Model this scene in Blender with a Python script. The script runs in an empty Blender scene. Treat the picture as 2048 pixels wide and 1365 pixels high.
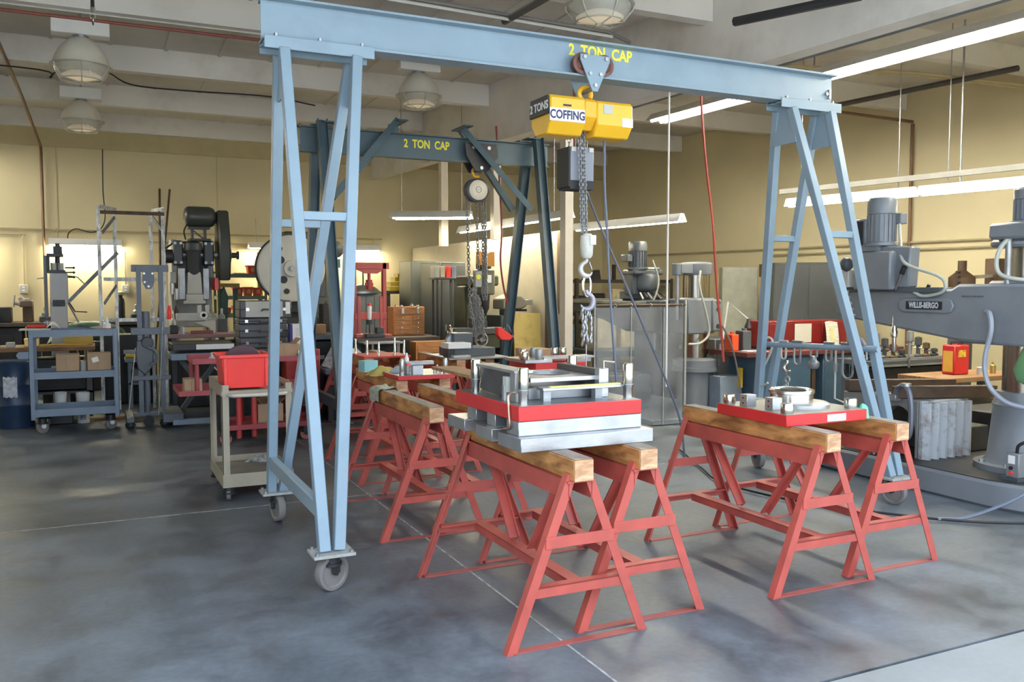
import bpy, bmesh, math, random
from mathutils import Vector as V, Matrix, Euler
PI = math.pi
random.seed(7)
SC = bpy.context.scene
COL = SC.collection
# ---------------------------------------------------------------- camera
cam = bpy.data.cameras.new('camera'); camo = bpy.data.objects.new('camera', cam); COL.objects.link(camo)
camo.location = (0, 0, 1.6)
camo.rotation_euler = (math.radians(90-3.523), 0, math.radians(-25.49))
cam.sensor_width = 36; cam.lens = 30.69; cam.clip_end = 200
SC.camera = camo
# ---------------------------------------------------------------- sky, daylight, exposure
w = bpy.data.worlds.new('sky'); SC.world = w; w.use_nodes = True
nt = w.node_tree; bg = nt.nodes['Background']
bg.inputs['Color'].default_value = (0.72, 0.85, 1.0, 1); bg.inputs['Strength'].default_value = 3.4
SC.view_settings.view_transform = 'Standard'; SC.view_settings.look = 'None'
SC.view_settings.gamma = 1; SC.view_settings.use_curve_mapping = False
SC.view_settings.exposure = 0.25
sun = bpy.data.lights.new('sun', 'SUN'); sun.energy = 42; sun.angle = math.radians(0.6); sun.color = (1.0, 0.95, 0.86)
suno = bpy.data.objects.new('sun', sun); COL.objects.link(suno); suno.rotation_euler = (math.radians(-40), 0, math.radians(8))   # from behind the building: the apron by the door is in its shade
def area(name, loc, rot, sx, sy, power, col=(1, 1, 1), portal=False):
    l = bpy.data.lights.new(name, 'AREA'); l.shape = 'RECTANGLE'; l.size = sx; l.size_y = sy; l.energy = power; l.color = col
    o = bpy.data.objects.new(name, l); COL.objects.link(o); o.location = loc; o.rotation_euler = rot
    if portal: l.cycles.is_portal = True
    return o
area('door_portal', (2.0, 2.62, 1.9), (math.radians(90), 0, 0), 8.6, 3.8, 1, portal=True)   # daylight sampling in the roll-up door opening

# ---------------------------------------------------------------- materials
def sr(r, g, b):
    f = lambda c: ((c/255+0.055)/1.055)**2.4 if c > 10 else c/255/12.92
    return (f(r), f(g), f(b))
MATS = {}
def mat(name, col, rough=0.5, metal=0.0, var=0.12, scale=6.0, bump=0.0, bscale=60, spec=0.5, stretch=None, alpha=1.0, dirt=None, dscale=2.5, damt=0.5):
    if name in MATS: return MATS[name]
    m = bpy.data.materials.new(name); m.use_nodes = True; t = m.node_tree; N = t.nodes; L = t.links
    b = N['Principled BSDF']; b.inputs['Roughness'].default_value = rough; b.inputs['Metallic'].default_value = metal
    b.inputs['Specular IOR Level'].default_value = spec
    tc = N.new('ShaderNodeTexCoord'); mp = N.new('ShaderNodeMapping'); L.new(tc.outputs['Object'], mp.inputs['Vector'])
    if stretch: mp.inputs['Scale'].default_value = stretch
    n = N.new('ShaderNodeTexNoise'); n.inputs['Scale'].default_value = scale; n.inputs['Detail'].default_value = 5
    L.new(mp.outputs['Vector'], n.inputs['Vector'])
    cr = N.new('ShaderNodeValToRGB'); cr.color_ramp.elements[0].position = 0.3; cr.color_ramp.elements[1].position = 0.7
    cr.color_ramp.elements[0].color = (*[c*(1-var) for c in col], 1); cr.color_ramp.elements[1].color = (*[min(1, c*(1+var)) for c in col], 1)
    L.new(n.outputs['Fac'], cr.inputs['Fac']); out = cr.outputs['Color']
    if dirt:
        n2 = N.new('ShaderNodeTexNoise'); n2.inputs['Scale'].default_value = dscale; n2.inputs['Detail'].default_value = 8; n2.inputs['Roughness'].default_value = 0.65
        L.new(tc.outputs['Object'], n2.inputs['Vector'])
        r2 = N.new('ShaderNodeValToRGB'); r2.color_ramp.elements[0].position = 0.5; r2.color_ramp.elements[1].position = 0.72
        r2.color_ramp.elements[0].color = (0, 0, 0, 1); r2.color_ramp.elements[1].color = (damt, damt, damt, 1)
        L.new(n2.outputs['Fac'], r2.inputs['Fac'])
        mx = N.new('ShaderNodeMixRGB'); L.new(r2.outputs['Color'], mx.inputs['Fac']); L.new(out, mx.inputs['Color1']); mx.inputs['Color2'].default_value = (*dirt, 1)
        out = mx.outputs['Color']
    L.new(out, b.inputs['Base Color'])
    if bump:
        n3 = N.new('ShaderNodeTexNoise'); n3.inputs['Scale'].default_value = bscale; n3.inputs['Detail'].default_value = 3
        L.new(mp.outputs['Vector'], n3.inputs['Vector'])
        bp = N.new('ShaderNodeBump'); bp.inputs['Strength'].default_value = bump; bp.inputs['Distance'].default_value = 0.01
        L.new(n3.outputs['Fac'], bp.inputs['Height']); L.new(bp.outputs['Normal'], b.inputs['Normal'])
    if alpha < 1: b.inputs['Alpha'].default_value = alpha
    MATS[name] = m; return m
def emis(name, col, s):
    m = bpy.data.materials.new(name); m.use_nodes = True; N = m.node_tree.nodes; b = N['Principled BSDF']
    b.inputs['Base Color'].default_value = (0.9, 0.9, 0.9, 1)
    b.inputs['Emission Color'].default_value = (*col, 1); b.inputs['Emission Strength'].default_value = s
    MATS[name] = m; return m
def wood_mat(name, c1, c2, ring=9.0, stretch=(1, 12, 1), rough=0.65):
    m = bpy.data.materials.new(name); m.use_nodes = True; t = m.node_tree; N = t.nodes; L = t.links; b = N['Principled BSDF']
    b.inputs['Roughness'].default_value = rough
    tc = N.new('ShaderNodeTexCoord'); mp = N.new('ShaderNodeMapping'); L.new(tc.outputs['Object'], mp.inputs['Vector']); mp.inputs['Scale'].default_value = stretch
    n = N.new('ShaderNodeTexNoise'); n.inputs['Scale'].default_value = ring; n.inputs['Detail'].default_value = 6; n.inputs['Distortion'].default_value = 0.6
    L.new(mp.outputs['Vector'], n.inputs['Vector'])
    cr = N.new('ShaderNodeValToRGB'); cr.color_ramp.elements[0].position = 0.32; cr.color_ramp.elements[1].position = 0.66
    cr.color_ramp.elements[0].color = (*c1, 1); cr.color_ramp.elements[1].color = (*c2, 1)
    L.new(n.outputs['Fac'], cr.inputs['Fac']); L.new(cr.outputs['Color'], b.inputs['Base Color'])
    bp = N.new('ShaderNodeBump'); bp.inputs['Strength'].default_value = 0.25; bp.inputs['Distance'].default_value = 0.01
    L.new(n.outputs['Fac'], bp.inputs['Height']); L.new(bp.outputs['Normal'], b.inputs['Normal'])
    MATS[name] = m; return m
# sealed concrete with stains, scuffs and a worn sheen
def concrete(name, base, lo=0.75, hi=1.3, rough=(0.28, 0.6), big=0.35):
    m = bpy.data.materials.new(name); m.use_nodes = True; t = m.node_tree; N = t.nodes; L = t.links; b = N['Principled BSDF']
    tc = N.new('ShaderNodeTexCoord')
    def noise(s, d, dist=0.0):
        n = N.new('ShaderNodeTexNoise'); n.inputs['Scale'].default_value = s; n.inputs['Detail'].default_value = d; n.inputs['Roughness'].default_value = 0.62
        n.inputs['Distortion'].default_value = dist; L.new(tc.outputs['Object'], n.inputs['Vector']); return n
    a = noise(big, 9, 0.4); c = noise(2.2, 10, 0.3); d = noise(26, 4)
    def math_(op, x, y):
        q = N.new('ShaderNodeMath'); q.operation = op
        for i, z in enumerate((x, y)):
            if isinstance(z, (int, float)): q.inputs[i].default_value = z
            else: L.new(z, q.inputs[i])
        return q.outputs[0]
    f = math_('ADD', math_('MULTIPLY', a.outputs['Fac'], 0.5), math_('ADD', math_('MULTIPLY', c.outputs['Fac'], 0.38), math_('MULTIPLY', d.outputs['Fac'], 0.12)))
    cr = N.new('ShaderNodeValToRGB'); e = cr.color_ramp.elements
    e[0].position = 0.40; e[1].position = 0.61; e[0].color = (*[x*lo for x in base], 1); e[1].color = (*[x*hi for x in base], 1)
    L.new(f, cr.inputs['Fac'])
    s = noise(1.7, 12, 1.2); r2 = N.new('ShaderNodeValToRGB'); r2.color_ramp.elements[0].position = 0.62; r2.color_ramp.elements[1].position = 0.74
    r2.color_ramp.elements[1].color = (0.5, 0.5, 0.5, 1); L.new(s.outputs['Fac'], r2.inputs['Fac'])
    mx = N.new('ShaderNodeMixRGB'); L.new(r2.outputs['Color'], mx.inputs['Fac']); L.new(cr.outputs['Color'], mx.inputs['Color1']); mx.inputs['Color2'].default_value = (*[x*0.45 for x in base], 1)
    sp = noise(5.5, 8, 0.2); r3 = N.new('ShaderNodeValToRGB'); r3.color_ramp.elements[0].position = 0.72; r3.color_ramp.elements[1].position = 0.76
    r3.color_ramp.elements[1].color = (0.55, 0.55, 0.55, 1); L.new(sp.outputs['Fac'], r3.inputs['Fac'])
    m2 = N.new('ShaderNodeMixRGB'); L.new(r3.outputs['Color'], m2.inputs['Fac']); L.new(mx.outputs['Color'], m2.inputs['Color1']); m2.inputs['Color2'].default_value = (*[min(1, x*2.1) for x in base], 1)
    L.new(m2.outputs['Color'], b.inputs['Base Color'])
    rr = N.new('ShaderNodeMapRange'); L.new(c.outputs['Fac'], rr.inputs['Value']); rr.inputs['From Min'].default_value = 0.3; rr.inputs['From Max'].default_value = 0.7
    rr.inputs['To Min'].default_value = rough[0]; rr.inputs['To Max'].default_value = rough[1]; L.new(rr.outputs['Result'], b.inputs['Roughness'])
    bp = N.new('ShaderNodeBump'); bp.inputs['Strength'].default_value = 0.08; bp.inputs['Distance'].default_value = 0.01
    L.new(d.outputs['Fac'], bp.inputs['Height']); L.new(bp.outputs['Normal'], b.inputs['Normal'])
    MATS[name] = m; return m

# ---------------------------------------------------------------- mesh builder
def frame(d, up=(0, 0, 1)):
    d = V(d).normalized(); u = V(up)
    if abs(d.dot(u)) > 0.98: u = V((0, 1, 0)) if abs(d.y) < 0.9 else V((1, 0, 0))
    s = d.cross(u).normalized(); u = s.cross(d).normalized()
    return d, s, u
class MB:
    def __init__(s): s.v = []; s.f = []
    def add(s, vs, fs):
        n = len(s.v); s.v += [V(x) for x in vs]; s.f += [tuple(i+n for i in f) for f in fs]; return s
    def box(s, x0, y0, z0, x1, y1, z1):
        if x0 > x1: x0, x1 = x1, x0
        if y0 > y1: y0, y1 = y1, y0
        if z0 > z1: z0, z1 = z1, z0
        return s.add([(x0,y0,z0),(x1,y0,z0),(x1,y1,z0),(x0,y1,z0),(x0,y0,z1),(x1,y0,z1),(x1,y1,z1),(x0,y1,z1)],
                     [(3,2,1,0),(4,5,6,7),(0,1,5,4),(1,2,6,5),(2,3,7,6),(3,0,4,7)])
    def cbox(s, c, sz, rot=None):
        M = Matrix.Identity(3) if rot is None else Euler(rot).to_matrix()
        h = [a/2 for a in sz]; c = V(c)
        vs = [c+M@V((a*h[0], b*h[1], d*h[2])) for d in (-1, 1) for a, b in ((-1,-1),(1,-1),(1,1),(-1,1))]
        return s.add(vs, [(3,2,1,0),(4,5,6,7),(0,1,5,4),(1,2,6,5),(2,3,7,6),(3,0,4,7)])
    def sweep(s, prof, p0, p1, up=(0, 0, 1)):
        d, sd, u = frame(V(p1)-V(p0), up); n = len(prof)
        vs = [V(p)+sd*a+u*b for p in (p0, p1) for a, b in prof]
        fs = [(i, (i+1) % n, n+(i+1) % n, n+i) for i in range(n)]
        return s.add(vs, fs+[tuple(range(n-1, -1, -1)), tuple(range(n, 2*n))])
    def bar(s, p0, p1, w, h=None, up=(0, 0, 1)):
        h = h or w; a = w/2; b = h/2
        return s.sweep([(-a,-b),(a,-b),(a,b),(-a,b)], p0, p1, up)
    def angle(s, p0, p1, w, h, t, up=(0, 0, 1), flip=1):
        p = [(0,0),(w*flip,0),(w*flip,t),(t*flip,t),(t*flip,h),(0,h)]
        return s.sweep(p if flip > 0 else p[::-1], p0, p1, up)
    def ibeam(s, p0, p1, w, h, tf, tw, up=(0, 0, 1)):
        a = w/2; b = h/2; c = tw/2
        return s.sweep([(-a,-b),(a,-b),(a,-b+tf),(c,-b+tf),(c,b-tf),(a,b-tf),(a,b),(-a,b),(-a,b-tf),(-c,b-tf),(-c,-b+tf),(-a,-b+tf)], p0, p1, up)
    def chan(s, p0, p1, w, h, t, up=(0, 0, 1)):
        a = w/2
        return s.sweep([(-a,0),(a,0),(a,h),(a-t,h),(a-t,t),(-a+t,t),(-a+t,h),(-a,h)], p0, p1, up)
    def cyl(s, p0, p1, r, r1=None, n=16):
        r1 = r if r1 is None else r1
        d, sd, u = frame(V(p1)-V(p0))
        vs = [V(p)+sd*(q*math.cos(2*PI*i/n))+u*(q*math.sin(2*PI*i/n)) for p, q in ((p0, r), (p1, r1)) for i in range(n)]
        fs = [(i, (i+1) % n, n+(i+1) % n, n+i) for i in range(n)]
        return s.add(vs, fs+[tuple(range(n-1, -1, -1)), tuple(range(n, 2*n))])
    def tube(s, pts, r, n=8, closed=False):
        pts = [V(p) for p in pts]; m = len(pts); ds = []
        for i in range(m):
            a = pts[(i-1) % m] if closed or i else pts[0]; b = pts[(i+1) % m] if closed or i < m-1 else pts[-1]
            ds.append((b-a).normalized())
        d, sd, u = frame(ds[0]); vs = []
        for i in range(m):
            sd = (sd-ds[i]*sd.dot(ds[i])).normalized(); u = sd.cross(ds[i])
            rr = r[i] if isinstance(r, (list, tuple)) else r
            vs += [pts[i]+sd*(rr*math.cos(2*PI*k/n))+u*(rr*math.sin(2*PI*k/n)) for k in range(n)]
        fs = []
        for i in range(m if closed else m-1):
            j = (i+1) % m
            fs += [(i*n+k, j*n+k, j*n+(k+1) % n, i*n+(k+1) % n) for k in range(n)]
        if not closed: fs += [tuple(range(n)), tuple(range((m-1)*n+n-1, (m-1)*n-1, -1))]
        return s.add(vs, fs)
    def lathe(s, c, prof, n=24, axis=(0, 0, 1)):
        c = V(c); a = V(axis).normalized(); d, sd, u = frame(a)
        vs = []; 
        for r, z in prof: vs += [c+a*z+sd*(r*math.cos(2*PI*k/n))+u*(r*math.sin(2*PI*k/n)) for k in range(n)]
        fs = []
        for i in range(len(prof)-1): fs += [(i*n+k, i*n+(k+1) % n, (i+1)*n+(k+1) % n, (i+1)*n+k) for k in range(n)]
        if prof[0][0] > 1e-5: fs.append(tuple(range(n-1, -1, -1)))
        if prof[-1][0] > 1e-5: m = (len(prof)-1)*n; fs.append(tuple(range(m, m+n)))
        return s.add(vs, fs)
    def prism(s, poly, ax, a, b):
        f = {'x': lambda p, q: (q, p[0], p[1]), 'y': lambda p, q: (p[0], q, p[1]), 'z': lambda p, q: (p[0], p[1], q)}[ax]
        n = len(poly); vs = [f(p, a) for p in poly]+[f(p, b) for p in poly]
        return s.add(vs, [tuple(range(n-1, -1, -1)), tuple(range(n, 2*n))]+[(i, (i+1) % n, n+(i+1) % n, n+i) for i in range(n)])
    def ring(s, c, R, r, axis=(0, 0, 1), a0=0, a1=2*PI, n=20, m=8, sx=1.0, up=(0, 0, 1)):
        d, sd, u = frame(axis, up); c = V(c); full = abs(a1-a0) > 2*PI-1e-4; k = n if full else n+1
        return s.tube([c+sd*(R*sx*math.cos(a0+(a1-a0)*i/n))+u*(R*math.sin(a0+(a1-a0)*i/n)) for i in range(k)], r, m, full)
    def grid(s, fn, nu, nv):
        vs = [fn(i/nu, j/nv) for j in range(nv+1) for i in range(nu+1)]
        return s.add(vs, [(j*(nu+1)+i, j*(nu+1)+i+1, (j+1)*(nu+1)+i+1, (j+1)*(nu+1)+i) for j in range(nv) for i in range(nu)])
    def tray(s, x0, y0, z0, x1, y1, z1, t):
        s.box(x0,y0,z0,x1,y1,z0+t).box(x0,y0,z0+t,x1,y0+t,z1).box(x0,y1-t,z0+t,x1,y1,z1).box(x0,y0+t,z0+t,x0+t,y1-t,z1)
        return s.box(x1-t,y0+t,z0+t,x1,y1-t,z1)
MW = {}
def mesh_obj(mb, name, m, Minv=None, bevel=0, smooth=True, recalc=True):
    me = bpy.data.meshes.new(name)
    vs = [(Minv@v if Minv is not None else v) for v in mb.v]
    me.from_pydata([tuple(v) for v in vs], [], mb.f)
    bm = bmesh.new(); bm.from_mesh(me)
    if recalc: bmesh.ops.recalc_face_normals(bm, faces=bm.faces)
    bm.to_mesh(me); bm.free()
    if smooth:
        me.polygons.foreach_set('use_smooth', [True]*len(me.polygons)); me.set_sharp_from_angle(angle=math.radians(38))
    me.materials.append(m if not isinstance(m, str) else MATS[m])
    o = bpy.data.objects.new(name, me); COL.objects.link(o)
    if bevel:
        b = o.modifiers.new('bevel', 'BEVEL'); b.width = bevel; b.segments = 1; b.limit_method = 'ANGLE'; b.angle_limit = math.radians(50)
    return o
def thing(name, label, cat, loc=(0, 0, 0), rz=0.0, group=None, kind=None):
    o = bpy.data.objects.new(name, None); COL.objects.link(o); o.empty_display_size = 0.1
    o.location = loc; o.rotation_euler = (0, 0, rz); MW[o] = Matrix.Translation(V(loc))@Matrix.Rotation(rz, 4, 'Z')
    o['label'] = label; o['category'] = cat
    if group: o['group'] = group
    return o
def part(mb, name, m, parent, bevel=0, label=None, kind=None, smooth=True):
    M = MW[parent]; o = mesh_obj(mb, name, m, M.inverted(), bevel, smooth); o.parent = parent; MW[o] = M
    if label: o['label'] = label
    if kind: o['kind'] = kind
    return o
def solo(mb, name, m, label, cat, group=None, bevel=0, kind=None, smooth=True):
    xs = [v.x for v in mb.v]; ys = [v.y for v in mb.v]; zs = [v.z for v in mb.v]
    loc = V(((min(xs)+max(xs))/2, (min(ys)+max(ys))/2, min(zs))); M = Matrix.Translation(loc)
    o = mesh_obj(mb, name, m, M.inverted(), bevel, smooth); o.location = loc; MW[o] = M
    o['label'] = label; o['category'] = cat
    if group: o['group'] = group
    if kind: o['kind'] = kind
    return o
def struct(mb, name, m, parent=None, bevel=0, smooth=False):
    o = mesh_obj(mb, name, m, None, bevel, smooth)
    MW[o] = Matrix.Identity(4)
    if parent: o.parent = parent
    else: o['kind'] = 'structure'
    return o
def dup(root, loc=None, rz=None, label=None, group=None):
    def cp(o, par):
        c = o.copy(); COL.objects.link(c)
        if par: c.parent = par
        for ch in list(o.children): cp(ch, c)
        return c
    r = cp(root, None)
    if loc is not None: r.location = loc
    if rz is not None: r.rotation_euler = (0, 0, rz)
    MW[r] = Matrix.Translation(r.location)@Matrix.Rotation(r.rotation_euler.z, 4, 'Z')
    if label: r['label'] = label
    if group: r['group'] = group
    return r
def clone(o, offset, parent=None):                       # copy of a part, sharing its mesh
    c = o.copy(); COL.objects.link(c); c.parent = parent or o.parent; c.location = V(o.location)+V(offset); MW[c] = MW[o]; return c
def text(parent, name, body, m, loc, rot, size, off=0.0, ext=0.0008, sx=1.0, center=True):
    cu = bpy.data.curves.new(name, 'FONT'); cu.body = body; cu.size = size; cu.extrude = ext; cu.offset = off
    cu.resolution_u = 3
    if center: cu.align_x = 'CENTER'; cu.align_y = 'CENTER'
    to = bpy.data.objects.new(name, cu); COL.objects.link(to); bpy.context.view_layer.update()
    me = bpy.data.meshes.new_from_object(to.evaluated_get(bpy.context.evaluated_depsgraph_get()))
    bpy.data.objects.remove(to)
    M = MW[parent].inverted()@(Matrix.Translation(V(loc))@Euler(rot).to_matrix().to_4x4()@Matrix.Diagonal((sx, 1, 1, 1)))
    me.transform(M); me.materials.clear(); me.materials.append(MATS[m] if isinstance(m, str) else m)
    o = bpy.data.objects.new(name, me); COL.objects.link(o); o.parent = parent; MW[o] = MW[parent]; o['kind'] = 'stuff'; return o
def smoothpts(pts, n=6):                                  # Catmull-Rom
    P = [V(p) for p in pts]; P = [P[0]*2-P[1]]+P+[P[-1]*2-P[-2]]; out = []
    for i in range(1, len(P)-2):
        for k in range(n):
            t = k/n; a, b, c, d = P[i-1:i+3]
            out.append(0.5*((2*b)+(c-a)*t+(2*a-5*b+4*c-d)*t*t+(3*b-a-3*c+d)*t**3))
    return out+[P[-2]]
def chain(mb, p0, p1, L=0.034, r=0.0042, w=0.011):        # a run of interlocked oval links
    p0 = V(p0); p1 = V(p1); d = p1-p0; n = max(2, int(d.length/(L*0.72))); u = d.normalized()
    a = V((1, 0, 0)); a = (a-u*a.dot(u)).normalized(); b = u.cross(a)
    for i in range(n):
        c = p0+d*((i+0.5)/n); s = a if i % 2 else b
        mb.tube([c+s*(w*math.cos(t))+u*(L/2*math.sin(t)) for t in [2*PI*k/8 for k in range(8)]], r, 4, True)
    return mb
# ---------------------------------------------------------------- shared materials
BLUE = mat('light_blue_paint', (0.235, 0.325, 0.395), 0.38, var=0.06, scale=3, dirt=(0.12, 0.17, 0.22), damt=0.25)
DBLUE = mat('slate_blue_paint', (0.068, 0.115, 0.140), 0.42, var=0.08)
RED = mat('sawhorse_red_paint', (0.44, 0.078, 0.058), 0.5, var=0.13, scale=8, dirt=(0.16, 0.05, 0.05), damt=0.4)
REDTOP = mat('dusty_red_paint', (0.33, 0.078, 0.065), 0.6, var=0.15, scale=8)
DIERED = mat('die_red_enamel', (0.52, 0.02, 0.02), 0.42, var=0.08, scale=10, dirt=(0.25, 0.02, 0.02), damt=0.4)
TIMBER = wood_mat('worn_timber', (0.22, 0.08, 0.022), (0.63, 0.30, 0.095), 5, (2.2, 1.0, 4.0))
ENDG = wood_mat('timber_end_grain', (0.42, 0.22, 0.11), (0.66, 0.42, 0.24), 14, (1, 1, 3))
STEEL = mat('machined_steel', (0.44, 0.45, 0.46), 0.36, 0.85, var=0.12, scale=9, bump=0.05)
STEELD = mat('dull_steel', (0.33, 0.34, 0.35), 0.45, 0.75, var=0.2, scale=7)
CHROME = mat('bright_steel', (0.60, 0.58, 0.53), 0.2, 1.0, var=0.06)
DARK = mat('black_metal', (0.022, 0.023, 0.025), 0.45, var=0.2)
BLACK = mat('black_rubber', (0.012, 0.012, 0.013), 0.6, var=0.2)
CHARC = mat('charcoal_paint', (0.045, 0.05, 0.055), 0.45, var=0.12)
GREY = mat('machine_grey_paint', (0.185, 0.20, 0.22), 0.36, var=0.07, scale=4, dirt=(0.09, 0.10, 0.11), damt=0.3)
GREYD = mat('dark_machine_grey', (0.072, 0.082, 0.092), 0.36, var=0.1, scale=4)
GREYB = mat('blue_grey_paint', (0.17, 0.225, 0.30), 0.42, var=0.1)
PALE = mat('pale_grey_paint', (0.46, 0.46, 0.42), 0.45, var=0.08)
BEIGE = mat('beige_paint', (0.36, 0.315, 0.235), 0.42, var=0.07)
YEL = mat('hoist_yellow', (0.80, 0.45, 0.022), 0.34, var=0.05, scale=3)
LETY = mat('letter_yellow', (0.85, 0.78, 0.06), 0.6, var=0.05)
WHITE = mat('white_paint', (0.72, 0.72, 0.70), 0.5, var=0.05)
PAPER = mat('paper', (0.80, 0.80, 0.78), 0.8, var=0.04)
CARD = mat('cardboard', (0.40, 0.27, 0.165), 0.8, var=0.1)
PLRED = mat('red_plastic', (0.88, 0.058, 0.048), 0.32, var=0.05)
ORANGE = mat('orange_red_plastic', (0.74, 0.085, 0.02), 0.4, var=0.06)
WHEEL = mat('grey_wheel_rubber', (0.19, 0.175, 0.165), 0.6, var=0.12)
OLIVE = mat('olive_machine_paint', (0.05, 0.056, 0.028), 0.45, var=0.15)
DGREEN = mat('dark_green_paint', (0.018, 0.075, 0.045), 0.5, var=0.12)
SGREEN = mat('shelf_green_paint', (0.20, 0.235, 0.165), 0.5, var=0.1)
NAVY = mat('cabinet_blue_paint', (0.058, 0.105, 0.155), 0.4, var=0.1)
LOCK = mat('locker_grey_paint', (0.05, 0.055, 0.056), 0.45, var=0.08)
WOOD = wood_mat('oak_wood', (0.40, 0.155, 0.035), (0.62, 0.28, 0.085), 5, (1, 9, 9), 0.4)
BENCHW = wood_mat('bench_wood', (0.16, 0.085, 0.035), (0.34, 0.19, 0.085), 4, (1, 10, 1))
RUST = mat('rusty_brown_steel', (0.085, 0.052, 0.032), 0.6, 0.3, var=0.3, scale=9)
COND = mat('painted_conduit', (0.42, 0.36, 0.22), 0.5, var=0.08)
CPIPE = mat('rust_red_pipe', (0.20, 0.05, 0.032), 0.5, var=0.15)
WALLM = mat('cream_wall_paint', (0.62, 0.54, 0.335), 0.7, var=0.05, scale=1.2, bump=0.03, bscale=14)
CEILM = mat('white_ceiling_paint', (0.74, 0.72, 0.68), 0.7, var=0.10, scale=1.4, dirt=(0.42, 0.38, 0.32), dscale=1.1, damt=0.5, stretch=(0.3, 1, 1))
DECKM = mat('ceiling_deck_paint', (0.64, 0.62, 0.57), 0.75, var=0.10, scale=1.0, dirt=(0.36, 0.32, 0.27), dscale=0.8, damt=0.5)
GRAVE = concrete('shop_concrete', (0.100, 0.115, 0.134), 0.5, 1.75)
APRON = concrete('apron_concrete', (0.25, 0.26, 0.262), 0.85, 1.15, (0.75, 0.9))
TUBE = emis('fluorescent_tube', (1.0, 0.92, 0.68), 80)
TUBEH = emis('fluorescent_tube_high', (1.0, 0.95, 0.82), 110.0)
GLASSW = mat('lamp_glass', (0.62, 0.63, 0.58), 0.15, var=0.1, alpha=0.35)
INK = mat('black_ink', (0.015, 0.015, 0.02), 0.6, var=0.1)
NAVYINK = mat('navy_ink', (0.03, 0.028, 0.10), 0.6, var=0.1)

# ---------------------------------------------------------------- the room
floor = struct(MB().box(-9, 2.58, -0.15, 13, 17, 0), 'floor', GRAVE)
struct(MB().box(-25, -40, -0.2, 30, 2.568, -0.004), 'floor', APRON)
JOINT = mat('pale_joint_line', (0.30, 0.31, 0.32), 0.7, var=0.5, scale=14)
struct(MB().box(-9, 6.485, 0, 12, 6.497, 0.0012), 'joint', JOINT, floor)
struct(MB().box(1.862, 2.6, 0, 1.873, 16, 0.0012), 'joint', JOINT, floor)
wb = struct(MB().box(-9, 16, 0, 10.2, 16.2, 4.9), 'wall_back', WALLM)
TOPB = mat('wall_top_band_paint', (0.49, 0.415, 0.235), 0.7, var=0.05)
struct(MB().box(-9, 15.95, 3.86, 10, 16.0, 4.14), 'ledger', TOPB, wb)
for x in (-3.0, -0.52, 1.95, 4.42, 6.9): struct(MB().box(x, 15.992, 0, x+0.012, 16.0, 3.86), 'panel_joint', TOPB, wb)
# right wall runs a few degrees off square
def rwx(y): return 9.75+(16-y)*0.12
struct(MB().prism([(rwx(17), 17), (rwx(2.3), 2.3), (rwx(2.3)+0.2, 2.3), (rwx(17)+0.2, 17)], 'z', 0, 4.9), 'wall_right', WALLM)
struct(MB().box(-9.2, 2.3, 0, -9, 16.2, 4.9), 'wall_left', WALLM)
struct(MB().box(-9, 2.42, 0, -2.6, 2.58, 4.9).box(6.6, 2.42, 0, 12, 2.58, 4.9).box(-2.6, 2.42, 3.9, 6.6, 2.58, 4.9), 'wall_front', WALLM)
ceil = struct(MB().box(-9, 2.42, 4.43, 13, 16.2, 4.6), 'ceiling', DECKM)
# purlins, sub-purlins and the big girder
PY = [4.7, 6.94, 9.10, 11.43, 13.68, 15.9]
def gx(y): return 5.72-(y-4.2)*0.078
for y in PY: struct(MB().box(-9, y-0.07, 4.14, gx(y)-0.1, y+0.07, 4.43), 'purlin', CEILM, ceil)
for y in PY: struct(MB().box(gx(y)+0.1, y-0.07, 4.14, rwx(y), y+0.07, 4.43), 'purlin', CEILM, ceil)
sp = None
for i in range(len(PY)-1):
    for k in range(11):
        x = -1.6+k*0.61
        struct(MB().box(x-0.02, PY[i]+0.07, 4.415, x+0.02, PY[i+1]-0.07, 4.43), 'subpurlin', DECKM, ceil)
struct(MB().prism([(gx(2.6)-0.1, 2.6), (gx(2.6)+0.1, 2.6), (gx(16)+0.1, 16), (gx(16)-0.1, 16)], 'z', 3.62, 4.43), 'girder', CEILM, ceil)
def tagged(o, kind='structure'): o['kind'] = kind; return o
# posts under the girder and the low partition
POSTM = mat('white_post_paint', (0.66, 0.60, 0.50), 0.6, var=0.05)
struct(MB().box(5.22, 9.43, 0, 5.33, 9.57, 3.62), 'trim_1', POSTM)
struct(MB().box(4.99, 11.05, 2.26, 5.10, 11.17, 3.62), 'trim_2', POSTM)
struct(MB().box(4.87, 12.75, 2.24, 4.98, 12.87, 3.62), 'trim_3', POSTM)
PARTM = mat('partition_paint', (0.56, 0.50, 0.38), 0.7, var=0.05)
pw = struct(MB().box(5.50, 10.02, 0, 5.62, 15.95, 2.34), 'wall_partition', PARTM)
SLOT = mat('brown_door_trim', (0.13, 0.075, 0.04), 0.6, var=0.15)
for y0, z0 in ((10.38, 0.2), (10.04, 1.25)): struct(MB().box(5.48, y0, z0, 5.50, y0+0.08, 2.32), 'upright_strip', SLOT, pw)

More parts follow.
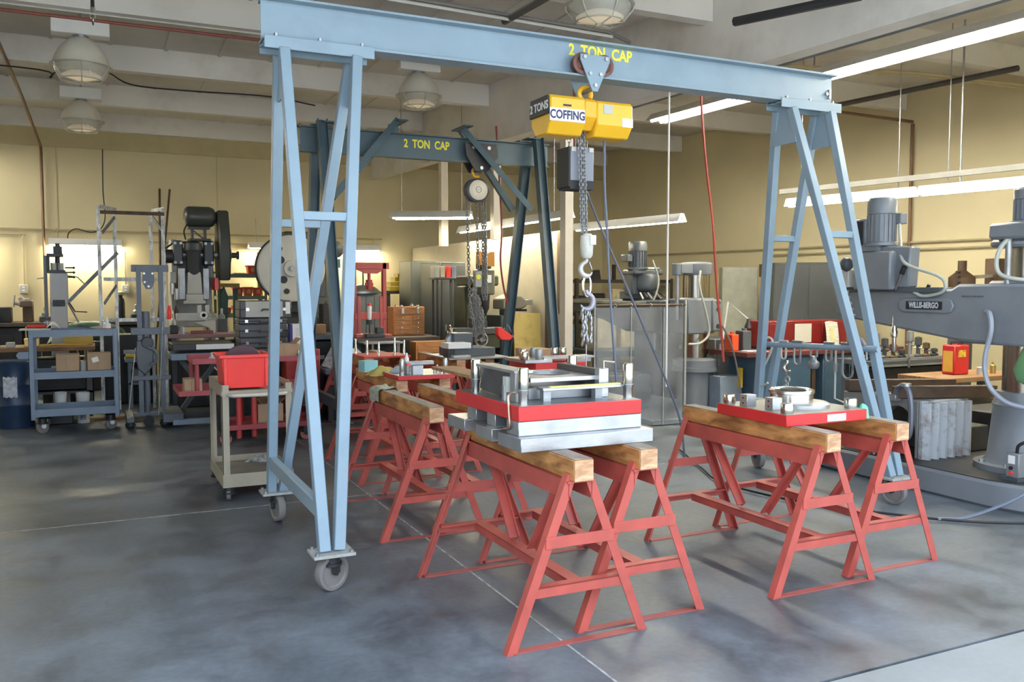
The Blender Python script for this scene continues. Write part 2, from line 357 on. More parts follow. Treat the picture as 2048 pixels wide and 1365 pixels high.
# ---------------------------------------------------------------- high-bay lamps
emis('amber_lens', (1.0, 0.74, 0.34), 0.28)
def highbay(x, y, z, label):
    t = thing('high_bay_lamp', label, 'ceiling lamp', (x, y, z-0.27), 0, 'caged high bay lamps')
    z += 0.07
    part(MB().cbox((x, y, z+0.27), (0.50, 0.16, 0.15)), 'ballast_box', WHITE, t, 0.006)
    part(MB().cyl((x, y, z+0.16), (x, y, z+0.20), 0.07, n=12), 'collar', STEELD, t)
    part(MB().cyl((x, y, z+0.34), (x, y, 4.42), 0.012, n=6), 'stem', STEELD, t)
    part(MB().lathe((x, y, z), [(0.05, 0.178), (0.09, 0.165), (0.155, 0.115), (0.205, 0.05), (0.238, -0.02), (0.252, -0.075), (0.262, -0.09), (0.24, -0.09), (0.20, 0.01), (0.15, 0.085), (0.05, 0.14)], 28), 'dome', mat('lamp_dome_paint', (0.70, 0.67, 0.58), 0.35, var=0.05), t)
    part(MB().lathe((x, y, z), [(0.252, -0.092), (0.245, -0.12), (0.20, -0.215), (0.193, -0.22), (0.24, -0.12), (0.245, -0.092)], 28), 'glass_shade', GLASSW, t)
    part(MB().lathe((x, y, z), [(0.0, -0.205), (0.13, -0.20), (0.188, -0.185), (0.13, -0.15), (0.0, -0.14)], 20), 'lens', MATS['amber_lens'], t)
    g = MB().ring((x, y, z-0.09), 0.270, 0.007, n=28, m=5).ring((x, y, z-0.22), 0.185, 0.006, n=24, m=5).ring((x, y, z-0.235), 0.03, 0.006, n=10, m=5)
    for k in range(6):
        a = PI/6+k*PI/3; c, s = math.cos(a), math.sin(a)
        g.tube([(x+0.27*c, y+0.27*s, z-0.09), (x+0.26*c, y+0.26*s, z-0.13), (x+0.185*c, y+0.185*s, z-0.22), (x+0.03*c, y+0.03*s, z-0.235)], 0.0055, 5)
    part(g, 'wire_cage', PALE, t)
    return t
h0 = highbay(-0.06, 9.4, 3.72, 'large caged high bay lamp at upper left under a white ballast box')
highbay(-0.1, 12.95, 3.80, 'smaller-looking caged high bay lamp below and behind the upper left one')
highbay(3.54, 10.0, 3.89, 'caged high bay lamp above the rear slate blue gantry beam')
highbay(3.62, 6.0, 3.82, 'caged high bay lamp at the top edge above the front blue beam')

# ---------------------------------------------------------------- fluorescent fixtures
def fluor(p0, p1, label, hw=0.14, tubes=2, stems=True, mt=TUBE, group='fluorescent strip lights', top=None, segs=1):
    p0 = V(p0); p1 = V(p1); c = (p0+p1)/2; d = (p1-p0).normalized(); s = V((-d.y, d.x, 0)).normalized()
    t = thing('fluorescent_light', label, 'ceiling light', (c.x, c.y, p0.z), 0, group)
    prof = [(-hw, 0.0), (-hw*0.35, 0.055), (hw*0.35, 0.055), (hw, 0.0), (hw, 0.006), (hw*0.38, 0.105), (-hw*0.38, 0.105), (-hw, 0.006)]
    part(MB().sweep(prof, p0, p1), 'housing', WHITE, t)
    for k in range(segs):
        a = p0+(p1-p0)*(k/segs); b = p0+(p1-p0)*((k+1)/segs)
        for q in range(tubes):
            o = s*((q-(tubes-1)/2)*hw*0.9)
            part(MB().cyl(a+d*0.03+o+V((0, 0, 0.012)), b-d*0.03+o+V((0, 0, 0.012)), 0.019, n=10), 'tube', mt, t)
            for e in (a+d*0.015, b-d*0.015): part(MB().cbox(e+o+V((0, 0, 0.035)), (0.02, 0.024, 0.04)), 'socket', PALE, t)
    if stems:
        for f in (0.12, 0.88):
            q = p0+(p1-p0)*f
            if top: part(MB().box(q.x-0.02, q.y, q.z+0.06, q.x+0.02, 16.0, q.z+0.10), 'wall_bracket', STEELD, t)
            part(MB().cyl(q+V((0, 0, 0.1)), (q.x, q.y, top or 4.43), 0.006, n=6), 'hanger_rod', STEELD, t)
    return t
fluor((-0.65, 15.82, 2.28), (0.42, 15.82, 2.28), 'short fluorescent light on the back wall at far left', 0.09, 2, True, top=2.55)
fluor((2.42, 15.7, 2.28), (3.5, 15.7, 2.28), 'short fluorescent light on the back wall behind the punch presses', 0.10, 2, True, top=2.8)
fluor((3.95, 12.35, 2.60), (4.95, 11.75, 2.60), 'short wide fluorescent light hung over the olive milling machine', 0.22, 2, True)
fluor((5.32, 13.1, 2.47), (5.36, 9.55, 2.47), 'long fluorescent light behind the white posts of the partition', 0.07, 1, True, segs=2)
fluor((6.34, 11.15, 2.42), (6.65, 9.0, 2.42), 'fluorescent light hung over the middle radial drill', 0.08, 1, True)
fluor((7.98, 8.60, 2.62), (8.31, 6.95, 2.62), 'low fluorescent light at the right, the end behind the blue gantry leg', 0.07, 1, True)
fluor((8.32, 6.9, 2.62), (8.80, 4.3, 2.62), 'low fluorescent light over the right-hand radial drill', 0.06, 1, True)
fluor((-2.6, 15.82, 2.28), (-1.53, 15.82, 2.28), 'short fluorescent light on the back wall beyond the left edge', 0.09, 2, True, top=2.55)  # added outside the view to carry the wall glow to the left edge
fluor((3.75, 15.82, 2.28), (4.82, 15.82, 2.28), 'short fluorescent light on the back wall behind the lockers', 0.09, 2, True, top=2.55)
for k, (x, y) in enumerate(((-2.9, 13.2), (-5.6, 12.0))):  # unseen ceiling fixtures, added to lift the ambient light on the back walls
    fluor((x, y, 3.80), (x, y+2.4, 3.80), ['high fluorescent light in the left bay nearest the back wall', 'high fluorescent light far left in the left bay'][k], 0.17, 2, True, TUBEH)
LS = thing('light_rail', 'grey steel rail running above the low fluorescent light at right', 'rail', (8.3, 7.0, 2.78))
part(MB().bar((7.96, 8.7, 2.82), (8.82, 4.2, 2.82), 0.05, 0.06), 'rail', mat('rail_grey', (0.25, 0.24, 0.21), 0.5), LS)
for f in (0.1, 0.5, 0.9): part(MB().cyl((7.96+0.86*f, 8.7-4.5*f, 2.73), (7.96+0.86*f, 8.7-4.5*f, 4.43), 0.01, n=6), 'clip', STEELD, LS)
fluor((6.88, 9.95, 3.82), (7.02, 7.35, 3.82), 'high fluorescent light showing under the blue beam by the white rod', 0.17, 2, False, TUBEH)
fluor((7.02, 7.25, 3.82), (7.16, 4.75, 3.82), 'largest fluorescent light, bright strip at upper right', 0.17, 2, False, TUBEH)
fluor((7.16, 4.70, 3.82), (7.28, 2.9, 3.82), 'high fluorescent light cut by the right edge of the picture', 0.17, 2, False, TUBEH)
# ---------------------------------------------------------------- front gantry
def caster(t, x, y, ang, r=0.098, wm=WHEEL, ztop=0.215, w=0.05, name='caster', fm=DARK):
    c, s = math.cos(ang), math.sin(ang); ax = V((-s, c, 0)); ctr = V((x, y, r))
    ct = part(MB().cyl((x-c*0.0, y, ztop-0.05), (x, y, ztop), 0.045, n=14).cyl((x, y, ztop-0.06), (x, y, ztop-0.045), 0.055, n=14), name, DARK, t)
    f = MB(); fo = V((c, s, 0))*0.035
    for q in (-1, 1):
        o = ax*(q*(w/2+0.012)); f.bar(ctr+o+fo*0, V((x, y, ztop-0.06))+o, 0.05, 0.007, up=ax)
    f.cyl(ctr-ax*(w/2+0.02), ctr+ax*(w/2+0.02), 0.012, n=8)
    part(f, 'fork', fm, ct)
    part(MB().lathe(ctr, [(0.02, -w*0.42), (r*0.72, -w*0.34), (r*0.8, -w/2), (r*0.97, -w*0.46), (r, -w*0.3), (r, w*0.3), (r*0.97, w*0.46), (r*0.8, w/2), (r*0.72, w*0.34), (0.02, w*0.42)], 28, ax), 'wheel', wm, ct)
    return ct
G1 = thing('gantry_crane', 'large light blue rolling gantry crane spanning the front sawhorses', 'gantry crane', (3.15, 5.25, 0))
bm_ = part(MB().ibeam((0.90, 5.25, 3.14), (5.30, 5.25, 3.14), 0.15, 0.245, 0.013, 0.010), 'beam', BLUE, G1)
text(bm_, 'lettering', '2  TON  CAP', LETY, (3.175, 5.243, 3.20), (PI/2, 0, 0), 0.105, 0.0035, sx=0.84)
part(MB().cyl((5.24, 5.225, 3.12), (5.24, 5.275, 3.12), 0.013, n=8).cbox((5.27, 5.25, 3.12), (0.02, 0.05, 0.07)), 'end_stop', STEEL, G1)
LEGW = 0.062
def vframe(sx, X0, bx, txa, txb, y0, y1, ang0, ang1):
    # one A-frame: near and far V of two square tubes, base rail, casters, top angles
    for y, yt, ang in ((y0, 5.17, ang0), (y1, 5.33, ang1)):
        sgn = -1 if y < 5.25 else 1
        part(MB().box(bx-0.11, y-0.085, 0.195, bx+0.11, y+0.085, 0.212), 'base_plate', mat('worn_blue_plate', (0.36, 0.37, 0.36), 0.5, var=0.15, scale=20, dirt=(0.30, 0.21, 0.11), dscale=14, damt=0.8), G1, 0.002)
        for bxk, byk in ((-0.09, -0.065), (0.09, -0.065), (-0.09, 0.065), (0.09, 0.065)):
            part(MB().cyl((bx+bxk, y+byk, 0.212), (bx+bxk, y+byk, 0.226), 0.011, n=6), 'bolt', STEEL, G1)
        caster(G1, bx, y, ang, 0.098, WHEEL, 0.197)
        for q, tx in ((-1, txa), (1, txb)):
            p0 = V((bx+q*0.038, y, 0.21)); p1 = V((tx, yt, 2.965))
            part(MB().bar(p0, p1, LEGW, LEGW, up=(0, 1, 0)), 'leg', BLUE, G1, 0.004)
        f = (2.0-0.21)/(2.965-0.21); yy = y+(yt-y)*f
        part(MB().bar((bx-0.038+(txa-bx+0.038)*f, yy, 2.0), (bx+0.038+(txb-bx-0.038)*f, yy, 2.0), 0.05, 0.05), 'cross_bar', BLUE, G1, 0.004)
        part(MB().box(txa-0.11, 5.25+sgn*0.077, 2.965, txb+0.11, 5.25+sgn*0.086, 3.036).box(txa-0.11, 5.25+sgn*0.012, 2.998, txb+0.11, 5.25+sgn*0.077, 3.008), 'top_angle', BLUE, G1, 0.002)
        for q in range(3):
            x = txa-0.04+q*(txb-txa+0.08)/2; part(MB().cyl((x, 5.25+sgn*0.058, 3.03), (x, 5.25+sgn*0.058, 3.056), 0.012, n=6), 'bolt', STEEL, G1)
    for tx in (txa, txb):
        part(MB().prism([(5.17, 2.965), (5.33, 2.965), (5.33+0.05, 2.70), (5.17-0.05, 2.70)], 'x', tx-0.006, tx+0.006), 'gusset', BLUE, G1)
    f = (0.42-0.21)/(2.965-0.21)
    part(MB().bar((bx-0.04*sx, y0+(5.17-y0)*f, 0.42), (bx-0.04*sx, y1+(5.33-y1)*f, 0.42), 0.05, 0.085), 'base_rail', BLUE, G1, 0.004)
vframe(1, 0, 1.09, 1.015, 1.44, 4.50, 6.02, math.radians(25), math.radians(100))
vframe(-1, 0, 5.28, 4.83, 5.22, 4.53, 5.99, math.radians(100), math.radians(75))
HB = part(MB().tube([(5.16, 5.80, 1.115), (5.19, 4.62, 1.145)], 0.024, 10), 'hanging_bar', BLUE, G1)

# trolley and electric chain hoist
T = thing('beam_trolley', 'blue triangular plate trolley with dark wheels on the front beam', 'trolley', (3.06, 5.25, 2.9))
for s in (-1, 1):
    y = 5.25+s*0.105
    part(MB().prism([(2.955, 3.155), (3.185, 3.155), (3.185, 3.12), (3.09, 2.915), (3.05, 2.915), (2.955, 3.12)], 'y', y-0.006, y+0.006), 'side_plate', BLUE, T, 0.002)
    for x in (2.985, 3.155):
        part(MB().lathe((x, 5.25+s*0.052, 3.098), [(0.02, -0.03*s), (0.058, -0.03*s), (0.058, 0.018*s), (0.073, 0.022*s), (0.073, 0.038*s), (0.05, 0.04*s), (0.04, 0.032*s), (0.02, 0.032*s)], 24, (0, 1, 0)), 'wheel', mat('trolley_wheel', (0.16, 0.075, 0.06), 0.55, 0.3, var=0.3, scale=20), T)
        part(MB().cyl((x, y, 3.135), (x, y+s*0.018, 3.135), 0.014, n=6), 'bolt', STEEL, T)
    for x, z in ((3.03, 3.03), (3.11, 3.03), (3.07, 2.955)):
        part(MB().cyl((x, y, z), (x, y+s*0.016, z), 0.013, n=6), 'bolt', STEEL, T)
part(MB().cyl((3.07, 5.14, 2.94), (3.07, 5.36, 2.94), 0.016, n=10), 'load_pin', STEELD, T)
Hh = thing('chain_hoist', 'yellow electric chain hoist hanging from the front blue beam', 'hoist', (3.05, 5.25, 2.6))
def oct_(y0, y1, z0, z1, c, d): return [(y0, z0+c), (y0, z1-d), (y0+0.02, z1), (y1-0.02, z1), (y1, z1-d), (y1, z0+c), (y1-c*0.8, z0), (y0+c*0.8, z0)]
hp = oct_(5.12, 5.40, 2.615, 2.865, 0.075, 0.02)
hb = part(MB().prism(hp, 'x', 2.72, 2.985), 'motor_housing', YEL, Hh, 0.008)
part(MB().prism(oct_(5.125, 5.395, 2.66, 2.86, 0.08, 0.02), 'x', 2.985, 3.075), 'gear_housing', mat('hoist_yellow_shade', (0.78, 0.42, 0.02), 0.4, var=0.05), Hh, 0.004)
part(MB().prism(oct_(5.12, 5.40, 2.62, 2.855, 0.075, 0.02), 'x', 3.075, 3.36), 'control_housing', YEL, Hh, 0.008)
ep = part(MB().prism([(5.125, 2.74), (5.14, 2.86), (5.38, 2.86), (5.395, 2.74)], 'x', 2.702, 2.72), 'end_plate', DARK, Hh, 0.003)
text(ep, 'lettering', '2 TONS', 'white_paint', (2.7005, 5.25, 2.795), (PI/2, 0, -PI/2), 0.075, 0.002)
# the name label lies on the lower bevel of the housing
aB = math.atan2(0.115, 0.092)
nl = part(MB().cbox((2.845, 5.115, 2.735), (0.265, 0.004, 0.085)), 'name_label', WHITE, Hh)
text(nl, 'lettering', 'COFFING', 'navy_ink', (2.845, 5.1125, 2.733), (PI/2, 0, 0), 0.078, 0.0022, sx=0.80)
part(MB().cbox((2.845, 5.118, 2.80), (0.06, 0.004, 0.012)), 'small_label', NAVYINK, Hh)
part(MB().cbox((3.16, 5.118, 2.80), (0.07, 0.004, 0.06)), 'rating_plate', PALE, Hh)
part(MB().cbox((3.315, 5.118, 2.72), (0.085, 0.004, 0.06)), 'warning_label', PAPER, Hh)
part(MB().ring((3.055, 5.25, 2.915), 0.046, 0.017, (0, 1, 0), -0.6, 4.2, 16, 8).cyl((3.055, 5.25, 2.86), (3.055, 5.25, 2.88), 0.03, n=12), 'top_hook', YEL, Hh)
cb = part(MB().prism([(5.275, 2.30), (5.275, 2.565), (5.435, 2.565), (5.435, 2.30)], 'x', 2.955, 3.145), 'chain_box', mat('chain_box_grey', (0.21, 0.225, 0.26), 0.5, var=0.05), Hh, 0.006)
part(MB().box(2.942, 5.27, 2.29, 2.955, 5.44, 2.56).box(2.955, 5.273, 2.275, 3.145, 5.437, 2.335), 'rubber_trim', BLACK, cb)
for x in (2.98, 3.12): part(MB().cbox((x, 5.27, 2.545), (0.035, 0.006, 0.03)), 'lug', PALE, cb)
part(chain(MB(), (2.96, 5.33, 2.53), (2.98, 5.30, 2.66), 0.03), 'box_chain', STEEL, Hh)
for dx in (-0.014, 0.018): part(chain(MB(), (3.045+dx, 5.235, 1.97), (3.02+dx, 5.235, 2.66), 0.034, 0.0048, 0.0115), 'load_chain', STEELD, Hh)
part(chain(MB(), (3.06, 5.27, 1.99), (3.04, 5.27, 2.66), 0.034, 0.0048, 0.0115), 'load_chain', STEEL, Hh)
hbk = part(MB().lathe((3.075, 5.25, 1.80), [(0.028, 0), (0.042, 0.02), (0.046, 0.075), (0.046, 0.15), (0.03, 0.17)], 18), 'hook_block', mat('hook_block_paint', (0.58, 0.57, 0.50), 0.5, var=0.12, scale=30), Hh)
part(MB().cbox((3.095, 5.198, 1.925), (0.045, 0.006, 0.065)), 'label_plate', PAPER, hbk)
def hook(c, R, r, axis=(0, 1, 0), flip=1, stem=0.03):
    c = V(c); pts = [c+V((0, 0, R+stem)), c+V((0, 0, R+stem*0.4))]; rad = [r*0.7, r*0.9]
    for k in range(17):
        a = PI/2+flip*(0.15+k/16*4.15); pts.append(c+V((R*math.cos(a), 0, R*math.sin(a)))); rad.append(r*(0.9+0.35*math.sin(k/16*PI))*(1 if k < 13 else 1-(k-12)*0.17))
    return MB().tube(pts, rad, 10)
part(hook((3.075, 5.25, 1.725), 0.048, 0.0155), 'load_hook', mat('hook_paint', (0.50, 0.49, 0.46), 0.45, 0.3, var=0.15), Hh)
part(MB().bar((3.095, 5.25, 1.775), (3.115, 5.25, 1.725), 0.012, 0.005), 'safety_latch', STEEL, Hh)
S = thing('chain_sling', 'steel chain sling with large lower hook hanging from the yellow hoist', 'sling', (3.075, 5.25, 1.2))
def oval(c, L, wd, r, u=(0, 0, 1), s=(1, 0, 0)):
    c = V(c); u = V(u).normalized(); s = V(s).normalized()
    return MB().tube([c+s*(wd*math.cos(t))+u*(L*(math.sin(t))) for t in [2*PI*k/16 for k in range(16)]], r, 7, True)
part(oval((3.078, 5.25, 1.61), 0.075, 0.03, 0.010), 'master_link', CHROME, S)
part(hook((3.075, 5.245, 1.50), 0.052, 0.0165, flip=-1), 'sling_hook', mat('grey_hook_paint', (0.34, 0.33, 0.38), 0.4, 0.4, var=0.1), S)
rr = random.Random(3); LINK = None
for k in range(34):
    z = 1.44-0.0068*k; x = 3.075+(-0.03, 0.0, 0.03)[k % 3]+rr.uniform(-0.008, 0.008); y = 5.245+rr.uniform(-0.012, 0.012); a = rr.uniform(0, PI)
    if k < 3:
        LINK = part(oval((x, y, z), 0.024, 0.015, 0.0058, (0.1, 0, 1), (math.cos(a), math.sin(a), 0)), 'chain_link', STEELD if k % 2 else STEEL, S); LK = LINK if k == 0 else LK
        if k == 0: L0 = (x, y, z)
    else:
        c = clone(LK, (x-L0[0], y-L0[1], z-L0[2]))
part(MB().cyl((3.075, 5.25, 0.92), (3.075, 5.25, 1.21), 0.004, n=6), 'tail_wire', STEEL, S)

# shackles, clamps and hooks on the bar of the right frame
def barpt(f): return V((5.16+0.03*f, 5.80-1.18*f, 1.115+0.03*f))
def ushape(p, wdt, dep, r):
    p = V(p); pts = [p+V((0, -wdt/2, 0.0)), p+V((0, -wdt/2, -dep+wdt/2))]
    pts += [p+V((0, -wdt/2*math.cos(a), -dep+wdt/2-wdt/2*math.sin(a))) for a in [k*PI/6 for k in range(1, 6)]]
    pts += [p+V((0, wdt/2, -dep+wdt/2)), p+V((0, wdt/2, 0))]
    return pts
for f, wd, dep, m, lab in ((0.19, 0.055, 0.13, PALE, 'pale steel shackle, leftmost on the blue bar of the right frame'), (0.32, 0.07, 0.17, STEELD, 'narrow steel shackle second along the blue hanging bar'),
                           (0.60, 0.06, 0.13, STEELD, 'small dull shackle near the middle of the blue hanging bar'), (0.76, 0.10, 0.25, STEELD, 'long deep shackle right of the middle of the hanging bar')):
    t = thing('shackle', lab, 'shackle', barpt(f)-V((0, 0, dep)), 0, 'shackles on the hanging bar')
    p = barpt(f)+V((0.0, 0, 0.012)); part(MB().tube(ushape(p, wd, dep, 0.01), 0.009, 8), 'bow', m, t)
    part(MB().cyl(p+V((0, -wd/2-0.02, 0.02)), p+V((0, wd/2+0.02, 0.02)), 0.010, n=8), 'pin', m, t)
p = barpt(0.04); solo(MB().tube(smoothpts([p+V((0.0, 0.09, -0.13)), p+V((0, 0.07, -0.04)), p+V((0, 0.03, 0.045)), p+V((0, -0.03, 0.05)), p+V((0, -0.05, 0.0)), p+V((0, -0.01, -0.10)), p+V((0, 0.07, -0.22)), p+V((0, 0.10, -0.30)), p+V((0, 0.07, -0.36)), p+V((0, 0.0, -0.33))]), 0.010, 8), 'lifting_hook', PALE, 'long pale S-shaped rod hook at the far end of the hanging bar', 'hook')
p = barpt(0.24)-V((0.01, 0, 0.13)); t = thing('hook_chain', 'bright steel hook with chain tail hanging from the first shackle', 'hook', p-V((0, 0, 0.45)))
part(hook(p-V((0, 0, 0.06)), 0.036, 0.014, flip=1), 'hook', CHROME, t)
part(MB().ring(p-V((0, 0, 0.155)), 0.024, 0.009, (1, 0, 0)), 'eye', STEEL, t)
part(chain(MB(), p-V((0, 0, 0.18)), p-V((0, 0, 0.42)), 0.045, 0.005, 0.014), 'chain', STEEL, t)
part(chain(MB(), p-V((0, -0.035, 0.21)), p-V((0, -0.035, 0.42)), 0.045, 0.005, 0.014), 'chain', STEELD, t)
for f, lab in ((0.47, 'dark swivel hoist ring at the middle of the hanging bar'), (0.88, 'round swivel hoist ring near the near end of the hanging bar')):
    p = barpt(f); t = thing('hoist_ring', lab, 'hoist ring', p-V((0, 0, 0.22)))
    part(MB().tube([p+V((0, -0.03, 0.02)), p+V((0, -0.035, -0.08)), p+V((0, 0.035, -0.08)), p+V((0, 0.03, 0.02))], 0.009, 8), 'bail', STEELD, t)
    part(MB().lathe(p-V((0, 0, 0.18)), [(0.0, 0), (0.03, 0.0), (0.045, 0.02), (0.045, 0.05), (0.025, 0.07), (0.02, 0.10), (0, 0.105)], 16), 'ring_body', STEEL if f > 0.6 else STEELD, t)
p = barpt(0.66); t = thing('drop_rod', 'thin steel rod with hooked foot hanging under the bar', 'rod', p-V((0, 0, 0.43)))
part(MB().tube([p, p-V((0, 0, 0.12)), p-V((0, 0, 0.40)), p-V((0, 0.09, 0.42))], 0.008, 6), 'rod', PALE, t)
part(MB().cyl(p-V((0, 0, 0.19)), p-V((0, 0, 0.12)), 0.014, n=8), 'sleeve', STEEL, t)
# blue strap lying over the bar
solo(MB().tube(smoothpts([barpt(0.83)+V((0, 0.08, 0.02)), barpt(0.83)+V((0, 0.04, 0.07)), barpt(0.83)+V((0, -0.03, 0.07)), barpt(0.83)+V((0, -0.08, 0.02))]), 0.018, 8), 'sling_strap', mat('grey_strap', (0.2, 0.17, 0.18), 0.8), 'grey webbing strap humped over the hanging bar', 'strap')
# ---------------------------------------------------------------- sawhorses
def make_sawhorse(label, Ln=1.17):
    t = thing('sawhorse', label, 'sawhorse', (0, 0, 0), 0, 'red steel sawhorses with timber tops')
    TW = 0.098; z0, z1 = 0.742, 0.840
    part(MB().box(-TW/2, -0.03, z0, TW/2, Ln+0.03, z1), 'timber', TIMBER, t, 0.006)
    part(MB().box(-TW/2+0.002, -0.034, z0+0.002, TW/2-0.002, -0.0295, z1-0.003), 'end_grain', ENDG, t)
    part(MB().box(-TW/2+0.003, -0.028, z1, TW/2-0.003, Ln+0.028, z1+0.0025), 'worn_top', mat('grimy_timber_top', (0.235, 0.205, 0.18), 0.7, var=0.35, scale=9, stretch=(3, 1, 1), dirt=(0.42, 0.26, 0.12), dscale=7, damt=0.6), t)
    part(MB().box(-0.062, 0.0, 0.735, 0.062, Ln, 0.741).box(-0.062, 0.0, 0.655, -0.056, Ln, 0.741).box(0.056, 0.0, 0.655, 0.062, Ln, 0.741), 'cradle', RED, t)
    for e in (0, 1):
        y = 0.0 if e == 0 else Ln; s = 1 if e == 0 else -1
        for q in (-1, 1):
            pf = V((q*0.362, y, 0.0)); pt = V((q*0.062, y, 0.775))
            d = (pt-pf).normalized(); n = V((d.z, 0, -d.x))*(-q)            # towards the inside
            vs = []
            a, th = 0.044, 0.005
            prof = [(0, 0), (a, 0), (a, th), (th, th), (th, a), (0, a)]
            for p in (pf, pt):
                for u, v in prof: 
                    P = p+n*u+V((0, s*v, 0)); 
                    if p is pf: P = P-d*((P.z-0.0)/d.z)
                    vs.append(P)
            part(MB().add(vs, [(5, 4, 3, 2, 1, 0), (6, 7, 8, 9, 10, 11)]+[(i, (i+1) % 6, 6+(i+1) % 6, 6+i) for i in range(6)]), 'leg', RED, t)
        hx = lambda z: 0.362-0.30*z/0.775
        part(MB().box(-hx(0.48)+0.005, y-s*0.004, 0.445, hx(0.48)-0.005, y+s*0.002 if s > 0 else y+0.004, 0.505) if False else MB().box(-hx(0.475)+0.004, min(y-s*0.006, y), 0.450, hx(0.475)-0.004, max(y-s*0.006, y), 0.502), 'strap', RED, t)
        part(MB().box(-hx(0.26)+0.02, y+s*0.008-0.003, 0.232, hx(0.26)-0.02, y+s*0.008+0.003, 0.278).box(-hx(0.275)+0.02, min(y+s*0.005, y+s*0.055), 0.272, hx(0.275)-0.02, max(y+s*0.005, y+s*0.055), 0.278), 'cross_rail', RED, t)
        part(MB().box(-0.33, min(y, y+s*0.045), 0.0005, 0.33, max(y, y+s*0.045), 0.005), 'floor_strap', REDTOP, t)
        part(MB().box(-0.070, min(y-s*0.012, y+s*0.05), 0.734, 0.070, max(y-s*0.012, y+s*0.05), 0.7415), 'end_plate', RED, t)
        ym = Ln/2-s*0.10; yt = y+s*0.16
        part(MB().bar((0, yt, 0.74), (0, ym, 0.300), 0.05, 0.008, up=(0, s, 0.3)).bar((0.023, yt, 0.74), (0.023, ym, 0.300), 0.006, 0.045, up=(0, s, 0.3)), 'brace', RED, t)
    part(MB().box(-0.033, 0.05, 0.272, 0.033, Ln-0.05, 0.279).box(-0.033, 0.05, 0.234, -0.026, Ln-0.05, 0.276), 'stretcher', RED, t)
    return t
SH = make_sawhorse('front left sawhorse in the foreground, nearest the camera, under the large steel die')
SH.location = (1.93, 3.34, 0)
for x, y, lab in ((2.335, 3.43, 'second foreground sawhorse, right half of the pair under the large steel die'),
                  (3.455, 3.38, 'left sawhorse of the pair at right under the red ring plate'),
                  (4.065, 3.47, 'rightmost sawhorse, its timber end beside the right gantry leg'),
                  (1.935, 5.20, 'empty sawhorse behind the large die with a rag on its far end'),
                  (2.32, 5.295, 'sawhorse running back behind the left corner of the large die'),
                  (2.245, 6.83, 'sawhorse carrying the left edge of the middle red plate with rags'),
                  (2.655, 6.925, 'sawhorse carrying the right edge of the middle red plate'),
                  (2.60, 8.98, 'far left sawhorse under the plate of upright pins'),
                  (3.02, 9.07, 'far sawhorse at the right side of the plate of upright pins'),
                  (3.50, 7.02, 'sawhorse left of the pair under the rear red die with round bushings'),
                  (4.0, 7.11, 'sawhorse right of the pair under the rear red die with round bushings'),
                  (3.43, 8.46, 'sawhorse under the left end of the dark slab below the hanging chains'),
                  (3.80, 8.55, 'sawhorse under the right end of the dark slab below the hanging chains')):
    dup(SH, (x, y, 0), 0, lab)

# ---------------------------------------------------------------- large die set on the front pair
ZT = 0.8425
D = thing('die_set', 'large steel die set with red plate and four guide posts on the front sawhorses', 'die set', (2.09, 3.95, ZT))
part(MB().box(1.735, 3.545, ZT, 2.46, 3.80, 0.907), 'base_plate', STEEL, D, 0.003)
part(MB().box(1.735, 3.87, ZT, 2.46, 4.07, 0.905), 'base_plate', STEEL, D, 0.003)
part(MB().box(1.735, 4.22, ZT, 2.46, 4.46, 0.905), 'base_plate', STEEL, D, 0.003)
part(MB().box(1.752, 3.605, 0.907, 2.43, 3.735, 0.977), 'riser', STEEL, D, 0.003)
part(MB().box(1.78, 3.93, 0.905, 2.40, 4.03, 0.977), 'riser', STEEL, D, 0.003)
part(MB().box(1.78, 4.17, 0.905, 2.40, 4.29, 0.977), 'riser', STEEL, D, 0.003)
part(MB().box(1.750, 3.60, 0.977, 2.428, 4.38, 1.047), 'red_plate', DIERED, D, 0.003)
part(MB().box(1.758, 3.608, 1.047, 2.42, 4.372, 1.0485), 'ground_face', mat('ground_steel_face', (0.24, 0.25, 0.26), 0.36, 0.8, var=0.15), D)
for x, y in ((1.815, 3.685), (2.405, 3.69), (1.812, 4.245), (2.41, 4.27)):
    p = part(MB().lathe((x, y, 1.0485), [(0.024, 0), (0.024, 0.045), (0.027, 0.05), (0.027, 0.165), (0.024, 0.17), (0.01, 0.172)], 20), 'guide_post', CHROME, D)
    part(MB().ring((x, y, 1.115), 0.027, 0.003, n=16, m=5), 'wire_band', STEELD, p)
part(MB().box(1.80, 3.74, 1.0485, 1.855, 3.80, 1.19), 'block', STEEL, D, 0.002)
part(MB().box(1.822, 3.80, 1.06, 1.85, 4.20, 1.185), 'side_rail', mat('dark_rail_steel', (0.10, 0.10, 0.105), 0.4, 0.6, var=0.2), D, 0.002)
part(MB().box(1.80, 3.75, 1.185, 1.90, 4.22, 1.20), 'top_strip', STEEL, D, 0.002)
part(MB().box(2.27, 3.745, 1.0485, 2.325, 3.79, 1.192), 'block', STEEL, D, 0.002)
part(MB().box(2.285, 3.79, 1.06, 2.325, 4.22, 1.185), 'side_rail', mat('dark_rail_steel', (0.10, 0.10, 0.105), 0.4, 0.6, var=0.2), D, 0.002)
part(MB().box(1.90, 3.80, 1.0485, 2.28, 4.20, 1.105), 'centre_block', STEELD, D, 0.002)
ring_ = MB(); 
vs = []; N_ = 32
for k in range(N_):
    a = 2*PI*k/N_; c, s = math.cos(a), math.sin(a); m = max(abs(c), abs(s))
    vs.append((2.09+0.185*c/m, 3.985+0.20*s/m)); 
inn = [(2.11+0.12*math.cos(2*PI*k/N_), 4.0+0.12*math.sin(2*PI*k/N_)) for k in range(N_)]
for z in (1.135, 1.155): ring_.v += [V((x, y, z)) for x, y in vs]+[V((x, y, z)) for x, y in inn]
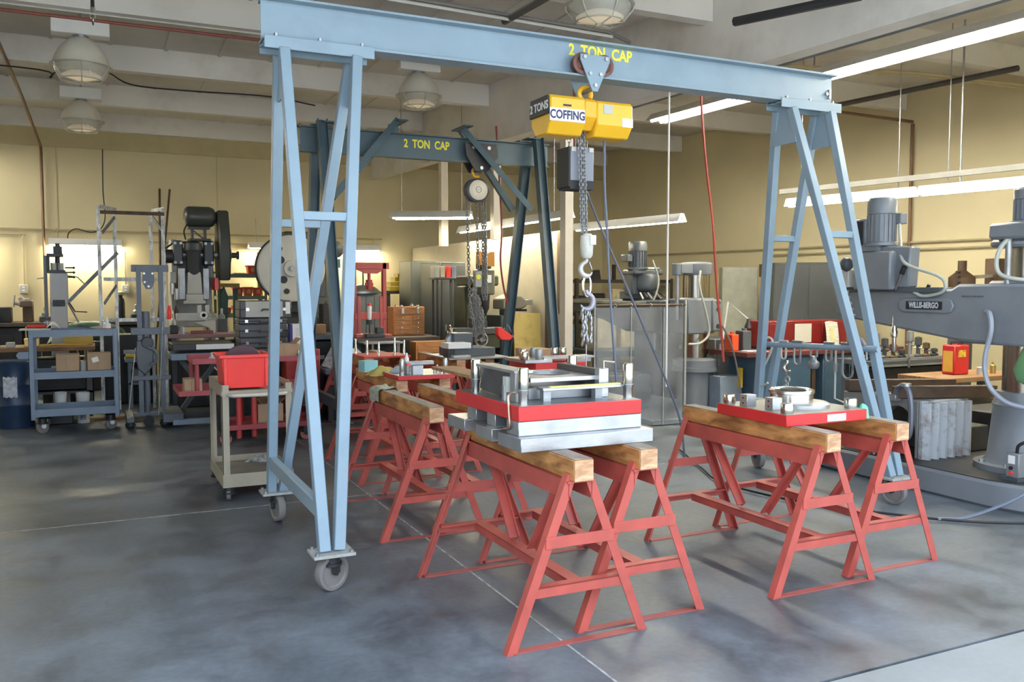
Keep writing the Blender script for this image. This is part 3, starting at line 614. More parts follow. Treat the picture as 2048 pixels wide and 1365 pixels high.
for k in range(N_):
    j = (k+1) % N_; B = 2*N_
    ring_.f += [(k, j, N_+j, N_+k), (B+k, B+N_+k, B+N_+j, B+j), (k, B+k, B+j, j), (N_+k, N_+j, B+N_+j, B+N_+k)]
part(ring_, 'bored_plate', STEEL, D)
part(MB().box(1.93, 3.70, 1.10, 2.385, 3.775, 1.115), 'flat_bar', STEEL, D, 0.002)
for x, y in ((1.96, 3.735), (2.25, 3.735)): part(MB().box(x-0.02, y-0.02, 1.0485, x+0.02, y+0.02, 1.10), 'spacer', STEELD, D)
part(MB().tube(smoothpts([(1.79, 3.73, 1.10), (1.745, 3.70, 1.09), (1.742, 3.69, 1.03), (1.742, 3.68, 0.96), (1.745, 3.70, 0.935), (1.752, 3.76, 0.925)]), 0.007, 8), 'pipe', mat('copper_pipe', (0.45, 0.30, 0.22), 0.35, 0.8), D)
part(MB().cyl((1.80, 3.85, 1.0485), (1.80, 3.85, 1.12), 0.018, n=12).cyl((1.80, 3.85, 1.12), (1.80, 3.85, 1.16), 0.008, n=8), 'valve', STEELD, D)
part(MB().cyl((1.85, 3.72, 1.112), (1.83, 3.72, 1.112), 0.008, n=8), 'bolt', STEEL, D)
part(MB().tube([(2.31, 3.77, 1.192), (2.31, 3.77, 1.225), (2.39, 3.80, 1.215)], 0.006, 6), 'clamp_screw', STEEL, D)
part(MB().box(1.79, 3.82, 1.09, 1.812, 3.86, 1.165), 'dial_block', PALE, D)
solo(MB().cbox((2.17, 3.712, 1.118), (0.40, 0.022, 0.006), (0, 0, 0.02)), 'ruler', mat('ruler_yellow', (0.78, 0.62, 0.16), 0.5, var=0.06), 'yellow ruler lying along the front bar of the large die', 'ruler')
solo(MB().grid(lambda u, v: V((1.86+0.10*u, 4.42+0.22*v, 0.862+0.004*math.sin(u*7))), 6, 6) if False else MB().box(1.84, 4.40, 1.10, 1.98, 5.0, 1.118), 'board', BENCHW, 'thin wooden board reaching back from the large die', 'board')
for p in ((1.845, 4.42), (1.95, 4.95)): pass

# ---------------------------------------------------------------- red ring plate on the right pair
R = thing('ring_die', 'red plate with round steel ring and blocks on the right sawhorses', 'die plate', (3.66, 3.89, ZT))
part(MB().box(3.365, 3.60, ZT, 3.965, 4.185, 0.905), 'red_plate', DIERED, R, 0.003)
part(MB().box(3.372, 3.607, 0.905, 3.958, 4.178, 0.9065), 'ground_face', mat('ground_steel_warm', (0.30, 0.285, 0.24), 0.5, 0.7, var=0.15), R)
part(MB().box(3.66, 3.597, 0.852, 3.80, 3.60, 0.892), 'label_plate', mat('printed_label', (0.55, 0.55, 0.58), 0.5, var=0.35, scale=60, stretch=(1, 1, 5)), R)
part(MB().lathe((3.70, 3.85, 0.9065), [(0.09, 0), (0.165, 0), (0.165, 0.022), (0.15, 0.03), (0.09, 0.03)], 40), 'flange', STEEL, R)
part(MB().lathe((3.665, 3.885, 0.9365), [(0.095, 0), (0.122, 0), (0.122, 0.046), (0.130, 0.05), (0.130, 0.066), (0.122, 0.070), (0.105, 0.066), (0.095, 0.06), (0.095, 0.0)], 40), 'ring', CHROME, R)
for x, y in ((3.412, 4.13), (3.425, 3.66), (3.905, 3.665), (3.90, 4.13)):
    part(MB().lathe((x, y, 0.9065), [(0.02, 0), (0.034, 0), (0.036, 0.006), (0.036, 0.052), (0.033, 0.056), (0.02, 0.056), (0.02, 0.02)], 20), 'bushing', CHROME, R)
for x0, y0 in ((3.40, 3.96), (3.43, 3.78)):
    b = part(MB().box(x0, y0, 0.9065, x0+0.07, y0+0.065, 0.975), 'block', STEEL, R, 0.002)
    for z in (0.925, 0.955): part(MB().cyl((x0-0.0015, y0+0.035, z), (x0+0.004, y0+0.035, z), 0.006, n=8), 'bolt_hole', DARK, b)
solo(MB().grid(lambda u, v: V((3.962+0.012+0.006*math.sin(9*v), 3.66+0.07*u, 0.83+0.085*v)), 6, 6).add([], []) if False else MB().tube(smoothpts([(3.955, 3.64, 0.912), (3.972, 3.63, 0.905), (3.975, 3.625, 0.87), (3.972, 3.62, 0.846)]), [0.012]*1+[0.022]*18, 8), 'rag', mat('mint_cloth', (0.16, 0.62, 0.38), 0.9, var=0.15, scale=30), 'mint green rag hung over the right corner of the red ring plate', 'rag')

# ---------------------------------------------------------------- middle plate with rags
M_ = thing('die_plate', 'middle red edged plate with short posts and blocks on the second row', 'die plate', (2.44, 7.0, ZT))
part(MB().box(2.20, 6.76, ZT+0.0, 2.70, 7.30, 0.878), 'red_plate', DIERED, M_, 0.003)
part(MB().box(2.205, 6.765, 0.878, 2.695, 7.295, 0.8795), 'ground_face', MATS['ground_steel_face'], M_)
for x, y, h in ((2.245, 6.80, 0.135), (2.625, 6.80, 0.13)):
    part(MB().lathe((x, y, 0.8795), [(0.022, 0), (0.022, 0.03), (0.017, 0.035), (0.02, 0.05), (0.02, h-0.02), (0.012, h)], 14), 'guide_post', STEEL, M_)
for x, h in ((2.54, 0.06), (2.565, 0.075), (2.59, 0.05)): part(MB().cyl((x, 6.83, 0.8795), (x, 6.83, 0.8795+h), 0.011, n=10), 'pin', CHROME, M_)
part(MB().box(2.34, 6.80, 0.8795, 2.43, 6.86, 0.955), 'block', STEEL, M_, 0.002)
part(MB().box(2.30, 6.87, 0.955, 2.55, 6.93, 0.985).box(2.31, 6.87, 0.8795, 2.34, 6.93, 0.955), 'cross_bar', STEELD, M_, 0.002)
part(MB().lathe((2.32, 6.90, 0.985), [(0.018, 0), (0.018, 0.03), (0.009, 0.045), (0.008, 0.07), (0, 0.072)], 12), 'cap_screw', PAPER, M_)
part(MB().cbox((2.315, 6.84, 0.965), (0.03, 0.02, 0.02)), 'red_tag', PLRED, M_)
solo(MB().cbox((2.20, 7.62, 0.893), (0.14, 0.10, 0.10), (0, 0, 0.3)), 'box', mat('cyan_carton', (0.25, 0.52, 0.55), 0.7, var=0.15), 'small pale cyan carton behind the yellow rag', 'box')
def crumple(c, sx, sy, h, seed, m, name, label, cat, nu=14):
    r = random.Random(seed); ph = [r.uniform(0, 6) for _ in range(6)]; c = V(c)
    def fn(u, v):
        a = 2*PI*u; rad = math.sin(PI*min(1, v*0.52+0.0)) if False else v
        x = rad*math.cos(a)*(1+0.2*math.sin(3*a+ph[0])); y = rad*math.sin(a)*(1+0.2*math.sin(2*a+ph[1]))
        z = (1-rad**2)*(1+0.25*math.sin(5*x+ph[2])*math.cos(6*y+ph[3]))+0.12*math.sin(4*a+ph[4])*rad
        return c+V((x*sx, y*sy, max(0.0, z)*h))
    return solo(MB().grid(fn, nu*2, 6), name, m, label, cat)
crumple((2.22, 7.25, 0.845), 0.16, 0.10, 0.07, 4, mat('mustard_cloth', (0.45, 0.36, 0.10), 0.9, var=0.2), 'rag', 'crumpled mustard rag on the middle red plate', 'rag')
crumple((2.33, 7.10, 0.880), 0.10, 0.07, 0.05, 9, mat('grey_blue_cloth', (0.34, 0.39, 0.45), 0.9, var=0.2), 'rag', 'grey blue wad of cloth beside the mustard rag', 'rag')
# patterned cloth draped over the end of the empty sawhorse
def drape(u, v):
    x = 1.935+(u-0.5)*0.30; d = abs(x-1.935); z = 0.8475-max(0, d-0.052)*1.1+0.012*math.sin(9*u+7*v)*min(1, d*10)+0.008*(1+math.sin(11*u)*math.cos(6*v))
    return V((1.935+max(-0.075, min(0.075, (u-0.5)*0.30)), 6.18+v*0.24, z))
solo(MB().grid(drape, 18, 10), 'rag', mat('speckled_cloth', (0.38, 0.40, 0.31), 0.9, var=0.35, scale=50), 'pale speckled rag draped over the far end of the empty sawhorse', 'rag')

# ---------------------------------------------------------------- plate of pins, slab with blocks, rear die
P_ = thing('pin_plate', 'thin red plate with six upright shiny pins at the far left', 'die plate', (2.85, 9.3, ZT))
part(MB().box(2.56, 9.02, ZT, 3.08, 9.55, 0.862), 'red_plate', DIERED, P_, 0.002)
for x, y, h in ((2.58, 9.42, 0.17), (2.66, 9.25, 0.16), (2.74, 9.08, 0.15), (2.92, 9.08, 0.13), (2.99, 9.30, 0.18), (3.05, 9.15, 0.16)):
    part(MB().lathe((x, y, 0.862), [(0.016, 0), (0.016, 0.02), (0.013, 0.025), (0.013, h-0.01), (0.01, h)], 12), 'pin', CHROME, P_)
part(MB().prism([(2.70, 0.862), (2.95, 0.862), (2.88, 0.845), (2.77, 0.845)], 'y', 9.0, 9.02), 'lip', DIERED, P_)
Q = thing('machine_slab', 'dark grey slab with white end block below the hanging chain fall', 'machine base', (3.62, 8.75, ZT))
part(MB().box(3.30, 8.44, ZT, 3.98, 9.15, 0.862), 'slab', STEELD, Q, 0.002)
part(MB().box(3.42, 8.60, 0.862, 3.90, 9.05, 0.95), 'body', GREYD, Q, 0.004)
part(MB().box(3.34, 8.56, 0.95, 3.60, 8.78, 1.01), 'head_block', WHITE, Q, 0.003)
part(MB().box(3.34, 8.58, 0.862, 3.42, 8.72, 0.95), 'jaw', DARK, Q, 0.003)
part(MB().box(3.36, 8.46, 0.862, 3.55, 8.54, 0.885), 'strip', PALE, Q, 0.002)
part(MB().lathe((3.55, 8.95, 1.0), [(0.02, 0), (0.10, 0), (0.11, 0.03), (0.10, 0.06), (0.03, 0.07)], 20, (0, -1, 0.0)), 'hand_wheel', STEELD, Q)
part(MB().box(3.50, 8.80, 0.95, 3.72, 9.0, 1.10), 'upper_block', GREYD, Q, 0.004)
J = thing('bushing_die', 'rear red die plate with round steel bushings and flat bars', 'die set', (3.88, 7.3, ZT))
part(MB().box(3.60, 7.05, ZT, 4.14, 7.62, 0.905), 'red_plate', DIERED, J, 0.003)
part(MB().box(3.52, 7.10, 0.905, 3.80, 7.55, 0.935), 'steel_plate', STEEL, J, 0.002)
part(MB().box(3.72, 7.12, 0.935, 4.26, 7.30, 0.955), 'flat_bar', STEEL, J, 0.002)
part(MB().box(4.0, 7.08, 0.905, 4.2, 7.2, 0.935), 'steel_plate', STEELD, J, 0.002)
for x, y, h in ((3.53, 7.14, 0.075), (3.60, 7.32, 0.085), (3.68, 7.14, 0.095), (3.76, 7.42, 0.09), (3.98, 7.40, 0.085), (4.10, 7.45, 0.08)):
    part(MB().lathe((x, y, 0.935), [(0.015, 0), (0.034, 0), (0.036, 0.005), (0.036, h-0.006), (0.033, h), (0.02, h), (0.018, 0.02)], 18), 'bushing', CHROME if h < 0.09 else STEELD, J)
part(MB().box(3.60, 7.05, 0.84, 3.68, 7.07, 0.8425), 'lug', DIERED, J)
solo(MB().box(3.84, 7.72, ZT, 4.12, 7.98, 0.985), 'box', CARD, 'small cardboard box behind the rear red die', 'box', bevel=0.003)
solo(MB().tube(smoothpts([(3.45, 7.65, 0.853), (3.52, 7.70, 0.86), (3.56, 7.80, 0.853), (3.48, 7.86, 0.853), (3.42, 7.78, 0.853), (3.52, 7.74, 0.853)]), 0.009, 6), 'hose_coil', BLACK, 'dark coil of hose on the sawhorse by the gantry foot', 'hose')
# ---------------------------------------------------------------- rear slate blue gantry
G2 = thing('gantry_crane', 'slate blue rolling gantry crane with knee braces standing behind the front one', 'gantry crane', (3.45, 9.4, 0))
b2 = part(MB().ibeam((2.0, 9.4, 3.17), (4.95, 9.4, 3.17), 0.11, 0.27, 0.012, 0.012), 'beam', DBLUE, G2)
text(b2, 'lettering', '2  TON  CAP', LETY, (3.415, 9.392, 3.20), (PI/2, 0, 0), 0.125, 0.004, sx=0.76)
for X, xb in ((2.20, 2.22), (4.76, 4.70)):
    for s in (-1, 1):
        p0 = V((xb, 9.4+s*0.78, 0.25)); p1 = V((X, 9.4+s*0.13, 3.36))
        part(MB().ibeam(p0, p1, 0.10, 0.105, 0.008, 0.006, up=(1, 0, 0)), 'leg', DBLUE, G2)
        part(MB().box(xb-0.09, 9.4+s*0.78-0.09, 0.235, xb+0.09, 9.4+s*0.78+0.09, 0.25), 'base_plate', DBLUE, G2)
        caster(G2, xb, 9.4+s*0.78, 1.2, 0.105, WHEEL, 0.235)
        part(MB().bar((X-0.0, 9.4+s*0.12, 3.34), (X+(0.16 if X < 3 else -0.16), 9.4+s*0.12, 3.34), 0.16, 0.012), 'top_plate', DBLUE, G2)
        x1, x2 = (3.08, 2.30) if X < 3 else (3.85, 4.62)
        part(MB().angle((x1, 9.4+s*0.10, 3.42), (x2, 9.4+s*0.30, 2.52), 0.07, 0.06, 0.008, up=(0, 1, 0), flip=s), 'knee_brace', DBLUE, G2)
    part(MB().bar((xb, 8.66, 0.40), (xb, 10.14, 0.40), 0.06, 0.11), 'base_rail', DBLUE, G2)
for x in (3.08, 3.85): part(MB().bar((x, 9.2, 3.42), (x, 9.6, 3.42), 0.11, 0.014), 'cross_plate', DBLUE, G2)
T2 = thing('beam_trolley', 'black boxy trolley under the slate blue rear beam', 'trolley', (4.02, 9.4, 2.93))
for s in (-1, 1):
    y = 9.4+s*0.09
    part(MB().prism([(3.84, 3.25), (4.24, 3.25), (4.26, 3.10), (4.12, 2.93), (3.97, 2.93), (3.86, 3.10)], 'y', y-0.008, y+0.008), 'side_plate', DARK, T2, 0.003)
    for x in (3.95, 4.14): part(MB().cyl((x, y, 3.20), (x, y+s*0.02, 3.20), 0.022, n=8), 'bolt', STEEL, T2)
    for x in (3.95, 4.14): part(MB().lathe((x, 9.4+s*0.045, 3.10), [(0.015, -0.028), (0.06, -0.028), (0.06, 0.028), (0.015, 0.028)], 16, (0, 1, 0)), 'wheel', STEELD, T2)
part(MB().cyl((4.045, 9.29, 2.97), (4.045, 9.51, 2.97), 0.02, n=10), 'load_pin', STEEL, T2)
CH = thing('manual_chain_hoist', 'manual chain hoist with round white dial hanging on the rear beam', 'hoist', (4.02, 9.4, 1.0))
part(MB().ring((4.03, 9.4, 2.93), 0.055, 0.017, (0, 1, 0), 0.3, 5.2, 18, 8).cyl((4.03, 9.4, 2.80), (4.03, 9.4, 2.87), 0.014, n=8), 'top_hook', YEL, CH)
part(MB().lathe((4.02, 9.33, 2.72), [(0.11, 0.0), (0.138, 0.012), (0.140, 0.03), (0.140, 0.12), (0.10, 0.14), (0.02, 0.145)], 32, (0, 1, 0)), 'gear_case', mat('hoist_blue_black', (0.045, 0.055, 0.075), 0.35), CH)
fc = part(MB().lathe((4.02, 9.33, 2.72), [(0.0, -0.012), (0.065, -0.012), (0.10, -0.008), (0.115, 0.0)], 28, (0, 1, 0)), 'dial_face', mat('dial_cream', (0.72, 0.66, 0.52), 0.4, var=0.08), CH)
part(MB().ring((4.02, 9.318, 2.725), 0.032, 0.006, (0, 1, 0), n=20, m=6).cyl((4.02, 9.32, 2.725), (4.02, 9.31, 2.725), 0.012, n=10), 'emblem', STEELD, fc)
for x0, y0, z0, x1, y1, z1, m in ((3.90, 9.40, 2.68, 3.92, 9.36, 1.45, STEELD), (3.92, 9.36, 1.45, 3.99, 9.33, 0.96, STEELD), (4.03, 9.42, 2.6, 4.05, 9.40, 1.75, STEELD), (4.10, 9.40, 2.66, 4.12, 9.42, 1.45, STEELD), (4.14, 9.42, 2.66, 4.15, 9.40, 1.45, STEEL), (4.125, 9.37, 2.2, 4.13, 9.36, 1.5, STEEL)):
    part(chain(MB(), (x0, y0, z0), (x1, y1, z1), 0.048, 0.0062, 0.016), 'chain', m, CH)
lb = part(MB().box(3.99, 9.36, 1.60, 4.075, 9.42, 1.79), 'lower_block', mat('block_paint', (0.30, 0.30, 0.27), 0.45, 0.4, var=0.15), CH, 0.006)
part(MB().cyl((4.03, 9.355, 1.72), (4.03, 9.36, 1.72), 0.03, n=16), 'capacity_disc', LETY, lb)
rr = random.Random(5)
for k in range(9):                                        # the slack fall, gathered in a bundle
    x = 4.035+0.016*(k-4)+rr.uniform(-0.006, 0.006); y = 9.40+rr.uniform(-0.04, 0.04); zt = 1.60-0.05*abs(k-3)+rr.uniform(-0.05, 0.05); zb = 0.965+rr.uniform(0.0, 0.10)
    part(chain(MB(), (x+rr.uniform(-0.02, 0.02), y, zt), (x+0.02+rr.uniform(-0.02, 0.02), y, zb), 0.05, 0.0064, 0.0165), 'chain', STEEL if k % 2 else STEELD, CH)

# ---------------------------------------------------------------- three-shelf cart at left with its load
def corner_legs(t, x0, y0, x1, y1, z0, z1, w, m, name='leg'):
    for x, sx in ((x0, 1), (x1, -1)):
        for y, sy in ((y0, 1), (y1, -1)):
            part(MB().box(x, y, z0, x+sx*w, y+sy*0.004, z1).box(x, y, z0, x+sx*0.004, y+sy*w, z1), name, m, t)
C1 = thing('utility_cart', 'blue grey steel three-shelf cart on casters at far left', 'cart', (-0.23, 11.0, 0))
for z0, z1 in ((0.19, 0.27), (0.60, 0.675), (1.06, 1.135)):
    part(MB().tray(-0.655, 10.71, z0, 0.205, 11.29, z1, 0.006), 'shelf', GREYB, C1)
corner_legs(C1, -0.665, 10.70, 0.215, 11.30, 0.16, 1.14, 0.045, GREYB)
for x in (-0.56, 0.12):
    for y in (10.78, 11.22): caster(C1, x, y, 0.6, 0.066, WHEEL, 0.165, 0.035, fm=WHITE)
part(MB().prism([(-0.665, 0.83), (-0.665, 0.905), (-0.76, 0.905), (-0.785, 0.868), (-0.76, 0.83)], 'y', 10.70, 10.708), 'tow_tab', GREYB, C1)
def cardbox(x0, y0, z0, x1, y1, z1, label, m=CARD, flaps=False, tag_=False):
    t = thing('cardboard_box', label, 'box', ((x0+x1)/2, (y0+y1)/2, z0))
    part(MB().box(x0, y0, z0, x1, y1, z1), 'carton', m, t, 0.004)
    part(MB().box((x0+x1)/2-0.02, y0-0.001, z0+0.02, (x0+x1)/2-0.014, y0+0.01, z1-0.02).box(x0+0.01, (y0+y1)/2-0.01, z1, x1-0.01, (y0+y1)/2+0.01, z1+0.001), 'tape_seam', mat('tape_brown', (0.30, 0.19, 0.10), 0.4), t)
    if tag_: part(MB().cbox((x0+0.08, y0-0.0015, z1-0.07), (0.065, 0.002, 0.055), (0, -0.25, 0)), 'sticker', PAPER, t)
    if flaps:
        part(MB().cbox((x0+0.02, (y0+y1)/2, z1+0.03), (0.004, y1-y0, 0.10), (0, -0.7, 0)), 'flap', m, t)
        part(MB().cbox((x1-0.02, (y0+y1)/2, z1+0.02), (0.004, y1-y0, 0.10), (0, 0.8, 0)), 'flap', m, t)
    return t
cardbox(-0.41, 10.78, 0.675, -0.18, 11.0, 0.86, 'brown cardboard box at the left on the middle shelf of the blue grey cart')
cardbox(-0.10, 10.76, 0.675, 0.14, 11.0, 0.865, 'cardboard box with a white sticker on the middle shelf of the blue grey cart', tag_=True)
t = thing('tin_can', 'pale tin with brushes standing between the two boxes on the cart', 'can', (-0.14, 10.85, 0.606))
part(MB().lathe((-0.14, 10.85, 0.606), [(0.034, 0), (0.034, 0.17), (0.037, 0.175), (0.03, 0.178)], 16), 'tin', PALE, t)
for dx in (-0.06, 0.05, 0.02): part(MB().cyl((-0.14+dx*0.2, 10.85, 0.70), (-0.14+dx, 10.86, 0.90), 0.006, n=6), 'brush_handle', BENCHW, t)
t = thing('glue_bottle', 'white squeeze bottle with red label on the right end of the cart top', 'bottle', (0.11, 10.86, 1.066))
part(MB().lathe((0.11, 10.86, 1.066), [(0.042, 0), (0.042, 0.10), (0.036, 0.125), (0.02, 0.135), (0.018, 0.15)], 18), 'body', WHITE, t)
part(MB().lathe((0.11, 10.86, 1.216), [(0.018, 0), (0.012, 0.02), (0.004, 0.06), (0.0, 0.062)], 12), 'nozzle', PAPER, t)
part(MB().lathe((0.11, 10.86, 1.09), [(0.0425, 0), (0.0428, 0.03), (0.0425, 0.05)], 18), 'label_band', mat('red_print', (0.45, 0.12, 0.12), 0.5, var=0.4, scale=40), t)
solo(MB().cbox((-0.60, 10.83, 1.1425), (0.30, 0.28, 0.012)), 'board', PALE, 'pale board overhanging the left end of the cart top', 'board')
solo(MB().grid(lambda u, v: V((-0.50+0.14*u, 10.78+0.14*v, 1.142+0.075*math.sin(PI*u)*(0.6+0.4*v)+0.004)), 8, 4), 'paper', PAPER, 'bent white sheet of paper lying on the cart top', 'paper')
solo(MB().grid(lambda u, v: V((-0.25+0.36*u, 10.85+0.22*v, 1.138+0.05*math.exp(-5*u)+0.012*math.sin(6*u+3*v)+0.008)), 12, 5), 'rag', mat('grey_cloth', (0.36, 0.35, 0.35), 0.9, var=0.1), 'flattened grey cloth on the cart top beside the bottle', 'rag')
solo(MB().cyl((-0.68, 10.98, 1.17), (-0.50, 10.93, 1.17), 0.017, n=10), 'handle', PLRED, 'red tool handle on the cart top', 'tool')
solo(MB().cyl((-0.49, 10.93, 1.1485), (-0.49, 10.93, 1.23), 0.010, n=10), 'pin', STEELD, 'short upright steel pin on the pale board', 'pin')

# ---------------------------------------------------------------- grey column machine, benches and floor clutter behind the cart
K = thing('column_press', 'tall narrow grey column machine with black head behind the cart', 'machine', (-0.43, 12.6, 0))
part(MB().box(-0.62, 12.45, 0, -0.24, 12.95, 0.06), 'base', GREYD, K, 0.01)
part(MB().box(-0.52, 12.55, 0.06, -0.33, 12.80, 1.46), 'column', PALE if False else mat('light_machine_grey', (0.46, 0.47, 0.48), 0.4, var=0.06), K, 0.008)
part(MB().box(-0.515, 12.52, 1.40, -0.315, 12.78, 1.78), 'ram', MATS['light_machine_grey'], K, 0.008)
part(MB().box(-0.49, 12.50, 1.36, -0.35, 12.56, 1.44).box(-0.45, 12.49, 1.37, -0.40, 12.53, 1.41), 'gib', DARK, K, 0.004)
part(MB().box(-0.545, 12.58, 1.78, -0.34, 12.80, 1.82).box(-0.55, 12.60, 1.82, -0.52, 12.78, 2.02).box(-0.545, 12.58, 1.99, -0.36, 12.80, 2.03), 'head_frame', CHARC, K, 0.004)
for x in (-0.47, -0.39): part(MB().cyl((x, 12.62, 1.82), (x, 12.62, 1.91), 0.035, n=14), 'cylinder', PALE, K)
part(MB().cyl((-0.43, 12.66, 1.82), (-0.42, 12.66, 2.16), 0.028, n=10).box(-0.47, 12.60, 2.03, -0.37, 12.72, 2.12), 'motor', DARK, K)
for z in (1.82, 1.76, 1.70): part(MB().tube([(-0.34, 12.60, z+0.03), (-0.24, 12.56, z+0.03)], 0.010, 6).lathe((-0.24, 12.56, z+0.03), [(0.0, -0.02), (0.02, 0), (0.0, 0.02)], 8), 'lever', DARK, K)
part(MB().tube([(-0.33, 12.58, 1.75), (-0.20, 12.52, 1.73), (-0.10, 12.50, 1.62)], 0.006, 6), 'rod', DARK, K)
part(MB().tube([(-0.33, 12.58, 1.45), (-0.24, 12.54, 1.29), (-0.10, 12.54, 1.28)], 0.009, 6), 'rod', RUST, K)
part(MB().tube([(-0.32, 12.58, 1.40), (-0.20, 12.56, 1.15)], 0.011, 6), 'strut', STEELD, K)
part(MB().box(-0.58, 12.55, 1.20, -0.545, 12.62, 2.0), 'side_rail', GREYD, K, 0.003)
part(MB().cyl((-0.60, 12.6, 1.15), (-0.33, 12.6, 1.15), 0.025, n=10), 'cross_shaft', STEEL, K)
part(MB().tube([(-0.55, 12.6, 1.72), (-0.66, 12.58, 1.71)], 0.009, 6), 'side_handle', PALE, K)
solo(MB().grid(lambda u, v: V((-0.62+1.05*u, 13.55+0.5*v, 0.82+0.30*(max(0, math.sin(PI*u))**0.35)*(math.sin(PI*(0.02+0.96*v))**0.5))), 16, 8), 'machine_cover', DGREEN, 'dark green humped cover behind the column machine', 'cover')
BENCHDEF = 1
def bench(name, label, x0, y0, x1, y1, zt, th, mt_, ml, lw=0.06, shelf=None, cat='workbench'):
    t = thing(name, label, cat, ((x0+x1)/2, (y0+y1)/2, 0))
    part(MB().box(x0, y0, zt-th, x1, y1, zt), 'top', mt_, t, 0.006)
    for x in (x0+0.04, x1-0.04-lw):
        for y in (y0+0.04, y1-0.04-lw): part(MB().box(x, y, 0, x+lw, y+lw, zt-th), 'leg', ml, t)
    if shelf: part(MB().box(x0+0.04, y0+0.04, shelf-0.03, x1-0.04, y1-0.04, shelf), 'shelf', ml, t)
    return t
bench('workbench', 'long low bench with worn wooden top behind the blue grey cart', -2.4, 11.7, -0.02, 12.35, 0.89, 0.05, BENCHW, CHARC, shelf=0.35)
bench('stand', 'low dark stand under the green cover', -0.62, 13.55, 0.43, 14.05, 0.82, 0.05, CHARC, CHARC, cat='stand')
bench('workbench', 'dark bench standing along the back wall at far left', -2.6, 14.9, 0.7, 15.7, 1.07, 0.06, mat('dark_bench_top', (0.07, 0.05, 0.035), 0.5, var=0.3), CHARC, shelf=0.3)
t = thing('drum', 'blue steel drum with torn white label under the wooden bench', 'drum', (-0.86, 11.6, 0))
part(MB().lathe((-0.86, 11.44, 0.0), [(0.0, 0.02), (0.19, 0.0), (0.195, 0.02), (0.19, 0.25), (0.196, 0.26), (0.19, 0.27), (0.19, 0.48), (0.196, 0.49), (0.19, 0.5), (0.19, 0.74), (0.197, 0.75), (0.19, 0.77), (0.17, 0.765), (0, 0.765)], 28), 'shell', mat('drum_blue', (0.02, 0.045, 0.10), 0.4, var=0.1), t)
part(MB().grid(lambda u, v: V((-0.86+0.197*math.sin(-0.55+0.75*u), 11.44-0.197*math.cos(-0.55+0.75*u), 0.36+0.23*v+0.008*math.sin(19*u))), 10, 4), 'paper_label', mat('torn_label', (0.62, 0.63, 0.66), 0.8, var=0.3, scale=25), t)
def bucket(x, y, z, r, h, label, mark=False):
    t = thing('bucket', label, 'bucket', (x, y, z))
    part(MB().lathe((x, y, z), [(r*0.86, 0), (r*0.97, h*0.86), (r, h*0.87), (r, h*0.9), (r*0.98, h*0.9), (r*1.03, h), (r*0.95, h), (r*0.8, 0.02), (0, 0.02)], 24), 'pail', WHITE, t)
    if mark:
        part(MB().grid(lambda u, v: V((x+(r*0.955)*math.sin(-0.5+0.9*u), y-(r*0.955)*math.cos(-0.5+0.9*u), z+h*(0.12+0.5*v))), 8, 2), 'printed_band', mat('bucket_print', (0.25, 0.30, 0.33), 0.5, var=0.8, scale=28), t)
    return t
bucket(-0.40, 11.5, 0.19, 0.068, 0.18, 'small white bucket seen under the cart middle shelf'); 
solo(MB().box(-0.52, 11.40, 0.0, -0.27, 11.62, 0.19), 'crate', DARK, 'black crate under the small white bucket', 'crate', bevel=0.01)
bucket(-0.165, 11.45, 0.0, 0.075, 0.36, 'taller white bucket with dark printing beside the black crate', True)
t = thing('bench_vise', 'brown bench vise on the dark bench at far left', 'vise', (-0.93, 15.2, 1.07))
part(MB().box(-1.0, 15.12, 1.07, -0.86, 15.32, 1.33), 'base', RUST, t, 0.01)
part(MB().box(-1.04, 15.08, 1.30, -0.86, 15.36, 1.40), 'body', mat('vise_brown', (0.12, 0.075, 0.05), 0.5), t, 0.012)
part(MB().cyl((-1.04, 15.2, 1.34), (-1.12, 15.2, 1.36), 0.022, n=10).cyl((-1.12, 15.2, 1.30), (-1.10, 15.2, 1.48), 0.010, n=8), 'screw_handle', STEELD, t)
part(MB().box(-1.05, 15.10, 1.40, -1.0, 15.34, 1.45).box(-0.97, 15.10, 1.40, -0.92, 15.34, 1.43), 'jaw', STEELD, t, 0.004)
t = thing('gas_cylinder', 'black cylinder with pale green cap on the dark bench by the wall outlet', 'cylinder', (0.37, 15.5, 1.07))
part(MB().lathe((0.37, 15.5, 1.07), [(0.055, 0), (0.06, 0.02), (0.06, 0.28), (0.05, 0.34), (0.03, 0.36), (0.03, 0.40), (0.0, 0.41)], 18), 'shell', BLACK, t)
part(MB().lathe((0.37, 15.5, 1.47), [(0.035, 0), (0.065, 0.01), (0.065, 0.05), (0.04, 0.07), (0, 0.075)], 14), 'cap', mat('pale_green_plastic', (0.32, 0.36, 0.16), 0.5), t)
for x, y, sx, sz, m, lab in ((-0.92, 11.80, 0.09, 0.06, PALE, 'small pale box at the left of the wooden bench top'), (-0.70, 11.85, 0.16, 0.10, mat('brass', (0.45, 0.30, 0.10), 0.35, 0.8), 'brass fitting block on the wooden bench top'), (-1.15, 11.9, 0.2, 0.16, DARK, 'black motor block on the wooden bench at the left edge')):
    solo(MB().box(x-sx/2, y, 0.89, x+sx/2, y+0.12, 0.89+sz), 'block', m, lab, 'box', bevel=0.006)
solo(MB().tube(smoothpts([(-0.62, 11.78, 0.90), (-0.5, 11.82, 0.905), (-0.3, 11.80, 0.905), (-0.10, 11.83, 0.90)]), 0.014, 8), 'rod', mat('yellow_rod', (0.6, 0.40, 0.08), 0.5), 'yellow rod lying along the wooden bench edge', 'rod')
solo(MB().box(-0.36, 12.05, 0.89, -0.04, 12.25, 1.0), 'tray', mat('mustard_paint', (0.55, 0.38, 0.06), 0.5), 'mustard yellow tray at the right end of the wooden bench', 'tray', bevel=0.005)
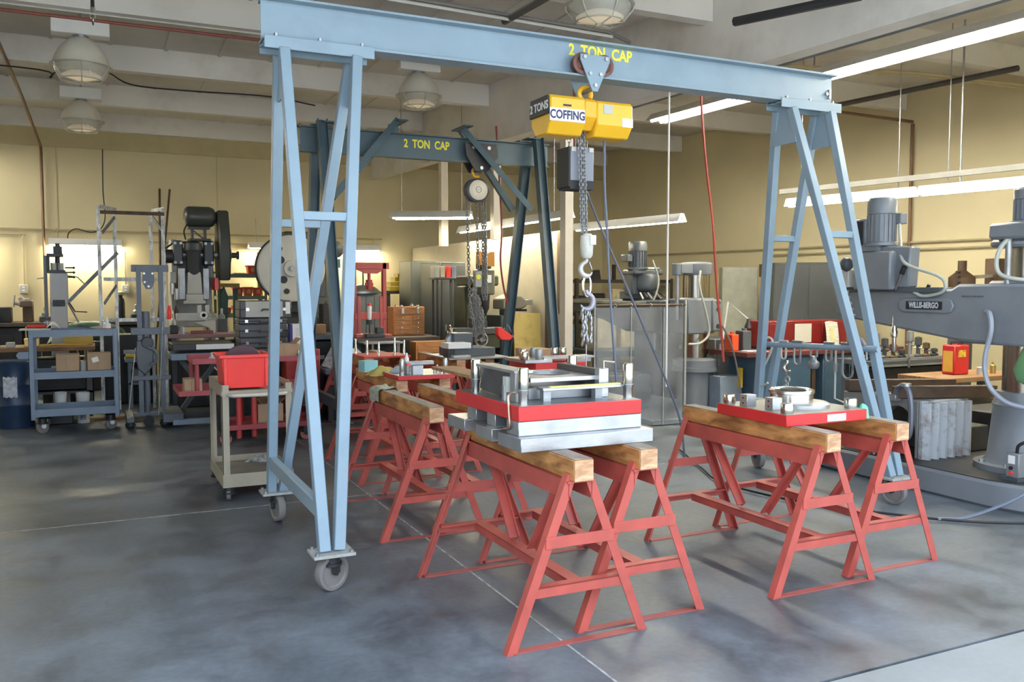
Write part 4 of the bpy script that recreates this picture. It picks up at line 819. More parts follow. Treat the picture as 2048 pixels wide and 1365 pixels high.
# low pallet clutter right of the cart
bench('low_rack', 'low blue grey rack holding bars right of the three-shelf cart', 0.33, 12.5, 0.66, 12.95, 0.66, 0.05, GREYB, GREYB, 0.05, 0.34, 'rack')
solo(MB().box(0.39, 12.54, 0.34, 0.60, 12.8, 0.52), 'bin', mat('mid_grey_plastic', (0.17, 0.18, 0.20), 0.5), 'grey bin on the low rack beside the lift', 'bin', bevel=0.01)
solo(MB().cyl((0.34, 12.6, 0.688), (0.64, 12.6, 0.688), 0.028, n=12), 'roller', mat('yellow_plastic', (0.75, 0.55, 0.03), 0.4), 'yellow roller lying on the low rack', 'roller')
for k, (z, m) in enumerate(((0.05, BENCHW), (0.10, PALE), (0.02, STEELD))):
    solo(MB().cbox((0.15, 11.55+0.14*k, 0.016), (0.62, 0.12, 0.03), (0, 0, 0.03*k)), 'plank', m, ['brown plank lying on the floor behind the cart', 'pale plank propped on the others behind the cart', 'grey metal strip lowest of the strips behind the cart'][k], 'plank')

# ---------------------------------------------------------------- bare angle-iron frame and die lift
F = thing('angle_iron_frame', 'tall bare frame of paint-flecked angle iron posts behind the lift', 'frame', (0.45, 12.3, 0))
FL = mat('flecked_white_steel', (0.58, 0.58, 0.56), 0.5, 0.2, var=0.5, scale=22, stretch=(1, 1, 0.25), dirt=(0.16, 0.22, 0.24), dscale=16, damt=0.9)
FG = mat('frame_grey_paint', (0.16, 0.18, 0.20), 0.5, 0.2, var=0.3, scale=14)
for x, y in ((0.08, 12.0), (0.27, 12.45), (0.70, 12.45), (0.82, 12.0)): part(MB().angle((x, y, 0), (x, y, 2.60), 0.042, 0.042, 0.006, up=(0, 1, 0)), 'post', FL, F)
for a, b in (((0.08, 12.0, 2.60), (0.27, 12.45, 2.60)), ((0.70, 12.45, 2.60), (0.82, 12.0, 2.60)), ((0.08, 12.0, 2.53), (0.82, 12.0, 2.53)), ((0.10, 12.02, 1.70), (0.82, 12.02, 1.70)), ((0.10, 12.02, 1.19), (0.82, 12.02, 1.19))):
    part(MB().bar(a, b, 0.01, 0.045), 'rail', RUST if a[2] == 2.53 else FL, F)
for a, b in (((0.10, 12.05, 2.28), (0.25, 12.4, 2.50)), ((0.70, 12.4, 2.52), (0.82, 12.05, 2.28)), ((-0.30, 12.0, 1.42), (0.27, 12.2, 2.04)), ((0.10, 12.05, 1.40), (0.25, 12.4, 1.62))):
    part(MB().bar(a, b, 0.01, 0.042), 'brace', FG, F)
L = thing('die_lift', 'grey blue hand-cranked die lift with twin masts and pump', 'lift', (0.58, 11.1, 0))
LG = mat('lift_grey_paint', (0.115, 0.135, 0.165), 0.42, var=0.12)
for x in (0.43, 0.72):
    part(MB().chan((x, 11.0, 0.12), (x, 11.0, 1.83), 0.075, 0.05, 0.007, up=(1 if x < 0.5 else -1, 0, 0)), 'mast', LG, L)
part(MB().box(0.38, 10.98, 1.78, 0.78, 11.05, 1.86), 'top_beam', LG, L, 0.004)
pl = part(MB().prism([(0.50, 1.80), (0.62, 1.80), (0.625, 1.66), (0.59, 1.58), (0.53, 1.58), (0.495, 1.66)], 'y', 10.96, 10.98), 'pulley_plate', LG, L)
for x, z in ((0.515, 1.76), (0.605, 1.76), (0.52, 1.66), (0.56, 1.61)): part(MB().cyl((x, 10.95, z), (x, 10.962, z), 0.013, n=8), 'bolt', STEEL, pl)
part(MB().cyl((0.52, 11.0, 0.12), (0.52, 11.0, 0.85), 0.035, n=14).cyl((0.52, 11.0, 0.85), (0.52, 11.0, 1.32), 0.045, n=14), 'lift_cylinder', LG, L)
part(MB().box(0.36, 10.95, 1.05, 0.78, 11.05, 1.13), 'cross_beam', LG, L, 0.004)
part(MB().box(0.36, 10.95, 0.52, 0.78, 11.0, 0.57), 'cross_beam', LG, L, 0.004)
part(MB().prism([(0.42, 0.98), (0.52, 1.00), (0.60, 0.86), (0.58, 0.68), (0.50, 0.58), (0.42, 0.66), (0.40, 0.85)], 'y', 10.92, 10.96), 'crank_guard', GREYD, L, 0.01)
part(MB().lathe((0.53, 10.93, 0.96), [(0.02, -0.03), (0.06, -0.03), (0.07, 0), (0.06, 0.03), (0.02, 0.03)], 16, (0, 1, 0)), 'reel', CHARC, L)
part(MB().ring((0.53, 10.9, 0.80), 0.10, 0.018, (0, 1, 0), -1.4, 1.6, 14, 8), 'crank_arm', LG, L)
part(MB().box(0.66, 10.60, 0.06, 0.88, 11.3, 0.16).box(0.28, 10.60, 0.08, 0.36, 11.3, 0.14), 'foot_beam', LG, L, 0.005)
part(MB().box(0.36, 10.96, 0.10, 0.66, 11.04, 0.14), 'foot_brace', LG, L)
part(MB().tube([(0.40, 10.92, 0.90), (0.30, 10.70, 0.14)], 0.006, 6), 'cable', STEEL, L)
part(MB().tube([(0.70, 10.92, 1.20), (0.62, 10.70, 0.14)], 0.006, 6), 'cable', STEEL, L)
for x in (0.32, 0.68): caster(L, x, 10.66, 0.4, 0.05, BLACK, 0.10, 0.03)
part(MB().cyl((0.52, 10.8, 0.06), (0.52, 10.86, 0.06), 0.06, n=16), 'wheel', BLACK, L)
part(MB().box(0.76, 10.55, 0.03, 1.22, 10.63, 0.09), 'outrigger', mat('pale_blue_steel', (0.26, 0.32, 0.40), 0.45), L, 0.004)
# ---------------------------------------------------------------- punch presses and bin shelves along the back
P1 = thing('punch_press', 'black and grey punch press with top motor and tall flywheel guard', 'punch press', (1.35, 13.9, 0))
MG = mat('press_grey_paint', (0.30, 0.31, 0.30), 0.45, var=0.1)
part(MB().prism([(13.5, 0), (14.5, 0), (14.45, 2.1), (14.1, 2.32), (13.75, 2.3), (13.7, 1.75), (13.95, 1.6), (13.95, 1.25), (13.5, 1.2)], 'x', 1.02, 1.10), 'side_frame', MG, P1, 0.01)
part(MB().prism([(13.5, 0), (14.5, 0), (14.45, 2.1), (14.1, 2.32), (13.75, 2.3), (13.7, 1.75), (13.95, 1.6), (13.95, 1.25), (13.5, 1.2)], 'x', 1.52, 1.60), 'side_frame', MG, P1, 0.01)
part(MB().box(1.0, 13.45, 1.02, 1.62, 14.2, 1.14), 'bolster', MG, P1, 0.01)
part(MB().box(1.05, 13.5, 0, 1.57, 14.4, 0.12), 'base_foot', MG, P1, 0.01)
part(MB().box(1.10, 14.1, 1.1, 1.52, 14.2, 2.2), 'back_web', MG, P1)
part(MB().cyl((1.00, 13.7, 2.08), (1.66, 13.7, 2.08), 0.055, n=14), 'crankshaft', STEELD, P1)
part(MB().box(1.03, 13.55, 1.92, 1.17, 13.8, 2.28), 'bearing_cap', CHARC, P1, 0.02)
part(MB().box(1.45, 13.55, 1.92, 1.60, 13.8, 2.28), 'bearing_cap', CHARC, P1, 0.02)
part(MB().cyl((0.93, 13.65, 2.05), (1.03, 13.65, 2.05), 0.10, n=16), 'brake_drum', DARK, P1)
for x in (1.06, 1.14, 1.48, 1.57): part(MB().cyl((x, 13.53, 2.24), (x, 13.55, 2.24), 0.022, n=8).cyl((x, 13.53, 1.96), (x, 13.55, 1.96), 0.022, n=8), 'cap_bolt', STEELD, P1)
part(MB().lathe((1.31, 13.58, 1.78), [(0.08, 0), (0.10, 0.03), (0.10, 0.32), (0.13, 0.36), (0.12, 0.46), (0.05, 0.5)], 18), 'pitman', CHARC, P1)
part(MB().prism([(1.20, 1.50), (1.42, 1.50), (1.40, 1.82), (1.22, 1.82)], 'y', 13.50, 13.70), 'ram', PALE, P1, 0.01)
for x0, x1 in ((1.10, 1.19), (1.43, 1.52)): part(MB().box(x0, 13.52, 1.42, x1, 13.66, 1.88), 'gib', STEELD, P1, 0.008)
part(MB().box(1.19, 13.48, 1.40, 1.43, 13.60, 1.50).box(1.16, 13.46, 1.36, 1.46, 13.58, 1.41), 'punch_holder', PALE, P1, 0.006)
part(MB().cyl((1.00, 13.5, 1.5), (1.00, 13.5, 1.66), 0.035, n=12).cyl((1.06, 13.48, 1.42), (1.06, 13.48, 1.58), 0.03, n=12), 'air_cylinder', STEEL, P1)
part(MB().box(0.98, 13.46, 1.66, 1.06, 13.56, 1.82), 'control_box', MG, P1, 0.006)
part(MB().lathe((1.20, 13.75, 2.64), [(0.05, 0), (0.12, 0.02), (0.15, 0.06), (0.155, 0.10), (0.155, 0.36), (0.13, 0.42), (0.06, 0.46), (0.04, 0.50)], 24, (1, 0, 0)), 'motor', mat('motor_black_green', (0.055, 0.062, 0.056), 0.35, var=0.1), P1)
part(MB().box(1.26, 13.66, 2.46, 1.56, 13.86, 2.49).box(1.30, 13.68, 2.28, 1.33, 13.84, 2.46).box(1.48, 13.68, 2.28, 1.51, 13.84, 2.46).bar((1.32, 13.70, 2.44), (1.49, 13.70, 2.30), 0.02, 0.02).box(1.26, 13.5, 2.28, 1.55, 13.9, 2.31), 'motor_stand', DARK, P1)
part(MB().tube(smoothpts([(1.24, 13.7, 2.52), (1.20, 13.7, 2.42), (1.22, 13.7, 2.30)]), 0.012, 6), 'cable', BLACK, P1)
GD = mat('guard_dark_green', (0.05, 0.054, 0.046), 0.5, var=0.08)
gp = [(13.62, 2.74), (13.88, 2.74), (14.02, 2.45), (14.06, 2.05), (13.98, 1.72), (13.52, 1.70), (13.42, 2.0), (13.45, 2.35)]
part(MB().prism(gp, 'x', 1.66, 1.82), 'flywheel_guard', GD, P1, 0.02)
part(MB().lathe((1.82, 13.72, 2.08), [(0.12, 0), (0.12, 0.03), (0.04, 0.05), (0.04, 0.12), (0.06, 0.12), (0.06, 0.15), (0.0, 0.15)], 16, (1, 0, 0)), 'hub', CHARC, P1)
part(MB().tube([(0.92, 13.6, 2.15), (1.05, 13.6, 2.25), (1.30, 13.6, 2.26)], 0.015, 6), 'oil_line', DARK, P1)
for x, m in ((0.95, PLRED), (1.05, DARK)): part(MB().lathe((x, 13.45, 1.14), [(0.03, 0), (0.035, 0.12), (0.02, 0.2), (0, 0.2)], 12), 'oil_pot', m, P1)
part(MB().box(1.60, 13.6, 1.56, 1.66, 13.95, 1.74), 'red_cover', PLRED, P1, 0.005)

P2 = thing('punch_press', 'pale grey punch press with large round drilled flywheel behind the blue gantry leg', 'punch press', (2.85, 13.6, 0))
FW = mat('flywheel_pale_grey', (0.52, 0.52, 0.48), 0.45, var=0.07)
part(MB().lathe((2.65, 13.2, 1.88), [(0.03, -0.09), (0.12, -0.09), (0.125, -0.055), (0.485, -0.05), (0.495, -0.04), (0.495, 0.06), (0.03, 0.06)], 56, (0, 1, 0)), 'flywheel', FW, P2)
part(MB().lathe((2.65, 13.27, 1.88), [(0.515, 0.0), (0.515, 0.07), (0.05, 0.07)], 56, (0, 1, 0)), 'belt_guard', DARK, P2)
for deg, R_, rh in ((143, 0.205, 0.056), (233, 0.21, 0.056), (323, 0.205, 0.056), (53, 0.21, 0.056), (122, 0.34, 0.042), (256, 0.35, 0.042), (20, 0.345, 0.042)):
    a = math.radians(deg); part(MB().cyl((2.65+R_*math.cos(a), 13.14, 1.88+R_*math.sin(a)), (2.65+R_*math.cos(a), 13.152, 1.88+R_*math.sin(a)), rh, n=20), 'flywheel_hole', INK, P2)
part(MB().cyl((2.65, 13.08, 1.88), (2.65, 13.6, 1.88), 0.04, n=14), 'shaft', STEELD, P2)
part(MB().prism([(13.45, 0), (14.3, 0), (14.3, 2.2), (14.0, 2.45), (13.5, 2.45), (13.45, 1.9), (13.8, 1.7), (13.8, 1.2), (13.45, 1.15)], 'x', 2.62, 3.36), 'frame', mat('press_dark_grey', (0.055, 0.06, 0.06), 0.5, var=0.15), P2, 0.02)
part(MB().box(2.85, 13.35, 1.45, 3.2, 13.5, 2.2), 'ram', CHARC, P2, 0.01)
part(MB().lathe((3.35, 13.3, 2.18), [(0.04, 0), (0.13, 0.02), (0.13, 0.26), (0.05, 0.3)], 18, (0, 1, 0)), 'motor', DARK, P2)
for z in (1.5, 1.6, 1.7, 1.8): part(MB().cyl((3.30, 13.33, z), (3.30, 13.36, z), 0.02, n=8), 'cap_bolt', STEEL, P2)
part(MB().box(3.26, 13.38, 1.9, 3.44, 13.44, 2.04), 'control_box', mat('bright_green_paint', (0.03, 0.12, 0.06), 0.5), P2, 0.005)

def shelf_unit(name, label, x0, y0, x1, y1, zs, zt, m, w=0.045):
    t = thing(name, label, 'shelving', ((x0+x1)/2, (y0+y1)/2, 0))
    corner_legs(t, x0, y0, x1, y1, 0, zt, w, m, 'post')
    for z in zs: part(MB().box(x0+0.005, y0+0.005, z-0.06, x1-0.005, y1-0.005, z), 'shelf', m, t)
    return t
shelf_unit('bin_rack', 'grey green steel shelving with red bins between the punch presses', 1.78, 14.75, 2.56, 15.3, (0.3, 0.75, 1.17, 1.46, 1.82), 1.86, SGREEN)
def bin_(x, y, z, w_, d_, h, m, label, group='red parts bins on the shelves'):
    t = thing('parts_bin', label, 'bin', (x, y, z), 0, group)
    tp = 0.012
    b = MB(); o = 0.008
    def fr(zz, k): return [(x-w_/2-k, y-d_/2-k, zz), (x+w_/2+k, y-d_/2-k, zz), (x+w_/2+k, y+d_/2+k, zz), (x-w_/2-k, y+d_/2+k, zz)]
    b.add(fr(z, -0.015)+fr(z+h, 0.0)+fr(z+h, -o)+fr(z+0.008, -0.02-o), [(3,2,1,0), (12,13,14,15)]+[(i, (i+1) % 4, 4+(i+1) % 4, 4+i) for i in range(4)]+[(4+i, 4+(i+1) % 4, 8+(i+1) % 4, 8+i) for i in range(4)]+[(8+i, 8+(i+1) % 4, 12+(i+1) % 4, 12+i) for i in range(4)])
    part(b, 'shell', m, t)
    part(MB().box(x-w_/2-0.012, y-d_/2-0.012, z+h-0.02, x+w_/2+0.012, y-d_/2, z+h).box(x-w_/2-0.012, y+d_/2, z+h-0.02, x+w_/2+0.012, y+d_/2+0.012, z+h).box(x-w_/2-0.012, y-d_/2, z+h-0.02, x-w_/2, y+d_/2, z+h).box(x+w_/2, y-d_/2, z+h-0.02, x+w_/2+0.012, y+d_/2, z+h), 'rim', m, t)
    part(MB().box(x-w_*0.22, y-d_/2-0.004, z+h*0.25, x+w_*0.22, y-d_/2-0.001+0.004, z+h*0.75), 'card_label', mat('bin_label', (0.75, 0.30, 0.22), 0.6, var=0.5, scale=45), t)
    return t
for x, y, z, w_, h, lab in ((2.37, 14.95, 1.82, 0.20, 0.14, 'red bin alone on the top shelf of the green rack'),
                            (2.12, 14.95, 1.46, 0.15, 0.14, 'leftmost red bin on the second shelf of the green rack'),
                            (2.28, 14.95, 1.46, 0.13, 0.145, 'middle red bin on the second shelf of the green rack'),
                            (2.43, 14.95, 1.46, 0.13, 0.135, 'right red bin on the second shelf of the green rack'),
                            (1.92, 14.9, 1.17, 0.15, 0.10, 'small red bin on the lower shelf behind the press bed'),
                            (2.08, 14.85, 1.17, 0.11, 0.13, 'narrow red bin on the lower shelf by the green post'),
                            (2.24, 14.9, 1.17, 0.10, 0.13, 'narrow red bin beside the tool cases on the lower shelf')):
    bin_(x, y, z, w_, 0.22, h, ORANGE, lab)
solo(MB().box(2.05, 14.85, 1.82, 2.25, 15.0, 1.838), 'tray', mat('cream_tray', (0.65, 0.56, 0.36), 0.6), 'flat cream tray on the top shelf left of the lone red bin', 'tray')
t = thing('stand', 'dark green machine stand in front of the bin shelves', 'stand', (1.87, 14.3, 0))
for x in (1.74, 1.95): part(MB().box(x, 14.2, 0, x+0.07, 14.3, 1.58), 'post', DGREEN, t, 0.005)
part(MB().prism([(1.72, 1.10), (1.84, 1.10), (1.86, 1.45), (1.80, 1.62), (1.74, 1.50)], 'y', 14.1, 14.2), 'arm', DGREEN, t, 0.01)
part(MB().box(1.72, 14.15, 1.60, 2.04, 14.35, 1.66), 'top_rail', mat('ochre_paint', (0.36, 0.24, 0.04), 0.6), t)
solo(MB().box(2.52, 15.4, 0.0, 2.60, 15.46, 2.2), 'post', mat('yellow_post', (0.62, 0.42, 0.10), 0.5), 'yellow square post standing behind the bin shelves', 'post')
solo(MB().cyl((2.74, 15.35, 0), (2.74, 15.35, 1.75), 0.055, n=16), 'post', MATS['yellow_post'], 'round yellow post standing beside the large flywheel', 'post')
# pale fixture on its dusty red table
FX = thing('work_fixture', 'pale grey cast fixture on the dusty red table before the press', 'fixture', (1.2, 12.5, 0.98))
part(MB().box(0.97, 12.4, 1.15, 1.36, 12.6, 1.25), 'bar', PALE, FX, 0.008)
part(MB().prism([(1.05, 1.13), (1.46, 1.15), (1.46, 0.98), (1.40, 0.98), (1.38, 1.05), (1.2, 1.12)], 'y', 12.42, 12.58), 'bracket', PALE, FX, 0.006)
part(MB().lathe((1.31, 12.38, 1.225), [(0.025, 0), (0.05, 0), (0.05, 0.06), (0.025, 0.06), (0.025, 0)], 20, (0, 1, 0)), 'ring', WHITE, FX)
for x in (1.24, 1.34): part(MB().box(x, 12.45, 1.25, x+0.05, 12.5, 1.36), 'lug', PALE, FX, 0.004)
bench('steel_table', 'steel table with dusty red top in front of the first press', 0.85, 12.2, 1.9, 12.95, 0.98, 0.05, mat('dusty_rose_top', (0.30, 0.17, 0.18), 0.6), CHARC)
for x, m, r_, h_, lab in ((1.03, mat('steel_blue', (0.3, 0.38, 0.48), 0.4), 0.025, 0.10, 'small blue grey can on the dusty red table'), (1.62, PALE, 0.012, 0.09, 'thin pale stick on the dusty red table'), (1.72, STEELD, 0.03, 0.06, 'dull steel slug on the dusty red table')):
    solo(MB().lathe((x, 12.3, 0.98), [(r_, 0), (r_, h_*0.9), (r_*0.7, h_)], 14), 'can', m, lab, 'can')
solo(MB().box(1.14, 12.3, 0.98, 1.42, 12.42, 1.02), 'block', mat('dark_red_block', (0.20, 0.05, 0.04), 0.5), 'dark red block row on the dusty red table', 'block', bevel=0.004)
LT = thing('lift_table', 'blue grey lift table with white edged top left of the beige cart', 'lift table', (1.2, 11.2, 0))
part(MB().box(0.80, 10.9, 0.86, 1.50, 11.5, 0.93), 'top', DARK, LT, 0.004)
part(MB().box(1.06, 10.885, 0.865, 1.49, 10.90, 0.925), 'edge_label', WHITE, LT)
part(MB().box(0.78, 10.92, 0.74, 1.35, 11.45, 0.82), 'frame', GREYB, LT, 0.005)
part(MB().bar((0.9, 11.2, 0.74), (1.35, 11.2, 0.10), 0.04, 0.06).bar((1.35, 11.2, 0.74), (0.9, 11.2, 0.10), 0.04, 0.06).box(0.85, 11.0, 0.03, 1.45, 11.4, 0.10), 'scissor_frame', CHARC, LT)
# black tool cases, tin and carton
tc = bench('steel_bench', 'dark steel bench under the stacked tool cases', 1.5, 10.75, 2.35, 11.35, 0.86, 0.06, GREYD, CHARC)
def case(x0, x1, z0, z1, m, label, panel=None):
    t = thing('tool_case', label, 'case', ((x0+x1)/2, 11.05, z0), 0, 'tool cases in a stack')
    part(MB().box(x0, 10.88, z0, x1, 11.25, z1), 'body', m, t, 0.012)
    part(MB().box(x0-0.003, 10.876, (z0+z1)/2-0.006, x1+0.003, 11.254, (z0+z1)/2+0.006), 'seam', BLACK, t)
    for f in (0.15, 0.85): part(MB().cbox((x0+(x1-x0)*f, 10.872, (z0+z1)/2), (0.035, 0.01, 0.035)), 'latch', CHROME, t)
    part(MB().tube([((x0+x1)/2-0.05, 10.875, (z0+z1)/2-0.02), ((x0+x1)/2-0.045, 10.845, (z0+z1)/2), ((x0+x1)/2+0.045, 10.845, (z0+z1)/2), ((x0+x1)/2+0.05, 10.875, (z0+z1)/2-0.02)], 0.009, 6), 'handle', CHROME if panel is None else m, t)
    if panel: part(MB().box(x0+0.07, 10.874, z0+0.015, x1-0.11, 10.88, z1-0.01), 'front_panel', panel, t); part(MB().box(x1-0.075, 10.874, z0+0.05, x1-0.02, 10.88, z1-0.02), 'paper_tag', PAPER, t)
    return t
CG = mat('case_grey', (0.075, 0.078, 0.085), 0.45, var=0.1)
case(1.56, 2.12, 0.86, 0.99, CG, 'bottom grey tool case of the stack')
case(1.55, 2.13, 0.99, 1.155, CG, 'middle ribbed grey tool case of the stack with shiny handle')
case(1.55, 2.13, 1.155, 1.225, CG, 'thin flat grey case third from the bottom of the stack')
case(1.56, 2.18, 1.225, 1.44, mat('case_dark', (0.06, 0.06, 0.065), 0.4), 'top case of the stack with pale front panel', PALE)
t = thing('carton', 'white carton with blue and orange side standing right of the tool cases', 'box', (2.2, 10.65, 0.86))
part(MB().box(2.13, 10.60, 0.86, 2.33, 10.70, 1.16), 'box_body', PAPER, t, 0.003)
part(MB().box(2.10, 10.60, 0.93, 2.13, 10.70, 1.155), 'blue_side', mat('carton_blue', (0.03, 0.03, 0.22), 0.5), t)
part(MB().box(2.09, 10.60, 0.86, 2.13, 10.70, 0.93), 'orange_side', mat('carton_orange', (0.55, 0.26, 0.05), 0.5), t)
for k in range(4): part(MB().box(2.17, 10.598, 1.02+0.025*k, 2.30, 10.60, 1.027+0.025*k), 'print_line', mat('faint_print', (0.55, 0.58, 0.68), 0.7), t)
part(MB().cyl((2.24, 10.65, 1.16), (2.24, 10.65, 1.185), 0.03, n=12), 'spout', PALE, t)
solo(MB().box(2.02, 10.44, 0.0, 2.42, 10.74, 0.8595), 'pedestal', mat('red_pedestal_paint', (0.35, 0.035, 0.035), 0.5), 'red pedestal under the white carton', 'stand', bevel=0.006)
cardbox(1.66, 10.45, 0.0, 1.92, 10.7, 0.30, 'cardboard box on the floor beneath the steel bench', flaps=True)
# red cart behind the beige one
RC = thing('red_cart', 'red two-shelf steel cart on casters behind the beige cart', 'cart', (1.45, 9.5, 0))
RCM = mat('cart_red_paint', (0.36, 0.062, 0.070), 0.5, var=0.1)
part(MB().tray(0.86, 9.2, 0.83, 2.12, 9.85, 0.885, 0.006), 'shelf', RCM, RC)
part(MB().tray(0.72, 9.15, 0.52, 2.05, 9.9, 0.57, 0.006), 'shelf', RCM, RC)
part(MB().tray(1.20, 9.2, 0.14, 2.10, 9.85, 0.19, 0.006), 'shelf', RCM, RC)
for x, y in ((0.90, 9.24), (2.05, 9.24), (0.90, 9.82), (2.05, 9.82)): part(MB().cyl((x, y, 0.52), (x, y, 0.85), 0.022, n=10), 'upper_post', RCM, RC)
for x, y in ((1.30, 9.25), (1.46, 9.30), (1.40, 9.8), (2.03, 9.3), (2.03, 9.8)): part(MB().cyl((x, y, 0.05), (x, y, 0.53), 0.028, n=12), 'leg', mat('bright_cart_red', (0.52, 0.055, 0.05), 0.4), RC)
for x, y in ((1.16, 9.2), (1.97, 9.2)): caster(RC, x, y, 0.1, 0.06, mat('red_wheel', (0.40, 0.13, 0.12), 0.5), 0.14, 0.035)
cardbox(1.50, 9.30, 0.19, 1.76, 9.52, 0.38, 'open brown cardboard box on the lower shelf of the red cart', flaps=True)
cardbox(0.78, 9.25, 0.53, 0.95, 9.45, 0.68, 'small plain cardboard box on the left end of the red cart shelf')
cardbox(1.66, 9.35, 0.84, 1.95, 9.6, 1.0, 'open cardboard box on the red cart top behind the red bin', flaps=True)
for x, z, m, lab in ((1.05, 0.84, PALE, 'pale metal part on the red cart top at its left'), (1.20, 0.84, DARK, 'dark valve part on the red cart top'), (1.92, 0.84, CHROME, 'bright bolt standing on the red cart top at its right'), (1.80, 0.53, PALE, 'pale block on the red cart middle shelf'), (1.92, 0.53, STEELD, 'dull steel block on the red cart middle shelf')):
    solo(MB().lathe((x, 9.26, z), [(0.035, 0), (0.04, 0.02), (0.03, 0.05), (0.015, 0.06), (0.015, 0.10), (0, 0.105)], 12), 'machine_part', m, lab, 'part')
crumple((2.75, 10.6, 0.62), 0.28, 0.22, 0.28, 12, mat('clear_plastic_bag', (0.40, 0.43, 0.46), 0.3, var=0.5, scale=18), 'plastic_bag', 'crumpled grey plastic bag on the low shelf behind the gantry legs', 'bag')
bench('low_shelf', 'low dark shelf carrying the plastic bag', 2.45, 10.3, 3.0, 10.9, 0.62, 0.06, GREYB, CHARC)
bench('steel_bench', 'dark steel bench behind the front gantry left legs', 2.45, 11.6, 3.0, 12.2, 0.97, 0.07, GREYD, CHARC)
solo(MB().box(2.55, 11.7, 0.97, 2.80, 11.9, 1.10), 'box', BENCHW, 'small wooden box on the dark bench behind the gantry legs', 'box', bevel=0.004)

# ---------------------------------------------------------------- beige cart with red tote
B = thing('utility_cart', 'beige two-shelf steel cart carrying a red tote, left of the front gantry', 'cart', (1.05, 7.1, 0))
B_x0, B_x1, B_y0, B_y1 = 0.825, 1.34, 6.72, 7.50
corner_legs(B, B_x0, B_y0, B_x1, B_y1, 0.105, 0.875, 0.05, BEIGE)
part(MB().box(B_x0+0.004, B_y0+0.004, 0.15, B_x1-0.004, B_y1-0.004, 0.156).box(B_x0, B_y0-0.003, 0.105, B_x1, B_y0+0.001, 0.205).box(B_x0, B_y1-0.001, 0.105, B_x1, B_y1+0.003, 0.205).box(B_x0-0.003, B_y0, 0.105, B_x0+0.001, B_y1, 0.205).box(B_x1-0.001, B_y0, 0.105, B_x1+0.003, B_y1, 0.205), 'lower_shelf', BEIGE, B)
part(MB().box(B_x0+0.01, B_y0+0.01, 0.156, B_x1-0.01, B_y1-0.01, 0.159), 'shelf_mat', mat('worn_shelf_face', (0.16, 0.15, 0.13), 0.6, var=0.25), B)
part(MB().box(B_x0+0.004, B_y0+0.03, 0.82, B_x1-0.004, B_y1-0.004, 0.826).box(B_x0-0.003, B_y0, 0.79, B_x0+0.001, B_y1, 0.875).box(B_x1-0.001, B_y0, 0.79, B_x1+0.003, B_y1, 0.875).box(B_x0, B_y1-0.001, 0.79, B_x1, B_y1+0.003, 0.875), 'top_shelf', BEIGE, B)
part(MB().box(B_x0, B_y0-0.003, 0.80, B_x1, B_y0+0.001, 0.83), 'front_lip', BEIGE, B)
part(MB().tube(smoothpts([(B_x0+0.045, B_y0+0.01, 0.80), (B_x0+0.06, B_y0-0.045, 0.80), (B_x0+0.12, B_y0-0.065, 0.80), (B_x1-0.12, B_y0-0.065, 0.80), (B_x1-0.06, B_y0-0.045, 0.80), (B_x1-0.045, B_y0+0.01, 0.80)], 5), 0.014, 8), 'push_handle', mat('pale_handle_paint', (0.52, 0.49, 0.42), 0.35), B)
for x in (B_x0+0.045, B_x1-0.045):
    for y in (B_y0+0.06, B_y1-0.06): caster(B, x, y, 1.35, 0.05, WHEEL, 0.11, 0.03)
tb = thing('tote_bin', 'bright red plastic tote with dark disc inside on the beige cart', 'bin', (1.0, 6.93, 0.826))
def frm(x0, y0, x1, y1, z): return [(x0, y0, z), (x1, y0, z), (x1, y1, z), (x0, y1, z)]
z0, z1 = 0.84, 1.09
mbt = MB().add(frm(0.855, 6.80, 1.17, 7.14, z0)+frm(0.835, 6.78, 1.19, 7.16, z1)+frm(0.843, 6.788, 1.182, 7.152, z1)+frm(0.865, 6.81, 1.16, 7.13, z0+0.01), [(3,2,1,0), (12,13,14,15)]+[(i, (i+1) % 4, 4+(i+1) % 4, 4+i) for i in range(4)]+[(4+i, 4+(i+1) % 4, 8+(i+1) % 4, 8+i) for i in range(4)]+[(8+i, 8+(i+1) % 4, 12+(i+1) % 4, 12+i) for i in range(4)])
part(mbt, 'shell', PLRED, tb, 0.006)
part(MB().box(0.818, 6.763, z1-0.02, 1.207, 6.782, z1+0.004).box(0.818, 7.158, z1-0.02, 1.207, 7.177, z1+0.004).box(0.818, 6.782, z1-0.02, 0.836, 7.158, z1+0.004).box(1.189, 6.782, z1-0.02, 1.207, 7.158, z1+0.004), 'rim', PLRED, tb, 0.003)
for x in (0.862, 1.162): part(MB().box(x-0.012, 6.775, z0+0.01, x+0.012, 6.796, z1-0.02), 'corner_rib', PLRED, tb, 0.003)
for z in (0.90, 0.96, 1.02):
    part(MB().box(1.178, 6.80, z-0.006, 1.194, 7.14, z+0.006), 'side_rib', PLRED, tb)
solo(MB().lathe((1.013, 6.96, 1.005), [(0.02, -0.012), (0.15, -0.012), (0.155, 0), (0.15, 0.012), (0.02, 0.012)], 40, (0.03, 1, 0.10)), 'disc', mat('maroon_disc', (0.085, 0.045, 0.055), 0.55), 'dark maroon grinding disc standing in the red tote', 'disc')
crumple((0.90, 7.30, 0.826), 0.07, 0.09, 0.05, 21, mat('crumpled_paper', (0.50, 0.47, 0.36), 0.8, var=0.2), 'paper', 'crumpled yellowish paper on the beige cart behind the tote', 'paper')
solo(MB().tube([(0.93, 7.30, 0.86), (0.86, 7.42, 0.95)], 0.006, 6), 'stick', PALE, 'thin pale stick sticking up from the paper on the beige cart', 'stick')
crumple((1.27, 6.98, 0.826), 0.055, 0.12, 0.03, 31, mat('dark_rag_cloth', (0.10, 0.10, 0.11), 0.9, var=0.3), 'rag', 'small dark rag on the beige cart right of the tote', 'rag')
